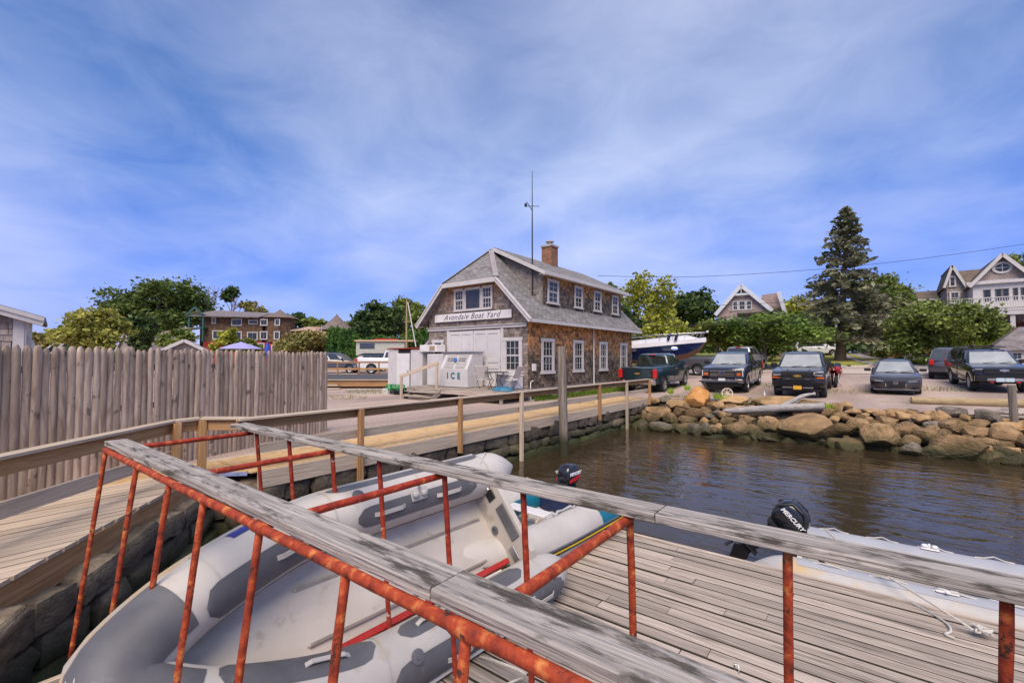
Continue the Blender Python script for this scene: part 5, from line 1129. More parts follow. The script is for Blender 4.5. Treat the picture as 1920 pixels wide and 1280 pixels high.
ford = [('grille', (h - .005, 0, .99), (.08, 1.16, .34), 'car_black')] + [('grille_bar', (h + .035, 0, z), (.03, 1.12, .05), 'chrome') for z in (.88, .97, 1.10)] + [('headlamp', (h - .075, .78, 1.0), (.16, .32, .32), 'lamp_dark'), ('headlamp_strip', (h - .0, .915, 1.0), (.03, .05, .3), 'lamp_clear'), ('headlamp_core', (h + .0, .74, .95), (.03, .18, .12), 'lamp_amber'), ('front_bumper', (h + .015, 0, .63), (.18, 1.9, .2), 'chrome'), ('air_intake', (h + .085, 0, .60), (.06, .8, .12), 'car_black'), ('plate', (h + .115, 0, .68), (.015, .31, .16), 'plate_white'), ('skirt', (h - .07, 0, .45), (.16, 1.7, .16), 'car_black'), ('running_board', (.1, .97, .42), (2.1, .16, .06), 'steel'), ('door_handle', (.25, 1.005, 1.16), (.2, .03, .05), 'chrome'), ('door_handle', (-.62, 1.005, 1.18), (.2, .03, .05), 'chrome'), ('door_seam', (-.12, .995, .95), (.015, .03, .7), 'car_black'), ('door_seam', (.95, .995, .95), (.015, .03, .7), 'car_black'), ('tail_lamp', (-h + .02, .93, 1.05), (.12, .16, .42), 'lamp_red')]
vehicle('pickup_truck', 'dark navy pickup with chrome grille bars facing the water', 'pickup truck', put(-5.55, 27.05, -89), pickup(paint=paint('navy_paint', (.014, .017, .035)), hood=1.26, bits=ford, emblem=oval(h + .045, 1.03, .14, .06, MATS['chrome'])))
silv = [('grille', (h - .005, 0, .98), (.08, 1.2, .40), 'car_black'), ('grille_bar', (h + .03, 0, 1.0), (.03, 1.5, .05), 'gloss_black'), ('grille_bar', (h + .03, 0, .86), (.03, 1.1, .03), 'alloy_dark'), ('headlamp', (h - .08, .80, 1.09), (.16, .34, .12), 'lamp_dark'), ('headlamp_strip', (h + .0, .78, 1.03), (.03, .3, .035), 'lamp_clear'), ('turn_lamp', (h - .055, .80, .92), (.12, .32, .07), 'lamp_amber'), ('front_bumper', (h + .0, 0, .66), (.16, 1.94, .24), 'gloss_black'), ('fog_lamp', (h + .04, .84, .64), (.06, .1, .13), 'lamp_clear'), ('skid_bar', (h + .065, .38, .50), (.06, .4, .06), 'steel'), ('plate', (h + .1, 0, .50), (.015, .31, .16), 'plate_yellow'), ('air_dam', (h - .1, 0, .40), (.1, 1.7, .14), 'car_black'), ('badge', (h + .05, -.36, .86), (.02, .16, .04), 'chrome'), ('hood_crease', (h - .7, .42, 1.245), (.7, .03, .02), 'gloss_black'), ('sticker', (h - 1.62, -.5, 1.42), (.02, .2, .06), 'plate_white')]
vehicle('pickup_truck', 'black pickup with amber lamps and yellow plate facing the water', 'pickup truck', put(-2.28, 26.35, -90), pickup(paint=paint('black_paint', (.010, .010, .013)), bits=silv, emblem=bowtie(h + .05, 1.0, MATS['gold'])))
vehicle('pickup_truck', 'grey pickup bed showing behind the navy boat bow', 'pickup truck', put(-11.1, 35.0, 180), pickup(paint=paint('grey_paint', (.10, .10, .115)), bits=[('tail_lamp', (-h + .03, .90, 1.1), (.2, .2, .30), 'lamp_red'), ('rear_bumper', (-h - .06, 0, .62), (.18, 1.96, .22), 'chrome')], rim=MATS['alloy_dark']))
vehicle('pickup_truck', 'silver pickup seen from behind, parked by the lawn edge', 'pickup truck', put(-7.4, 38.6, 82), pickup(paint=paint('silver_paint', (.30, .30, .32)), bits=[('tail_lamp', (-h + .0, .93, 1.08), (.12, .14, .40), 'lamp_red'), ('brake_lamp', (-.62, 0, 1.91), (.08, .36, .06), 'lamp_red'), ('rear_bumper', (-h - .06, 0, .62), (.18, 1.96, .22), 'chrome')]))
# pickup with a canopy over the bed
h = 2.7
colo = [('grille', (h + .0, 0, .95), (.08, 1.3, .22), 'car_black'), ('grille_bar', (h + .04, 0, 1.03), (.03, 1.34, .04), 'gloss_black'), ('grille_bar', (h + .04, 0, .90), (.03, 1.2, .02), 'alloy_dark'), ('headlamp', (h - .10, .76, 1.0), (.2, .36, .10), 'lamp_dark'), ('headlamp_strip', (h - .02, .72, 1.045), (.05, .34, .025), 'lamp_clear'), ('front_bumper', (h + .02, 0, .66), (.16, 1.84, .28), 'gloss_black'), ('skid_plate', (h + .09, 0, .60), (.05, 1.1, .11), 'steel'), ('plate', (h + .125, -.12, .60), (.015, .31, .16), 'plate_blue'), ('tow_hook', (h + .1, .4, .50), (.05, .12, .05), 'lamp_red'), ('fog_recess', (h - .0, .80, .72), (.1, .2, .16), 'car_black'), ('running_board', (.1, .93, .40), (1.9, .14, .05), 'car_black'), ('tail_lamp', (-h + .04, .88, 1.05), (.14, .14, .36), 'lamp_red'), ('roof_rail', (-.9, .62, 1.92), (2.6, .05, .05), 'gloss_black'), ('rack_bar', (-.35, 0, 1.93), (.06, 1.3, .04), 'car_black'), ('rack_bar', (-1.7, 0, 1.93), (.06, 1.3, .04), 'car_black'), ('rack_clamp', (-.35, .35, 1.99), (.14, .1, .1), 'car_black'), ('door_handle', (.2, .955, 1.08), (.18, .03, .045), 'gloss_black'), ('door_seam', (-.1, .945, .88), (.015, .03, .64), 'car_black'), ('sticker', (h - 1.75, -.15, 1.72), (.02, .12, .04), 'plate_white')]
cc = vehicle('pickup_truck', 'glossy black pickup with roof rack and blue plate at right', 'pickup truck', put(4.62, 31.2, -86), pickup(L=5.4, W=1.92, paint=paint('black_paint', (.010, .010, .013)), hood=1.12, bed=1.22, bits=colo, xf=1.78, xr=-1.5, cb=(-.66, 1.28, 1.2, .88), ct=(-.5, .42, 1.80, .70), side=((.05, .40), (.44, .78)), emblem=bowtie(2.75, 1.0, MATS['chrome']), wr=.40))
q = MB(); q.loft([[(-2.6, -.86, 1.2), (-2.6, .86, 1.2), (-.6, .86, 1.2), (-.6, -.86, 1.2)], [(-2.5, -.80, 1.55), (-2.5, .80, 1.55), (-.6, .80, 1.55), (-.6, -.80, 1.55)], [(-2.25, -.66, 1.84), (-2.25, .66, 1.84), (-.6, .66, 1.84), (-.6, -.66, 1.84)]]); q.build('canopy', paint('black_paint', (.01, .01, .013)), cc, local=True)
for s_ in (-1, 1): q = MB(); q.slab([(-2.3, s_ * .855, 1.28), (-.8, s_ * .855, 1.28), (-.85, s_ * .775, 1.7), (-2.1, s_ * .775, 1.7)], .012, Vector((0, s_, .25)).normalized()); q.build('canopy_window', MATS['car_glass'], cc, local=True)
# sedan and SUVs
def sedan(h, hood, belt, **k):
    P = dict(L=2 * h, W=1.80, wr=.335, zb=.30, xf=h - .92, xr=-h + 1.02, ww=.22, sp=10, er=.30, top=[(h - .06, .26), (h, .36), (h, .50), (h - .04, .66), (h - .18, hood - .08), (h - .5, hood), (h - 1.35, belt - .02), (h - 1.6, belt), (-.6, belt + .02), (-h + .5, belt + .04), (-h + .1, belt), (-h, .80), (-h + .02, .5), (-h + .1, .32)])
    P.update(k); return P
maz = [('grille', (2.33, 0, .50), (.05, .74, .24), 'car_black'), ('grille_lower', (2.32, 0, .36), (.05, .5, .06), 'car_black'), ('grille_frame', (2.335, .34, .45), (.05, .05, .16), 'chrome'), ('headlamp', (2.16, .68, .64), (.2, .34, .085), 'lamp_dark'), ('headlamp_strip', (2.24, .58, .615), (.06, .3, .02), 'lamp_clear'), ('splitter', (2.27, 0, .25), (.14, 1.56, .035), 'steel'), ('bumper_vent', (2.22, .70, .36), (.12, .22, .06), 'car_black'), ('under_tray', (2.2, 0, .2), (.2, 1.5, .06), 'car_black')]
mzp = GH(1683, 741); print('sedan', mzp)
vehicle('sedan', 'low bronze grey sedan with a wide dark grille facing the water', 'car', put(mzp.x, mzp.y + 2.3, -91.5), sedan(2.33, .84, .92, paint=paint('bronze_grey', (.062, .053, .050), .6), bits=maz, cb=(-1.55, 1.0, .90, .80), ct=(-.85, .15, 1.44, .58), side=((.12, .48), (.52, .86)), emblem=oval(2.36, .545, .085, .075, MATS['chrome'], ring=True, wings=True), rim=MATS['alloy_dark'], mback=.5, mh=.13))
def suv(h, **k):
    P = dict(L=2 * h, W=1.9, wr=.375, zb=.36, xf=h - .9, xr=-h + .95, ww=.24, sp=7, er=.2, top=[(h - .05, .40), (h, .5), (h, .72), (h - .06, .95), (h - .2, 1.03), (h - 1.1, 1.10), (h - 1.25, 1.12), (-.6, 1.14), (-h + .12, 1.14), (-h + .02, 1.0), (-h, .7), (-h + .03, .45)], cb=(-h + .05, h - 1.05, 1.11, .88), ct=(-h + .35, h - 1.85, 1.76, .70), side=((.05, .30), (.33, .58), (.61, .86)))
    P.update(k); return P
gen = [('headlamp', (2.28, .72, .86), (.16, .3, .16), 'lamp_clear'), ('grille', (2.37, 0, .82), (.05, .9, .26), 'car_black'), ('front_bumper', (2.36, 0, .52), (.1, 1.7, .18), 'car_black'), ('tail_lamp', (-2.33, .78, .98), (.14, .2, .3), 'lamp_red'), ('plate', (-2.41, 0, .8), (.015, .3, .15), 'plate_white')]
vehicle('suv', 'dark grey suv with red tail lamp behind the black pickup', 'suv', put(4.1, 37.2, 84), suv(2.4, paint=paint('slate_paint', (.075, .075, .095)), bits=gen))
vehicle('suv', 'white suv parked far up the lawn under the spruce', 'suv', put(-4.5, 66, 20), suv(2.4, paint=paint('white_car', (.62, .62, .64), 0), bits=gen))
# motorbike
mp_ = GH(1562, 726); mb_ = thing('motorcycle', 'red and black sport motorcycle standing between pickup and sedan', 'motorcycle', mtx=put(mp_.x, mp_.y + .7, -84) @ Matrix.Rotation(rad(-8), 4, 'X'))
tm, rm = wheel_meshes(.31, .15, 5)
for x in (.70, -.70): wo = link('wheel', tm, MATS['rubber'], mb_, True, Matrix.Translation((x, 0, .31))); link('rim', rm, MATS['alloy_dark'], wo, True)
for s_ in (-1, 1): q = MB(); q.tube([(.70, s_ * .1, .31), (.45, s_ * .1, .95)], .025, 8); q.build('fork', MATS['steel'], mb_, local=True, smooth=60)
q = MB(); q.loft([[(x, y * w_, z) for y, z in ((0, z0), (.7, z0 + .08), (1, (z0 + z1) / 2), (.75, z1 - .05), (0, z1), (-.75, z1 - .05), (-1, (z0 + z1) / 2), (-.7, z0 + .08))] for x, w_, z0, z1 in ((.72, .10, .80, .98), (.58, .22, .68, 1.10), (.3, .25, .38, 1.08), (-.1, .2, .36, .92), (-.4, .14, .5, .84))]); q.build('fairing', paint('bike_red', (.30, .008, .012)), mb_, smooth=40, local=True)
q = MB(); q.cbox((.60, 0, .93), (.12, .16, .12), .03); q.build('nose_panel', MATS['lamp_red'], mb_, local=True); q = MB(); q.slab([(.60, -.16, 1.05), (.60, .16, 1.05), (.34, .12, 1.26), (.34, -.12, 1.26)], .01); q.build('windscreen', MATS['car_glass'], mb_, local=True)
q = MB(); q.cbox((.64, .13, .90), (.08, .12, .07), .02); q.cbox((.64, -.13, .90), (.08, .12, .07), .02); q.build('headlamp', MATS['lamp_clear'], mb_, local=True)
for s_ in (-1, 1): q = MB(); q.tube([(.5, s_ * .2, 1.08), (.48, s_ * .42, 1.18)], .01, 6); q.cbox((.48, s_ * .47, 1.19), (.05, .16, .08), .02); q.build('mirror', MATS['car_black'], mb_, local=True)
q = MB(); q.cbox((-.35, 0, .86), (.7, .24, .10), .04); q.build('seat', MATS['car_black'], mb_, local=True); q = MB(); q.cbox((0, 0, .45), (.6, .3, .35), .05); q.build('engine', MATS['alloy_dark'], mb_, local=True); q = MB(); q.tube([(0, .14, .25), (-.1, .36, .03), (-.04, .4, .02)], .015, 6); q.build('kickstand', MATS['steel'], mb_, local=True)
# yard cart
ctp = G(1349, 752, .02); wb = thing('yard_cart', 'black plastic yard cart with a spoked cream wheel by the boulders', 'cart', mtx=Matrix.Translation((ctp.x - .12, max(20.4, ctp.y) - .5, .12)) @ Matrix.Rotation(TH - .15, 4, 'Z'))
q = MB(); q.loft([[(-.42, -.26, .36), (.42, -.26, .36), (.42, .26, .36), (-.42, .26, .36)], [(-.6, -.36, .66), (.6, -.36, .66), (.6, .36, .66), (-.6, .36, .66)]], caps=True); q.box((0, 0, .67), (1.3, .8, .04)); q.build('tub', MATS['black_plastic'], wb, local=True)
for s_ in (-1, 1):
    q = MB(); M = Matrix.Translation((.22, s_ * .40, .22)) @ Matrix.Rotation(math.pi / 2, 4, 'X'); q.lathe([(.21, -.02), (.22, -.025), (.22, .025), (.18, .025), (.18, -.02)], 22, M, True); q.lathe([(.05, -.03), (.05, .03)], 10, M)
    for k in range(8): a = k * math.pi / 4; q.bar(M @ Vector((.04 * math.cos(a), .04 * math.sin(a), 0)), M @ Vector((.185 * math.cos(a), .185 * math.sin(a), 0)), .028, .025, (0, 1, 0))
    q.build('wheel', mat('cream_plastic', (.6, .5, .36), (.66, .56, .42), rough=.5), wb, smooth=40, local=True)
for x in (-.45, -.3): q = MB(); q.tube([(x, .2, .36), (x - .06, .25, 0)], .015, 6); q.build('leg', MATS['steel'], wb, local=True)
# driftwood, pole, bottle
def wood_log(name, pts, rs_, m, label, cat='log', parent=None, n=12):
    q = MB(); P = catmull(pts, 6); k = len(P) - 1; rr_ = [rs_[min(len(rs_) - 2, int(i / k * (len(rs_) - 1)))] * (1 - (i / k * (len(rs_) - 1)) % 1) + rs_[min(len(rs_) - 1, int(i / k * (len(rs_) - 1)) + 1)] * ((i / k * (len(rs_) - 1)) % 1) for i in range(k + 1)]
    q.tube(P, [r_ * R.uniform(.93, 1.07) for r_ in rr_], n); o = q.build(name, m, parent, smooth=45)
    return tag(o, label, cat) if parent is None else o
dw = thing('driftwood', 'forked silver driftwood trunk lying on the boulders', 'driftwood', slope_pt(1450, 776))
A, B_ = slope_pt(1358, 774) + Vector((0, -.25, .12)), slope_pt(1546, 768) + Vector((0, -.2, .14)); wood_log('trunk', [A, A.lerp(B_, .12) + UP * -.02, A.lerp(B_, .5), B_], [.03, .12, .145, .13], MATS['drift'], '', parent=dw)
C_ = A.lerp(B_, .55); D_ = DD(1527, 738, (B_ - EYE).dot(FW) + .6); wood_log('branch', [C_, C_.lerp(D_, .35) + UP * .03, C_.lerp(D_, .7) + UP * .08, D_], [.09, .085, .07, .035], MATS['drift'], '', parent=dw)
pa, pb_ = G(1704, 750, .13), G(1935, 757, .13); wood_log('timber_pole', [pa, pa.lerp(pb_, .03), pa.lerp(pb_, .06), pa.lerp(pb_, .5), pb_], [.02, .10, .14, .145, .15], MATS['pole_wood'], 'long pointed round timber pole lying on the gravel edge')
bt = slope_pt(1434, 748); q = MB(); q.lathe([(.035, 0), (.038, .02), (.038, .13), (.015, .19), (.015, .22)], 10, Matrix.Translation(bt + Vector((0, -.1, .12)))); tag(q.build('plastic_bottle', MATS['white_paint'], smooth=40), 'small white bottle standing on a long boulder', 'bottle')
pl = thing('plank_walk', 'grey plank walkway lying on gravel behind the short post', 'walkway', (4.5, 21.4, .02))
for k in range(14): beam('plank', (3.3 + k * .21, 20.6, .05), (3.3 + k * .21 + .5, 22.4, .05), .19, .04, MATS['grey_wood'], pl)

# ================================================================ cruiser on stands
mat('hull_navy', (.008, .014, .05), (.012, .02, .065), rough=.12, coat=1.0, scale=1); mat('hull_bottom', (.17, .085, .045), (.24, .14, .08), rough=.8, scale=3, rr=(.3, .7)); mat('boat_white', (.62, .60, .61), (.70, .68, .69), rough=.3, scale=1)
bz = 1.42; bt_ = thing('motor_cruiser', 'navy hulled motor cruiser with white deck propped up behind the building', 'motor boat', mtx=Matrix.Translation((-8.05, 31.2, hill(-8, 31.2))) @ Matrix.Rotation(rad(2), 4, 'Z'))
ST = [(-9.2, 1.4, .42, .62, 1.62), (-6, 1.45, .38, .6, 1.66), (-3.6, 1.4, .40, .66, 1.78), (-2.2, 1.15, .52, .82, 1.90), (-1.1, .72, .80, 1.08, 2.0), (-.45, .36, 1.15, 1.4, 2.06), (0, .05, 1.85, 1.9, 2.1)]     # x, half beam, keel, chine, sheer
z0 = .62
def sec(x, hb_, k, c, s_): return dict(k=(x, 0, k + z0), c=(x, hb_ * .86, c + z0), s=(x, hb_, s_ + z0 - .28), d=(x, hb_ * .96, s_ + z0))
for nm, a, b_, m in (('hull_bottom', 'k', 'c', 'hull_bottom'), ('topside', 'c', 's', 'hull_navy'), ('gunwale', 's', 'd', 'boat_white')):
    q = MB()
    for sg in (-1, 1): q.loft([[(S[a][0], S[a][1] * sg, S[a][2]), (S[b_][0], S[b_][1] * sg, S[b_][2])] for S in [sec(*s_) for s_ in ST]], caps=False, close=False)
    q.build(nm, MATS[m], bt_, smooth=50, local=True)
q = MB(); q.loft([[(S['d'][0], S['d'][1], S['d'][2]), (S['d'][0] - .0, S['d'][1] * .55, S['d'][2] + (.28 if S['d'][0] < -.6 else .02)), (S['d'][0], -S['d'][1] * .55, S['d'][2] + (.28 if S['d'][0] < -.6 else .02)), (S['d'][0], -S['d'][1], S['d'][2])] for S in [sec(*s_) for s_ in ST]], caps=False, close=False); q.build('deck', MATS['boat_white'], bt_, smooth=50, local=True)
q = MB(); q.loft([[(-4.4, -1.0, 2.9), (-4.4, 1.0, 2.9), (-6.2, 1.1, 2.8), (-6.2, -1.1, 2.8)], [(-5.3, -.85, 3.35), (-5.3, .85, 3.35), (-6.3, .95, 3.4), (-6.3, -.95, 3.4)]]); q.build('windshield', MATS['car_glass'], bt_, local=True)
for sg in (-1, 1):
    q = MB(); pts = [(.12, 0, 3.1), (-.4, sg * .34, 3.06), (-1.6, sg * .9, 3.0), (-3.2, sg * 1.25, 2.92), (-4.6, sg * 1.32, 2.75)]; q.tube(catmull(pts, 4), .018, 6); q.build('rail', MATS['chrome'], bt_, smooth=60, local=True)
    for x, y, z in ((-.3, .26, 2.7), (-.55, .42, 2.68), (-1.2, .74, 2.64), (-1.9, 1.0, 2.58), (-2.7, 1.18, 2.5), (-3.6, 1.28, 2.42)): q = MB(); q.tube([(x, y * sg, z), (x + .14, y * sg * .98, 3.02 + .02 * (x + 2))], .013, 6); q.build('stanchion', MATS['chrome'], bt_, local=True)
    for x in (-1.75, -4.35): q = MB(); q.lathe([(.16, 0), (.17, .02), (.12, .025), (.001, .02)], 16, Matrix.Translation((x, sg * (1.02 if x > -2 else 1.43), 2.02 if x > -2 else 1.92)) @ Matrix.Rotation(-sg * (math.pi / 2 - .2), 4, 'X') @ Matrix.Rotation(-.35 * sg if x > -2 else 0, 4, 'Y') @ Matrix.Diagonal((1.3, .6, 1, 1))); q.build('porthole', MATS['chrome'], bt_, smooth=40, local=True)
q = MB(); q.lathe([(.06, 3.05), (.08, 3.1), (.07, 3.18), (.001, 3.2)], 10, Matrix.Translation((.08, 0, 0))); q.build('bow_light', MATS['boat_white'], bt_, local=True)
for x, y in ((-1.7, .95), (-2.15, 1.05)): q = MB(); q.lathe([(.02, 0), (.1, .05), (.1, .42), (.03, .5)], 10, Matrix.Translation((x, -y - .06, 2.55)) @ Matrix.Rotation(.35, 4, 'Y')); q.build('fender', MATS['hull_navy'], bt_, smooth=60, local=True)
for x in (-2.6, -5.5, -8.2):
    for sg in (-1, 1): q = MB(); q.tube([(x, sg * 1.6, 0), (x, sg * 1.05, 1.05)], .04, 6); q.bar((x - .3, sg * 1.7, .03), (x + .3, sg * 1.4, .03), .06, .06); q.build('jack_stand', MATS['rust'], bt_, local=True)
    q = MB(); q.cbox((x, 0, .5), (.3, .4, 1.0), .02); q.build('keel_block', MATS['grey_wood'], bt_, local=True)
# ================================================================ planting
leafmat('leaf_mid', (.10, .145, .03), (.26, .31, .07)); leafmat('leaf_dark', (0.038, 0.079, 0.025), (0.114, 0.166, 0.049)); leafmat('leaf_willow', (.24, .255, .045), (.42, .40, .10)); leafmat('leaf_deep', (.06, .10, .022), (.15, .20, .045))
leafmat('leaf_yellow', (0.228, 0.254, 0.032), (0.438, 0.438, 0.07)); leafmat('leaf_thuja', (0.052, 0.131, 0.032), (0.131, 0.245, 0.052)); leafmat('needle', (.12, .135, .075), (.27, .265, .165)); leafmat('leaf_dogwood', (.09, .16, .03), (.21, .30, .055)); leafmat('leaf_olive', (.14, .17, .03), (.27, .29, .06)); leafmat('leaf_bronze', (0.175, 0.184, 0.052), (0.333, 0.263, 0.088))
leafmat('leaf_bright', (0.245, 0.385, 0.035), (0.455, 0.595, 0.07)); leafmat('petal_white', (.6, .62, .42), (.75, .74, .58), trans=.1); leafmat('petal_red', (.35, .06, .03), (.5, .14, .05), trans=.1); leafmat('petal_violet', (.16, .07, .14), (.34, .12, .2), trans=.1); leafmat('grass_blade', (.08, .15, .015), (.17, .25, .03)); leafmat('grass_dry', (.20, .19, .04), (.32, .28, .08))
mat('dead_bark', (.20, .15, .12), (.28, .22, .18), rough=.9, scale=5)
def zat(py, D): return CAMH + (671 - py) / 853 * D
def ptree(name, label, px, top, bot, hw, D, m, seed=1, n=150, per=26, leaf=None, trunk=.28, nl=8, cs=None, group=None, cat='tree', ground=None, squash=1.0, crown='crown', shell=.5, flat=.35, limbs=6):
    c = DD(px, 640, D); gz = ground if ground is not None else (hill(c.x, c.y) if c.y > 24 and c.x > -25 else 0.0); r_ = hw / 853 * D; zt, zb = zat(top, D), max(gz + .1, zat(bot, D)); rz = (zt - zb) / 2; zc = (zt + zb) / 2 - gz; rs = random.Random(seed * 17 + 3)
    lobes = [(0, 0, zc, r_ * .66, r_ * .66 * squash, rz * .74)]
    for i in range(nl):
        a = 6.283 * i / nl + rs.uniform(-.3, .3); e = rs.uniform(-.65, .85); ce = math.sqrt(1 - e * e); k = rs.uniform(.20, .44); pk = 1 - k * .75
        lobes.append((r_ * pk * ce * math.cos(a), r_ * pk * ce * math.sin(a) * squash, zc + rz * pk * e, r_ * k, r_ * k, rz * k * 1.05))
    return tree(name, label, (c.x, c.y, gz), lobes, MATS[m], n, per, cs or max(.1, r_ * .10), leaf or .0052 * D, trunk, limbs, group, seed, cat=cat, crown=crown, shell=shell, flat=flat)
# far wood that closes the view
P = []; rs_ = np.random.RandomState(5)
for k in range(420):
    px = rs_.uniform(-260, 2200); D = rs_.uniform(105, 135); hgt = 4.2 + 2.2 * math.sin(px * .013) + 1.6 * math.sin(px * .041 + 1) + (3.0 if px > 1080 else 0); c = DD(px, 640, D); base = hill(c.x, min(c.y, 75)) if c.x > -40 else 0
    for j in range(6): P.append(np.array([c.x, c.y, base + rs_.uniform(-.02, 1) * hgt]) + rs_.normal(size=(14, 3)) * np.array([1.5, 1.5, .9]))
link('far_woodland', leaf_mesh('far_woodland', np.concatenate(P), .95, 3), MATS['leaf_dark'], kind='stuff')
# left side
ptree('broad_tree', 'huge round crowned tree rising behind the fence at left', 296, 520, 640, 84, 75, 'leaf_deep', 2, 420, 30, .40, .7, 12, ground=0)
ptree('willow_tree', 'yellow green willow above the fence left of the big tree', 172, 577, 668, 56, 42, 'leaf_willow', 3, 260, 26, .24, .3, 9, ground=0)
ptree('dark_evergreen', 'small dark evergreen standing before the big round tree', 266, 588, 668, 26, 50, 'leaf_dark', 4, 130, 26, .26, .2, 5, ground=0)
ptree('low_tree', 'low dark tree between willow and left shed', 108, 612, 655, 26, 80, 'leaf_dark', 5, 90, 24, .4, .3, 5, ground=0)
ptree('low_tree', 'low reddish tree just right of the left shed eave', 72, 614, 660, 18, 75, 'leaf_bronze', 6, 70, 24, .4, .3, 5, ground=0)
ptree('garden_shrub', 'bushy green shrub left of the brown house porch', 330, 612, 668, 30, 58, 'leaf_mid', 7, 110, 24, .3, .15, 6, cat='shrub', ground=0)
ptree('garden_tree', 'light green young tree in front of the brown house', 425, 612, 668, 24, 55, 'leaf_yellow', 8, 90, 22, .28, .15, 6, ground=0)
ptree('garden_shrub', 'low green shrub under the brown house windows', 462, 632, 668, 24, 54, 'leaf_mid', 9, 70, 22, .28, .1, 5, cat='shrub', ground=0)
ptree('garden_shrub', 'wide bronze green shrub right of the brown house tower', 572, 616, 668, 52, 52, 'leaf_bronze', 10, 190, 24, .28, .15, 8, cat='shrub', ground=0)
ptree('back_tree', 'dark tree behind the brown house tower', 552, 582, 640, 30, 95, 'leaf_dark', 11, 120, 24, .5, .4, 6, ground=0)
ptree('back_tree', 'green tree behind the low rusty roof', 592, 592, 640, 26, 92, 'leaf_mid', 12, 110, 24, .5, .4, 6, ground=0)
ptree('back_tree', 'green tree behind the pointed tower roof', 655, 594, 650, 28, 85, 'leaf_mid', 13, 110, 24, .45, .4, 6, ground=0)
ptree('maple_tree', 'dense round dark green maple behind the hedge', 712, 560, 655, 44, 58, 'leaf_dark', 14, 330, 28, .3, .4, 10, ground=0)
ptree('back_tree', 'broad tree between maple and boat yard roof', 775, 560, 660, 55, 80, 'leaf_mid', 15, 260, 26, .42, .5, 9, ground=0)
# bare and umbrella trees over the brown house
for nm, px, top, lab, lf in (('bare_tree', 392, 533, 'leafless twiggy tree beside the big round tree', 0), ('sparse_tree', 432, 541, 'half bare tree with one leafy clump above the brown house', 1), ('flat_topped_tree', 474, 568, 'flat topped tree behind the brown house roof', 2)):
    c = DD(px, 640, 88); t_ = thing(nm, lab, 'tree', (c.x, c.y, 0)); q = MB(); rs = random.Random(px); zt = zat(top, 88); q.tube([(0, 0, 0), (.1, 0, zt * .5), (0, .1, zt * .72)], [.3, .22, .12], 7)
    for k in range(11):
        a = rs.uniform(0, 6.3); z0_ = zt * rs.uniform(.45, .72); e = Vector((rs.uniform(-2.2, 2.6), rs.uniform(-1.5, 1.5), zt * rs.uniform(.72, 1.0))); m_ = Vector((0, 0, z0_)).lerp(e, .5) + Vector((.2, 0, .1)); q.tube([(0, 0, z0_), m_, e], [.10, .06, .02], 5)
        for j in range(3): q.tube([m_.lerp(e, .3 * j), e + Vector((rs.uniform(-.9, .9), rs.uniform(-.5, .5), rs.uniform(-.4, .7)))], [.04, .012], 4)
    q.build('trunk', MATS['dead_bark'], t_, local=True)
    if lf:
        lob = [(-.9, 0, zt * .9, .9, .9, .9), (.1, 0, zt * .96, 1.1, .9, .8)] if lf == 1 else [(-1.6, 0, zt * .97, 1.9, 1.5, .5), (1.3, 0, zt * .87, 2.2, 1.6, .5)]
        link('crown', leaf_mesh('crown', crown_points(lob, 60, 22, .3, 7), .4, 2), MATS['leaf_dark' if lf == 1 else 'leaf_bronze'], t_, True)
# clipped hedge of columns
def thuja(seed):
    rs = np.random.RandomState(seed); n = 1500; z = rs.uniform(0, 1, n) ** .85; r_ = .62 * np.sqrt(np.clip(1 - (z - .12) ** 2 / .80, 0.02, 1)) * (rs.uniform(.75, 1, n)); a = rs.uniform(0, 6.283, n); return np.stack([r_ * np.cos(a), r_ * np.sin(a), z * 4.0], 1)
cm = [leaf_mesh('crown', thuja(s_), .24, s_, .1, 2.2) for s_ in range(3)]
proto = thing('arborvitae', 'slim arborvitae in the clipped green hedge behind the parked cars', 'tree', (0, 0, 0), group='arborvitae hedge'); link('crown', cm[0], MATS['leaf_thuja'], proto, True); q = MB(); q.tube([(0, 0, 0), (0, 0, 3)], [.08, .02], 6); q.build('trunk', MATS['bark'], proto, local=True)
for i, px in enumerate(np.linspace(622, 806, 17)):
    o = proto if i == 0 else copy_tree(proto); c = DD(px, 640, 52 + R.uniform(-.6, .6)); o.location = (c.x, c.y, 0); k = R.uniform(.9, 1.1); o.scale = (k, k, (1.28 if px < 660 else 1.02 if px < 765 else 1.2) * R.uniform(.94, 1.06)); o.rotation_euler.z = R.uniform(0, 6)
# right side
ptree('airy_tree', 'tall airy tree with thin crown right of the chimney', 1150, 512, 650, 40, 55, 'leaf_mid', 21, 110, 20, .26, .3, 9, shell=.3)
ptree('airy_tree', 'tall airy olive tree behind the cruiser bow', 1215, 505, 655, 55, 50, 'leaf_yellow', 22, 260, 20, .24, .3, 11, shell=.3)
ptree('back_tree', 'dark tree close behind the building roof end', 1165, 560, 660, 40, 48, 'leaf_dark', 23, 180, 24, .26, .3, 7)
ptree('round_tree', 'rounded deep green tree left of the pink shingled house', 1297, 534, 640, 46, 62, 'leaf_dark', 24, 330, 26, .32, .4, 9)
ptree('garden_tree', 'olive green bush below the round tree', 1262, 590, 668, 50, 44, 'leaf_yellow', 25, 220, 24, .24, .2, 8)
ptree('dogwood_tree', 'wide layered light green tree in front of the pink house', 1432, 588, 656, 100, 37, 'leaf_dogwood', 26, 420, 30, .19, .16, 14, squash=.7, flat=1.6)
ptree('dogwood_tree', 'layered green tree left of the larger one under the pink house', 1345, 600, 655, 52, 39, 'leaf_olive', 27, 240, 28, .19, .12, 9, flat=1.6)
ptree('house_hedge', 'low clipped bushes at the foot of the pink house', 1400, 618, 672, 76, 47, 'leaf_deep', 38, 240, 24, .24, .12, 10, cat='hedge', squash=.4)
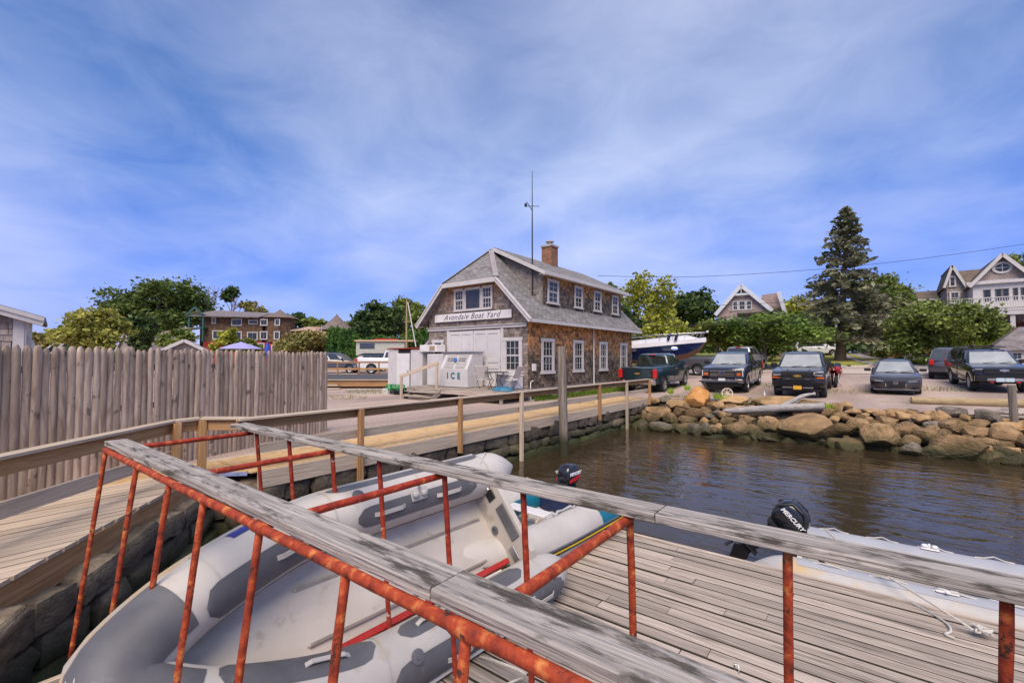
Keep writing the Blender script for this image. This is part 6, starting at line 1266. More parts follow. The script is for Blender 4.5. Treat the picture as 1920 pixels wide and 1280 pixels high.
ptree('hedge_tree', 'bushy tree between pink house and tall spruce', 1500, 562, 640, 62, 62, 'leaf_yellow', 28, 260, 24, .3, .3, 9)
ptree('broad_tree', 'tall broadleaf tree directly behind the spruce', 1655, 500, 668, 62, 55, 'leaf_mid', 29, 420, 28, .28, .4, 11)
ptree('back_tree', 'dark low tree left of the white house low wing', 1712, 556, 640, 26, 62, 'leaf_dark', 30, 120, 24, .3, .3, 6)
ptree('back_tree', 'tree crown showing above the white house roof', 1925, 470, 560, 40, 75, 'leaf_mid', 31, 110, 22, .35, .4, 6)
ptree('large_shrub', 'large rounded green shrub before the white house balcony', 1764, 566, 676, 76, 34, 'leaf_mid', 32, 560, 30, .17, .12, 16, cat='shrub', squash=.8)
ptree('large_shrub', 'yellow green side of shrub next to the spruce', 1706, 600, 664, 30, 36, 'leaf_olive', 33, 200, 28, .16, .1, 8, cat='shrub')
ptree('large_shrub', 'lower green shrub spilling in front of the balcony column', 1838, 600, 690, 44, 34, 'leaf_mid', 37, 220, 28, .16, .1, 8, cat='shrub')
ptree('shrub', 'dark shrub at the head of the driveway', 1652, 636, 668, 20, 50, 'leaf_dark', 34, 110, 22, .17, .08, 6, cat='shrub')
ptree('shrub', 'olive shrub beside the ornamental grass', 1800, 640, 690, 46, 33, 'leaf_bronze', 35, 160, 24, .15, .08, 7, cat='shrub')
ptree('shrub', 'green shrub under the white house window', 1880, 615, 690, 50, 36, 'leaf_dark', 36, 200, 24, .16, .08, 7, cat='shrub')
def flowerbush(px, top, bot, hw, D, lm, pm, lab, seed, nf=60, fs=.17):
    t_ = ptree('flowering_shrub', lab, px, top, bot, hw, D, lm, seed, 60, 22, .0042 * D, 0, 5, cat='shrub', crown='foliage'); r_ = hw / 853 * D; rz = (zat(top, D) - zat(bot, D)) / 2; rs = np.random.RandomState(seed); gz = t_.location.z; zc = (zat(top, D) + zat(bot, D)) / 2 - gz
    d = rs.normal(size=(nf, 3)); d[:, 1] = -np.abs(d[:, 1]); d[:, 2] = np.abs(d[:, 2]) * .8; d /= np.linalg.norm(d, axis=1)[:, None]; c = d * np.array([r_, r_, rz]) * 1.03 + np.array([0, 0, zc]); P = np.concatenate([q_ + rs.normal(size=(7, 3)) * fs * .4 for q_ in c]); link('blossom', leaf_mesh('blossom', P, fs * .55, seed, .3, 1.1), MATS[pm], t_, True)
flowerbush(1652, 644, 676, 17, 42, 'leaf_mid', 'petal_white', 'white hydrangea at the bend of the driveway', 41)
flowerbush(1690, 655, 682, 18, 39, 'leaf_bronze', 'petal_red', 'pale grassy clump with orange red flowers', 42)
flowerbush(1728, 656, 690, 26, 35, 'leaf_yellow', 'petal_white', 'white hydrangea left of the parked black pickup', 43)
flowerbush(1746, 668, 694, 22, 34, 'leaf_bright', 'petal_white', 'bright green low shrub in front of the hydrangea', 44, 6)
flowerbush(1705, 668, 690, 20, 37, 'leaf_mid', 'petal_red', 'green perennial clump on the driveway bank', 45, 8)
flowerbush(1880, 612, 636, 44, 37, 'leaf_bronze', 'petal_violet', 'violet flowering shrubs below the white house', 46, 110)
flowerbush(1915, 604, 628, 24, 37, 'leaf_bronze', 'petal_red', 'pink flowering shrub at the right edge below the house', 47, 60)
# ornamental grass
def blades(name, m, base, n, r_, hgt, seed, parent=None, w_=.03, label=None, cat=None, kind=None, ell=(1, 1), zf=None):
    rs = np.random.RandomState(seed); V = []; F = []
    for i in range(n):
        a = rs.uniform(0, 6.283); k = math.sqrt(rs.uniform(0, 1)); x, y = base[0] + r_ * k * math.cos(a) * ell[0], base[1] + r_ * k * math.sin(a) * ell[1]; z = zf(x, y) if zf else base[2]; h_ = hgt * rs.uniform(.5, 1.1); lx, ly = (math.cos(a) * k * .5 + rs.normal() * .25) * h_, (math.sin(a) * k * .5 + rs.normal() * .25) * h_; b_ = rs.uniform(0, 6.283); dx_, dy_ = math.cos(b_) * w_, math.sin(b_) * w_; j = len(V)
        V += [(x - dx_, y - dy_, z), (x + dx_, y + dy_, z), (x + lx * .4 + dx_ * .7, y + ly * .4 + dy_ * .7, z + h_ * .65), (x + lx * .4 - dx_ * .7, y + ly * .4 - dy_ * .7, z + h_ * .65), (x + lx, y + ly, z + h_)]; F += [(j, j + 1, j + 2, j + 3), (j + 3, j + 2, j + 4)]
    me = bpy.data.meshes.new(name); me.from_pydata(V, [], F); o = link(name, me, m, parent, kind=kind)
    if label: tag(o, label, cat)
    return o
c = DD(1812, 672, 33.5); blades('ornamental_grass', MATS['leaf_bright'], (c.x, c.y, hill(c.x, c.y)), 1500, 1.7, 1.75, 3, w_=.02, label='bright green fountain of ornamental grass above the black pickup', cat='grass clump')
g_ = []
blades('yard_grass', MATS['grass_blade'], (-10.55, 20.5, 0), 2600, 1.0, .22, 4, kind='stuff', ell=(.42, 5.3), w_=.012)
for i, (px, py, r_, n) in enumerate(((1460, 752, 1.2, 500), (1400, 755, .9, 350), (1420, 722, 1.6, 500), (1590, 735, 1.5, 350), (1750, 730, 1.4, 350), (1290, 745, .8, 300), (700, 735, 1.6, 400), (640, 745, 1.3, 300), (1080, 755, .8, 260))):
    c = GH(px, py); blades('yard_grass', MATS['grass_dry'] if i % 2 else MATS['grass_blade'], c, n, r_, .10, 20 + i, kind='stuff', ell=(1.2, .7), w_=.008, zf=hill)
for i, (px, py) in enumerate(((1258, 742), (1289, 735), (1345, 752), (1357, 757), (1555, 775))): blades('weed_tuft', MATS['leaf_bright'], slope_pt(px, py) + UP * .1, 70, .12, .3, 60 + i, label=['green weed tuft by the first boulders', 'weed tuft beside the round orange boulder', 'grassy tuft below the yard cart', 'green weed tuft between tan boulders under the cart', 'weed tuft at the thick end of the driftwood'][i], cat='weed', w_=.012)
# tall spruce
sb = DD(1575, 680, 44); sb.z = hill(sb.x, sb.y); sp_t = thing('spruce_tree', 'tall ragged spruce with bare lower trunk on the lawn', 'tree', sb); H_ = zat(384, 44) - sb.z; lean = DD(1588, 400, 44) - DD(1575, 680, 44); lx = Vector((lean.x, lean.y, 0))
q = MB(); q.tube([(0, 0, -.2), (lx.x * .1, lx.y * .1, 1.2), (lx.x * .4, lx.y * .4, H_ * .4), (lx.x, lx.y, H_)], [.52, .42, .28, .03], 10); q.build('trunk', MATS['bark'], sp_t, smooth=60, local=True)
def rad_at(f): return np.interp(f, [.14, .2, .36, .5, .62, .72, .8, .9, 1.0], [3.6, 4.8, 4.9, 3.9, 2.6, 2.3, 1.7, 1.3, .15])
rs_ = np.random.RandomState(8); P = []; limbs_ = MB()
for lv in range(46):
    f = .14 + .86 * lv / 46; nb_ = 8 if f < .6 else 6
    for k in range(nb_):
        a = rs_.uniform(0, 6.283); rr_ = rad_at(f) * rs_.uniform(.55, 1.12); o_ = np.array([lx.x * f, lx.y * f, H_ * f]); d = np.array([math.cos(a), math.sin(a), 0]); tip = o_ + d * rr_ + np.array([0, 0, rr_ * (.12 if f > .6 else -.12) + rs_.normal() * .12])
        if k < 4: limbs_.tube([o_, (o_ + tip) / 2 + np.array([0, 0, .12]), tip], [.05, .035, .01], 4)
        m_ = int(11 + 20 * rr_ / 4); s_ = rs_.uniform(.25 if f < .6 else .15, 1, m_)[:, None]; side = np.array([-d[1], d[0], 0]); P.append(o_ + (tip - o_) * s_ + side * rs_.normal(size=(m_, 1)) * .26 * (1.2 - s_) * rr_ * .4 + np.array([0, 0, 1]) * (.10 * np.sin(s_ * 3.1) - rs_.uniform(0, .28, (m_, 1))))
link('crown', leaf_mesh('crown', np.concatenate(P), .26, 5, .6, 2.0), MATS['needle'], sp_t, True); limbs_.build('limbs', MATS['dead_bark'], sp_t, local=True, kind='stuff')

# ================================================================ houses
brickmat('far_roof', (.12, .095, .075), (.17, .13, .10), (.07, .06, .05), .5, .22, msize=.01); brickmat('grey_roof', (.17, .15, .155), (.23, .20, .20), (.10, .09, .09), .5, .22, msize=.01)
brickmat('far_shingle', (.10, .06, .035), (.17, .105, .06), (.05, .035, .025), .35, .2, uv=False, var=.4); brickmat('pink_shingle', (.36, .27, .25), (.43, .33, .31), (.26, .20, .19), .25, .17, uv=False, var=.15); brickmat('tower_shingle', (.17, .125, .11), (.24, .18, .16), (.09, .07, .06), .4, .25, uv=True)
mat('dark_green', (.02, .07, .055), (.03, .09, .07), rough=.6); mat('brick_red', (.32, .03, .02), (.38, .05, .03), rough=.7, scale=3)
def fl(o, ax_=RT): return Matrix((ax_, UP.cross(ax_), UP)).transposed().to_4x4()
# brown house: local x to the right, y away from the lens
D = 70; o_ = DD(361, 640, D); Mm = fl(0); Mm.translation = (o_.x, o_.y, 0); mh = thing('shingled_mansion', 'large brown shingled house with red ground floor and bell roofed tower', 'house', mtx=Mm)
k_ = D / 853; X = lambda px: (px - 361) * k_; Z = lambda py: zat(py, D)
q = MB(); q.bx(X(382), X(492), 0, 9, Z(641), Z(592)); q.build('wall', MATS['far_shingle'], mh, local=True); q = MB(); q.bx(X(382), X(600), -.1, 9, 0, Z(641)); q.build('ground_floor', MATS['brick_red'], mh, local=True)
def rs_local(name, poly, u, m, parent, th=.15):
    o = roof_slab(name, poly, u, m, None, th); o.parent = parent; WM[o] = WM[parent]; return o
rs_local('roof', [(X(358), -1.2, Z(592)), (X(492), -1.2, Z(595)), (X(492), 3.6, Z(582)), (X(374), 3.6, Z(577))], (1, 0, 0), MATS['grey_roof'], mh); rs_local('roof', [(X(492), 9.5, Z(594)), (X(358), 9.5, Z(592)), (X(374), 3.6, Z(577)), (X(492), 3.6, Z(582))], (1, 0, 0), MATS['grey_roof'], mh)
q = MB(); q.add([(X(362), -.9, Z(592)), (X(388), -1.0, Z(592)), (X(374), -.3, Z(578.5))], [(0, 1, 2)]); q.build('gable', MATS['far_shingle'], mh, local=True)
for a, c in (((X(358), -1.25, Z(593)), (X(374), -1.2, Z(577.5))), ((X(374), -1.2, Z(577.5)), (X(390), -1.25, Z(591)))): q = MB(); q.bar(a, c, .15, .3); q.build('gable_trim', MATS['dark_green'], mh, local=True)
for px in (362, 388): q = MB(); q.bx(X(px) - .13, X(px) + .13, -1.0, -.75, Z(641), Z(592)); q.build('porch_post', MATS['dark_green'], mh, local=True)
q = MB(); q.bx(X(360), X(390), -1.1, 0, Z(593.5), Z(590)); q.bx(X(360), X(390), -1.1, 0, Z(617), Z(614.5)); q.build('porch_beam', MATS['dark_green'], mh, local=True); q = MB(); q.bx(X(362), X(384), 1.5, 1.7, 0, Z(592)); q.build('porch_wall', MATS['dark_void'], mh, local=True)
q = MB(); q.slab([(X(330), -3, Z(625)), (X(376), -3, Z(616)), (X(376), 0, Z(614)), (X(330), 0, Z(623))], .15); q.build('awning', mat('tan_roof', (.42, .33, .24), (.5, .4, .3), rough=.8), mh, local=True)
def mwin(pa, pb, ta, tb__, y=-.02, M=None, n=2, parent=mh):
    window(parent, Matrix.Translation(((X(pa) + X(pb)) / 2, y, (Z(ta) + Z(tb__)) / 2)), X(pb) - X(pa) - .3, Z(ta) - Z(tb__) - .25, .11, n, 1, mt=MATS['white_trim'], split=False, local=True, sill=False)
for a in ((396, 405, 594, 607), (433, 454, 597, 611), (465, 484, 599, 608)): mwin(*a)
for a in ((398, 420, 619, 636), (433, 454, 621, 638), (463, 484, 622, 638)): mwin(*a)
cxm = X(514); rt_ = (X(541) - X(487)) / 2; q = MB(); q.lathe([(rt_, Z(641)), (rt_, Z(594))], 8, Matrix.Translation((cxm, rt_ * .75, 0)) @ Matrix.Rotation(rad(22.5), 4, 'Z')); q.build('tower', MATS['far_shingle'], mh, local=True)
q = MB(); q.lathe([(rt_ * 1.22, Z(595)), (rt_ * 1.18, Z(593.6)), (rt_ * .8, Z(590)), (rt_ * .42, Z(585.5)), (rt_ * .12, Z(580.5)), (.02, Z(577))], 12, Matrix.Translation((cxm, rt_ * .75, 0))); q.build('tower_roof', mat('tower_roof_shingle', (.13, .10, .09), (.20, .16, .14), rough=.9, scale=3, bump=.4), mh, smooth=35, local=True)
for a in ((490, 505, 598, 611), (517, 528, 598, 611), (490, 505, 621, 637), (516, 528, 621, 637)): mwin(*a, y=-rt_ * .20)
for a in ((487, 500, 643, 654), (512, 526, 646, 658)): mwin(*a, y=-rt_ * .22)
q = MB(); q.bx(X(541), X(612), 2, 8, Z(650), Z(618)); q.build('wing', MATS['far_shingle'], mh, local=True); rs_local('wing_roof', [(X(533), .8, Z(618)), (X(618), .8, Z(619)), (X(590), 5, Z(609)), (X(552), 5, Z(608))], (1, 0, 0), mat('rusty_roof', (.36, .20, .14), (.5, .38, .32), rough=.8, scale=.6), mh)
tw2 = thing('tower_roof', 'pointed shingle tower roof above the hedge', 'tower', mtx=Matrix.Translation(DD(631, 640, 62) * Vector((1, 1, 0)) if False else Vector((DD(631, 640, 62).x, DD(631, 640, 62).y, 0)))); q = MB(); q.lathe([(1.0, zat(588, 62)), (1.1, zat(590, 62)), (.0, zat(586, 62))], 8) if False else None
q = MB(); q.lathe([(2.4, zat(619, 62)), (1.25, zat(606, 62)), (.18, zat(592, 62)), (.02, zat(588, 62))], 10); q.build('roof', MATS['tower_roof_shingle'], tw2, smooth=30, local=True); q = MB(); q.lathe([(1.9, 0), (1.9, zat(618, 62))], 10); q.build('tower', MATS['far_shingle'], tw2, local=True)
# small roofs and things behind the fence
def gable_house(name, label, cat, M, w_, d_, hwall, hroof, wm_, rm_, trim='white_trim', ov=.25):
    t_ = thing(name, label, cat, mtx=M); q = MB(); q.prism([(-w_ / 2, 0), (w_ / 2, 0), (w_ / 2, hwall), (0, hroof - .12), (-w_ / 2, hwall)], 0, d_); q.build('wall', MATS[wm_], t_, local=True); k = (hroof - hwall) / (w_ / 2)
    for s_ in (-1, 1):
        e = w_ / 2 + ov; P_ = [(s_ * e, -ov, hwall - ov * k), (s_ * e, d_ + ov, hwall - ov * k), (0, d_ + ov, hroof), (0, -ov, hroof)]; P_ = P_ if s_ > 0 else P_[::-1]; rs_local('roof', P_, (0, 1, 0), MATS[rm_], t_, .1); q = MB(); q.bar((s_ * e, -ov - .02, hwall - ov * k - .08), (0, -ov - .02, hroof - .08), .05, .2); q.build('rake_board', MATS[trim], t_, local=True)
    return t_
c = DD(346, 655, 30); gs = gable_house('garden_shed', 'small shingled garden shed with white trim behind the fence', 'shed', Matrix.Translation((c.x, c.y, 0)) @ Matrix.Rotation(TH + .5, 4, 'Z'), 1.9, 2.2, 2.45, 2.98, 'tower_shingle' if False else 'shingle_grey', 'grey_roof')
c = DD(238, 640, 62); gable_house('grey_cottage', 'grey cottage gable peeking out under the big tree', 'house', Matrix.Translation((c.x, c.y, 0)) @ Matrix.Rotation(TH - .5, 4, 'Z'), 5, 6, 3.0, 5.3, 'shingle_grey', 'grey_roof')
for px, top, D, lab in ((128, 636, 60, 'low dark gabled hut right of the left shed'), (108, 637, 62, 'low dark roofed hut nearest the left shed')): c = DD(px, 640, D); gable_house('boat_hut', lab, 'hut', Matrix.Translation((c.x, c.y, 0)) @ Matrix.Rotation(TH + .7, 4, 'Z'), 2.6, 3, 2.7, zat(top, D), 'dark_green', 'grey_roof')
c = DD(452, 650, 34); um = thing('patio_umbrella', 'open lavender patio umbrella behind the fence', 'umbrella', (c.x, c.y, 0)); q = MB(); zt = zat(642, 34); q.lathe([(1.5, zt - .48), (1.48, zt - .46), (.8, zt - .2), (.15, zt), (.02, zt + .06)], 8); q.build('canopy', mat('lavender', (.30, .28, .55), (.36, .34, .6), rough=.8), um, local=True); q = MB(); q.tube([(0, 0, 0), (0, 0, zt)], .025, 6); q.build('pole', MATS['steel'], um, local=True)
c = DD(502, 650, 34); um = thing('closed_umbrella', 'closed bright blue umbrella behind the fence', 'umbrella', (c.x, c.y, 0)); q = MB(); q.lathe([(.10, zat(672, 34)), (.24, zat(664, 34)), (.2, zat(652, 34)), (.06, zat(643, 34)), (.01, zat(641, 34))], 8); q.build('canopy', mat('royal_blue', (.01, .05, .38), (.02, .08, .45), rough=.7), um, smooth=60, local=True); q = MB(); q.tube([(0, 0, 0), (0, 0, 2.8)], .025, 6); q.build('pole', MATS['steel'], um, local=True)
# near shed at the left edge: every shingle its own piece
lo = DD(42, 660, 9.4); Ms = fl(0); Ms = Matrix.Translation((lo.x, lo.y, .2)) @ Matrix.Rotation(TH + rad(45), 4, 'Z'); ls = thing('left_shed', 'grey shingled shed with white corner boards at the left edge', 'shed', mtx=Ms)
q = MB(); q.prism([(-3.2, -.25), (-.14, -.25), (-.14, 2.48), (-1.65, 2.98), (-3.2, 2.5)], .02, 3); q.build('wall', MATS['shingle_grey'], ls, local=True); rs = random.Random(3); z = 1.52; SH = {}
mat('cedar_shake', (.22, .175, .155), (.36, .30, .27), rough=.9, scale=3, sc=(6, 1, .8), bump=.5, rnd=.22)
while z < 2.95:
    x = -1.75 - rs.random() * .1
    while x < -.14:
        w_ = rs.choice((.10, .13, .16, .19)); x1 = min(-.14, x + w_)
        if z + .1 < 2.42 + (-.14 - x1) * .33 + .02 and x1 - x > .05:
            kk = round(x1 - x, 2)
            if kk not in SH: mb = MB(); mb.add([(0, -.028, 0), (kk - .007, -.028, 0), (kk - .007, -.008, .14), (0, -.008, .14), (0, .01, 0), (kk - .007, .01, 0), (kk - .007, .01, .14), (0, .01, .14)], [(0, 1, 2, 3), (4, 5, 1, 0), (1, 5, 6, 2), (4, 0, 3, 7), (3, 2, 6, 7)]); SH[kk] = mb.mesh('shingle'); SH[kk].materials.append(MATS['cedar_shake'])
            link('shingle', SH[kk], None, ls, True, Matrix.Translation((x, 0, z + rs.uniform(-.005, .005))))
        x = x1
    z += .125
q = MB(); q.bx(-.14, .02, -.05, .02, 0, 2.52); q.build('corner_board', MATS['white_trim'], ls, local=True); q = MB(); q.bx(.02, .05, -.03, 3, 0, 2.5); q.build('side_wall', MATS['white_trim'], ls, local=True)
q = MB(); q.slab([(.32, -.2, 2.40), (.32, 3.2, 2.40), (-1.65, 3.2, 3.06), (-1.65, -.2, 3.06)], .06); q.slab([(-1.65, -.2, 3.06), (-1.65, 3.2, 3.06), (-3.6, 3.2, 2.4), (-3.6, -.2, 2.4)], .06); q.build('roof', MATS['grey_roof'], ls, local=True)
for dz, yy, hh in ((-.12, -.21, .14), (-.05, -.24, .08)): q = MB(); q.bar((.30, yy, 2.40 + dz), (-1.65, yy, 3.06 + dz), .04, hh); q.build('rake_board', MATS['white_trim'], ls, local=True)
q = MB(); q.prism([(.02, 2.1), (.16, 1.9), (.26, 1.55), (.2, 1.55), (.02, 1.75)], .1, .16); q.build('bracket', MATS['white_trim'], ls, local=True)
# pink shingled house
D = 52; o_ = DD(1392, 640, D); Mp = Matrix.Translation((o_.x, o_.y, 0)) @ Matrix.Rotation(TH - rad(33), 4, 'Z'); kp = D / 853 * .91; X = lambda px: (px - 1392) * kp; Z = lambda py: zat(py, D)
ph = thing('shingled_house', 'pink grey shingled house with steep gable above the layered trees', 'house', mtx=Mp)
q = MB(); q.prism([(X(1347), 1), (X(1347), Z(582)), (0, Z(536)), (X(1441), Z(580)), (X(1441), 1)], 0, 8); q.build('wall', MATS['pink_shingle'], ph, local=True)
for s_, px, py in ((-1, 1342, 587), (1, 1447, 584)):
    P_ = [(X(px), -.4, Z(py)), (X(px), 8.4, Z(py)), (0, 8.4, Z(533.5)), (0, -.4, Z(533.5))]; rs_local('roof', P_ if s_ > 0 else P_[::-1], (0, 1, 0), MATS['far_roof'], ph); q = MB(); q.bar((X(px), -.43, Z(py) - .1), (0, -.43, Z(533.5) - .1), .08, .42); q.build('rake_board', mat('blue_white', (.55, .57, .62), (.62, .64, .68), rough=.5), ph, local=True)
q = MB(); q.bar((X(1376), -.38, Z(552)), (X(1407), -.38, Z(552)), .08, .22); q.bar((0, -.38, Z(553)), (0, -.38, Z(536)), .14, .08, (1, 0, 0)); q.build('gable_brace', MATS['blue_white'], ph, local=True)
for a, c in ((1374.5, 1385), (1386, 1399), (1400, 1410.5)): window(ph, Matrix.Translation(((X(a) + X(c)) / 2, -.02, Z(572.5))), X(c) - X(a) - .16, Z(565) - Z(580), .1, 2, 1, mt=MATS['white_trim'], local=True, sill=False)
window(ph, Matrix.Translation((X(1371), -.02, Z(606))), .55, 1.0, .1, 2, 1, local=True); q = MB(); q.bx(X(1384), X(1434), -.8, 0, Z(590), Z(587)); q.build('porch_roof', MATS['far_roof'], ph, local=True)
q = MB(); q.prism([(X(1425), 1), (X(1425), Z(549)), (X(1455), Z(546.5)), (X(1464), Z(585)), (X(1464), 1)], 3, 9); q.build('rear_wing', MATS['pink_shingle'], ph, local=True); rs_local('roof', [(X(1412), 2.6, Z(575)), (X(1466), 2.6, Z(577)), (X(1456), 6, Z(545)), (X(1420), 6, Z(549))], (1, 0, 0), MATS['far_roof'], ph)
q = MB(); q.bar((X(1467), 2.5, Z(588)), (X(1456), 2.5, Z(546)), .1, .4); q.build('rake_board', MATS['blue_white'], ph, local=True)
# white balconied house: facade along world X
YH = 54.0; F = lambda px, py: PYp(px, py, YH); gz = 2.2; wh = thing('balcony_house', 'shingled house with white balcony and oval gable window on the bank', 'house', (8, YH, gz))
A = F(1877, 478); BL = F(1826, 527); hwid = A.x - BL.x; gx = A.x
brickmat('house_shingle', (.30, .245, .225), (.38, .315, .29), (.20, .165, .15), .25, .17, uv=False, var=.2)
q = MB(); q.prism([(gx - hwid, BL.z), (gx, A.z), (gx + hwid, BL.z)], YH, YH + 6); q.build('gable', MATS['house_shingle'], wh)
q = MB(); q.bx(gx - hwid - 1.2, gx + hwid + 6, YH + 6, YH + 13, gz, BL.z); q.build('wall', MATS['house_shingle'], wh)
for s_ in (-1, 1):
    e = hwid + .35; k = (A.z - BL.z) / hwid; P_ = [(gx + s_ * e, YH - .4, BL.z - .35 * k), (gx + s_ * e, YH + 9, BL.z - .35 * k), (gx, YH + 9, A.z + .1), (gx, YH - .4, A.z + .1)]; roof_slab('roof', P_ if s_ > 0 else P_[::-1], (0, 1, 0), MATS['far_roof'], wh, .12); beam('rake_board', (gx + s_ * e, YH - .43, BL.z - .35 * k - .1), (gx, YH - .43, A.z - .02), .06, .26, MATS['white_trim'], wh)
ov = F(1877, 502); ovx = gx + .02; q = MB(); Mo = Matrix.Translation((ovx, YH - .02, ov.z)) @ Matrix.Rotation(math.pi / 2, 4, 'X') @ Matrix.Diagonal((.62, .48, 1, 1)); q.lathe([(.68, 0), (1, 0), (1, .07), (.68, .07)], 26, Mo, True); o = q.build('oval_window', MATS['white_trim'], wh, smooth=40); q = MB(); q.lathe([(.70, .0), (.70, .02), (.001, .02)], 26, Mo); q.build('pane', MATS['glass'], o); q = MB(); q.bx(ovx - .42, ovx + .42, YH - .07, YH - .04, ov.z - .02, ov.z + .02); q.bx(ovx - .02, ovx + .02, YH - .072, YH - .042, ov.z - .32, ov.z + .32); q.build('muntin', MATS['white_trim'], o)
zb0, zb1 = F(1870, 577).z, F(1870, 558).z; zs = F(1870, 586).z
q = MB(); q.bx(gx - hwid - .1, gx + hwid + .5, YH - .02, YH + 5.9, zb0, BL.z - .02); q.build('upper_storey', MATS['white_trim'], wh); q = MB(); q.bx(gx - hwid - .5, gx + hwid + .6, YH - .3, YH + .3, BL.z - .34, BL.z - .1); q.build('cornice', MATS['white_trim'], wh)
for a, c in ((1844, 1857), (1866, 1877.5), (1879.5, 1891), (1899.5, 1908.5), (1914, 1924)): window(wh, frame3(((F(a, 550).x + F(c, 550).x) / 2, YH - .025, (F(1870, 543).z + F(1870, 562).z) / 2), (1, 0, 0), UP), F(c, 550).x - F(a, 550).x - .1, F(1870, 543).z - F(1870, 562).z, .05, 2, 1, mat('black_frame', (.05, .05, .055), (.06, .06, .065), rough=.5), split=False, sill=False)
yb = YH - 1.7; bx0, bx1 = PYp(1786, 560, yb).x, gx + hwid + 4; zr0, zr1, zfl = PYp(1870, 577, yb).z, PYp(1870, 557, yb).z, PYp(1870, 588, yb).z
q = MB(); q.bx(bx0, bx1, yb, YH + .02, zfl - .1, zr0 - .05); q.build('balcony_floor', MATS['white_trim'], wh); beam('balcony_rail', (bx0, yb + .05, zr1), (bx1, yb + .05, zr1), .1, .07, MATS['white_trim'], wh); beam('balcony_rail', (bx0 + .05, yb, zr1 - .002), (bx0 + .05, YH, zr1 - .002), .1, .07, MATS['white_trim'], wh)
me_b = beam_mesh(zr1 - zr0, .045, .045)
for x in np.arange(bx0 + .1, bx1, .145): beam('baluster', (x, yb + .05, zr0 - .03), (x, yb + .05, zr1 - .03), .045, .045, MATS['white_trim'], wh, up=(1, 0, 0))
for px in (1833, 1900): x = PYp(px, 610, yb).x; q = MB(); q.bx(x - .14, x + .14, yb + .1, yb + .38, gz - .3, zfl - .1); q.build('column', MATS['white_trim'], wh)
q = MB(); q.bx(gx - hwid, gx + hwid + 4, YH + 1.5, YH + 2, gz - .5, zfl); q.build('lower_storey', MATS['house_shingle'], wh); sdx = PYp(1895, 605, YH + 1.4).x; window(wh, frame3((sdx, YH + 1.48, gz + 1.25), (1, 0, 0), UP), 1.5, 2.0, .14, 2, 1, split=False)
# left wings of the white house
ya = YH + 2.5; ap, el, er_ = PYp(1784, 498, ya), PYp(1769, 542, ya), PYp(1810, 534, ya); hw2 = (er_.x - el.x) / 2; gcx = ap.x; zE = (el.z + er_.z) / 2
q = MB(); q.prism([(el.x + .2, gz), (el.x + .2, zE + .2), (gcx, ap.z - .15), (er_.x - .2, zE + .2), (er_.x + 1.5, zE - .2), (er_.x + 1.5, gz)], ya, YH + 9); q.build('side_gable', MATS['house_shingle'], wh)
roof_slab('roof', [(er_.x, ya - .3, zE), (er_.x, YH + 9, zE), (gcx, YH + 9, ap.z), (gcx, ya - .3, ap.z)], (0, 1, 0), MATS['far_roof'], wh, .12); roof_slab('roof', [(el.x, YH + 9, zE), (el.x, ya - .3, zE), (gcx, ya - .3, ap.z), (gcx, YH + 9, ap.z)], (0, 1, 0), MATS['far_roof'], wh, .12)
for e_ in (el.x, er_.x): beam('rake_board', (e_, ya - .33, zE - .06), (gcx, ya - .33, ap.z - .06), .06, .2, MATS['white_trim'], wh)
roof_slab('roof', [(gcx, ya + 1.2, zE - .3), (gx, ya + 1.2, zE - .3), (gx, ya + 4.6, ap.z + .1), (gcx, ya + 4.6, ap.z + .1)], (1, 0, 0), MATS['far_roof'], wh, .12); q = MB(); q.bx(gcx, gx, ya + 1.5, ya + 4, gz, zE - .35); q.build('link_wall', MATS['house_shingle'], wh)
window(wh, frame3((PYp(1785.5, 528, YH + 2.45).x, YH + 2.46, PYp(1785.5, 528, YH + 2.45).z), (1, 0, 0), UP), .3, .8, .09, 1, 2, split=False); window(wh, frame3((PYp(1790, 558, YH + 2.45).x, YH + 2.46, PYp(1790, 558, YH + 2.45).z), (1, 0, 0), UP), .5, .9, .1, 2, 2)
lw0, lw1 = PYp(1728, 560, YH + 6).x, PYp(1776, 560, YH + 6).x; zt_, zw_ = PYp(1740, 541, YH + 6).z, PYp(1740, 560, YH + 6).z; q = MB(); q.bx(lw0, lw1 + 1, YH + 6, YH + 10, gz, zw_); q.build('low_wing', MATS['house_shingle'], wh); roof_slab('roof', [(lw0 - .3, YH + 5.7, zw_ - .05), (lw1 + 1, YH + 5.7, zw_ - .05), (lw1 + 1, YH + 8.2, zt_), (lw0 - .3, YH + 8.2, zt_)], (1, 0, 0), MATS['far_roof'], wh); beam('eave_board', (lw0 - .3, YH + 5.68, zw_ - .12), (lw1 + 1, YH + 5.68, zw_ - .12), .05, .2, MATS['white_trim'], wh)
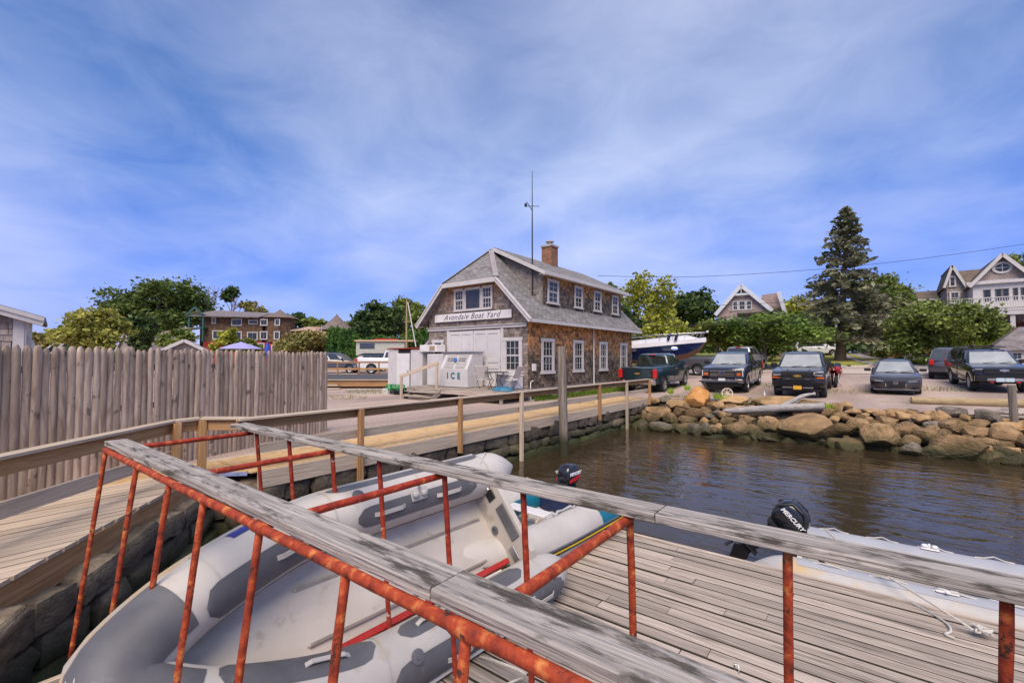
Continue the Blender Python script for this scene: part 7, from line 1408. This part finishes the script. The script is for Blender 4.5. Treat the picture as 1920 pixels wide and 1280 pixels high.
# grey shed at the right edge
gp = PYp(1868, 692, 44); gsx = PYp(1865, 660, 43.6).x; rsd = thing('grey_shed', 'grey board shed with small white window at the right edge', 'shed', (gsx + 2, 44, hill(gsx, 44))); z0_ = hill(gsx, 44) - .3; ze_ = PYp(1868, 655, 43.6).z
brickmat('grey_siding', (.24, .225, .215), (.27, .25, .24), (.17, .16, .15), 9, .16, uv=False, var=.08)
for k, x in enumerate(np.arange(gsx + .12, gsx + 4.3, .2)): beam('board', (x + .1, 43.62, z0_), (x + .1, 43.62, ze_), .194, .03, mat('siding_grey', (.25, .235, .22), (.30, .28, .265), rough=.8, scale=3), rsd, up=(0, 1, 0))
q = MB(); q.bx(gsx, gsx + 4.4, 43.65, 46.6, z0_, ze_); q.build('wall', MATS['grey_siding'], rsd); beam('corner_board', (gsx + .05, 43.6, z0_), (gsx + .05, 43.6, ze_), .12, .05, MATS['white_trim'], rsd, up=(0, 1, 0)); roof_slab('roof', [(gsx - .35, 43.2, ze_ - .05), (gsx + 4.8, 43.2, ze_ - .05), (gsx + 3.2, 45.1, ze_ + 1.5), (gsx + 1.4, 45.1, ze_ + 1.5)], (1, 0, 0), MATS['grey_roof'], rsd); roof_slab('roof', [(gsx - .35, 47, ze_ - .05), (gsx - .35, 43.2, ze_ - .05), (gsx + 1.4, 45.1, ze_ + 1.5)], (0, 1, 0), MATS['grey_roof'], rsd)
wc = PYp(1907, 673, 43.58); window(rsd, frame3((wc.x, 43.59, wc.z), (1, 0, 0), UP), .42, .85, .09, 2, 2)

# ================================================================ parking behind the left boardwalk
def cl_(px, D, z=0.0):
    c = DD(px, 640, D); return Vector((c.x, c.y, z))
tz = .44
pt = MB(); P4 = [cl_(330, 27.5), cl_(760, 27.5), cl_(775, 75), cl_(250, 75)]; pt.add([(p.x, p.y, tz) for p in P4] + [(p.x, p.y, -.1) for p in P4], [(0, 1, 2, 3), (0, 1, 5, 4), (1, 2, 6, 5), (3, 0, 4, 7)]); pt.build('parking_terrace', MATS['gravel'], kind='structure')
rw = thing('raised_walkway', 'raised dark decked walkway with timber rail before the parked cars', 'walkway', cl_(670, 27, 0)); q = MB(); P4 = [cl_(560, 26.4), cl_(770, 26.4), cl_(770, 36), cl_(560, 36)]; q.slab([(p.x, p.y, tz + .04) for p in P4], .05); q.build('deck', mat('dark_deck', (.055, .052, .055), (.085, .08, .082), rough=.8, scale=2, sc=(1, 6, 1)), rw)
beam('edge_beam', cl_(560, 26.35, tz - .16), cl_(770, 26.35, tz - .16), .08, .34, MATS['new_wood'], rw); beam('edge_cap', cl_(560, 26.3, tz + .05), cl_(770, 26.3, tz + .05), .16, .05, MATS['pale_wood'], rw); beam('step', cl_(560, 25.9, .2), cl_(636, 25.9, .2), .3, .06, MATS['pale_wood'], rw); beam('step', cl_(560, 25.4, .05), cl_(640, 25.4, .05), .3, .06, MATS['pale_wood'], rw)
for z in (tz + .98, tz + .45): beam('hand_rail', cl_(560, 36, z), cl_(775, 36, z), .05, .14, MATS['new_wood'], rw)
for px in (596, 634, 674, 711, 748): beam('post', cl_(px, 36, tz), cl_(px, 36, tz + .95), .1, .1, MATS['new_wood'], rw, up=(1, 0, 0))
def cput(px, D, head, z=tz): return Matrix.Translation(cl_(px, D, z)) @ Matrix.Rotation(TH + rad(head), 4, 'Z')
vehicle('suv', 'dark grey suv side on behind the raised walkway', 'suv', cput(628, 40, 4), suv(2.45, paint=paint('slate_paint', (.075, .075, .095)), bits=gen))
vehicle('suv', 'black suv facing left behind the walkway posts', 'suv', cput(688, 44, 205), suv(2.35, paint=paint('black_paint', (.01, .01, .013)), bits=gen)); vehicle('suv', 'silver grey suv half hidden behind the dark grey one', 'suv', cput(676, 54, 150), suv(2.35, paint=paint('slate_light', (.16, .16, .18)), bits=gen))
h = 2.925; vehicle('pickup_truck', 'white pickup with red tail lamp near the white storage shed', 'pickup truck', cput(737, 39, 12), pickup(paint=paint('white_car', (.62, .62, .64), 0), bits=[('tail_lamp', (-h + .04, .95, 1.08), (.2, .14, .36), 'lamp_red'), ('rear_bumper', (-h - .05, 0, .62), (.16, 1.9, .2), 'chrome')]))
# launch and trailer behind the cars
lb = thing('white_launch', 'white cabin launch with green cover behind the parked cars', 'boat', mtx=cput(626, 56, 0)); q = MB(); q.loft([[(x, -w_, 1.6), (x, w_, 1.6), (x, w_ * 1.1, 2.25), (x, -w_ * 1.1, 2.25)] for x, w_ in ((-2.4, .9), (1, .9), (3.2, .2))]); q.build('hull', MATS['boat_white'], lb, local=True); q = MB(); q.bx(-2.0, -.2, -.7, .7, 2.2, 3.5); q.bx(-2.3, .0, -.8, .8, 3.5, 3.6); q.build('cabin', MATS['boat_white'], lb, local=True)
for x in (-1.55, -.7): q = MB(); q.bx(x - .3, x + .3, -.73, -.7, 2.75, 3.3); q.build('window', MATS['car_glass'], lb, local=True)
q = MB(); q.loft([[(x, -.8, 2.3), (x, 0, 2.3 + h_), (x, .8, 2.3)] for x, h_ in ((-.1, .35), (1.2, .3), (2.8, .05))]); q.build('cover', mat('green_cover', (.0, .14, .10), (.0, .18, .13), rough=.7), lb, local=True); q = MB(); q.tube([(-1.5, 0, 3.5), (-1.5, 0, 5.4)], .03, 6); q.build('mast', MATS['white_paint'], lb, local=True); q = MB(); q.bx(-1.5, 1.5, -.3, .3, .0, 1.6); q.build('cradle', MATS['rust'], lb, local=True)
ob = thing('covered_barge', 'tan cabin boat on blocks below the mast', 'boat', mtx=cput(718, 50, 0)); q = MB(); q.bx(-2.6, 2.6, -1, 1, 1.6, 3.1); q.build('hull', mat('pale_green', (.36, .37, .32), (.44, .44, .38), rough=.7), ob, local=True); q = MB(); q.bx(-2.7, 3.6, -1.2, 1.2, 3.1, 3.25); q.build('roof', mat('tan_canvas', (.50, .34, .20), (.58, .42, .27), rough=.8), ob, local=True); q = MB(); q.bx(-2.2, -.6, -1.02, -1.0, 2.3, 2.9); q.build('window', MATS['car_glass'], ob, local=True); q = MB(); q.bx(-2, 2, -.4, .4, 0, 1.6); q.build('blocks', MATS['grey_wood'], ob, local=True); q = MB(); q.bx(-.8, 1.6, -.6, .6, 3.27, 3.42); q.build('hatch', MATS['red_paint'], ob, local=True)
ms = thing('wooden_mast', 'brown wooden mast with white boom standing by the lean-to', 'mast', cl_(762, 45, 0)); p_ = cl_(762, 45, 0); q = MB(); q.tube([p_, p_ + UP * (zat(560, 45))], [.12, .06], 8); q.build('spar', MATS['pole_wood'], ms); q = MB(); q.tube([cl_(764, 45, zat(566, 45)), cl_(780, 45, zat(650, 45))], .05, 6); q.build('boom', MATS['white_paint'], ms); q = MB(); q.bar(cl_(757, 45, zat(603, 45)), cl_(768, 45, zat(603, 45)), .06, .06); q.build('spreader', MATS['pole_wood'], ms)

# ================================================================ overhead wires
def wire(pts, label, D=46, r_=.022):
    q = MB(); q.tube(catmull([DD(px, py, D + (px - 1300) * .002) for px, py in pts], 6), r_, 5); tag(q.build('overhead_wire', MATS['black_plastic'], smooth=60), label, 'cable')
wire([(1120, 517), (1300, 519), (1545, 504), (1750, 482), (1960, 452)], 'highest overhead cable crossing above the spruce'); wire([(1100, 577), (1330, 573), (1545, 562), (1760, 545), (1960, 530)], 'second overhead cable level with the pink house window')
wire([(1170, 612), (1350, 609), (1560, 602), (1760, 590), (1960, 578)], 'third overhead cable across the white balcony', 30, .016); wire([(1170, 612), (1350, 605), (1560, 594), (1720, 584)], 'lowest thin cable running into the large shrub', 31, .012)
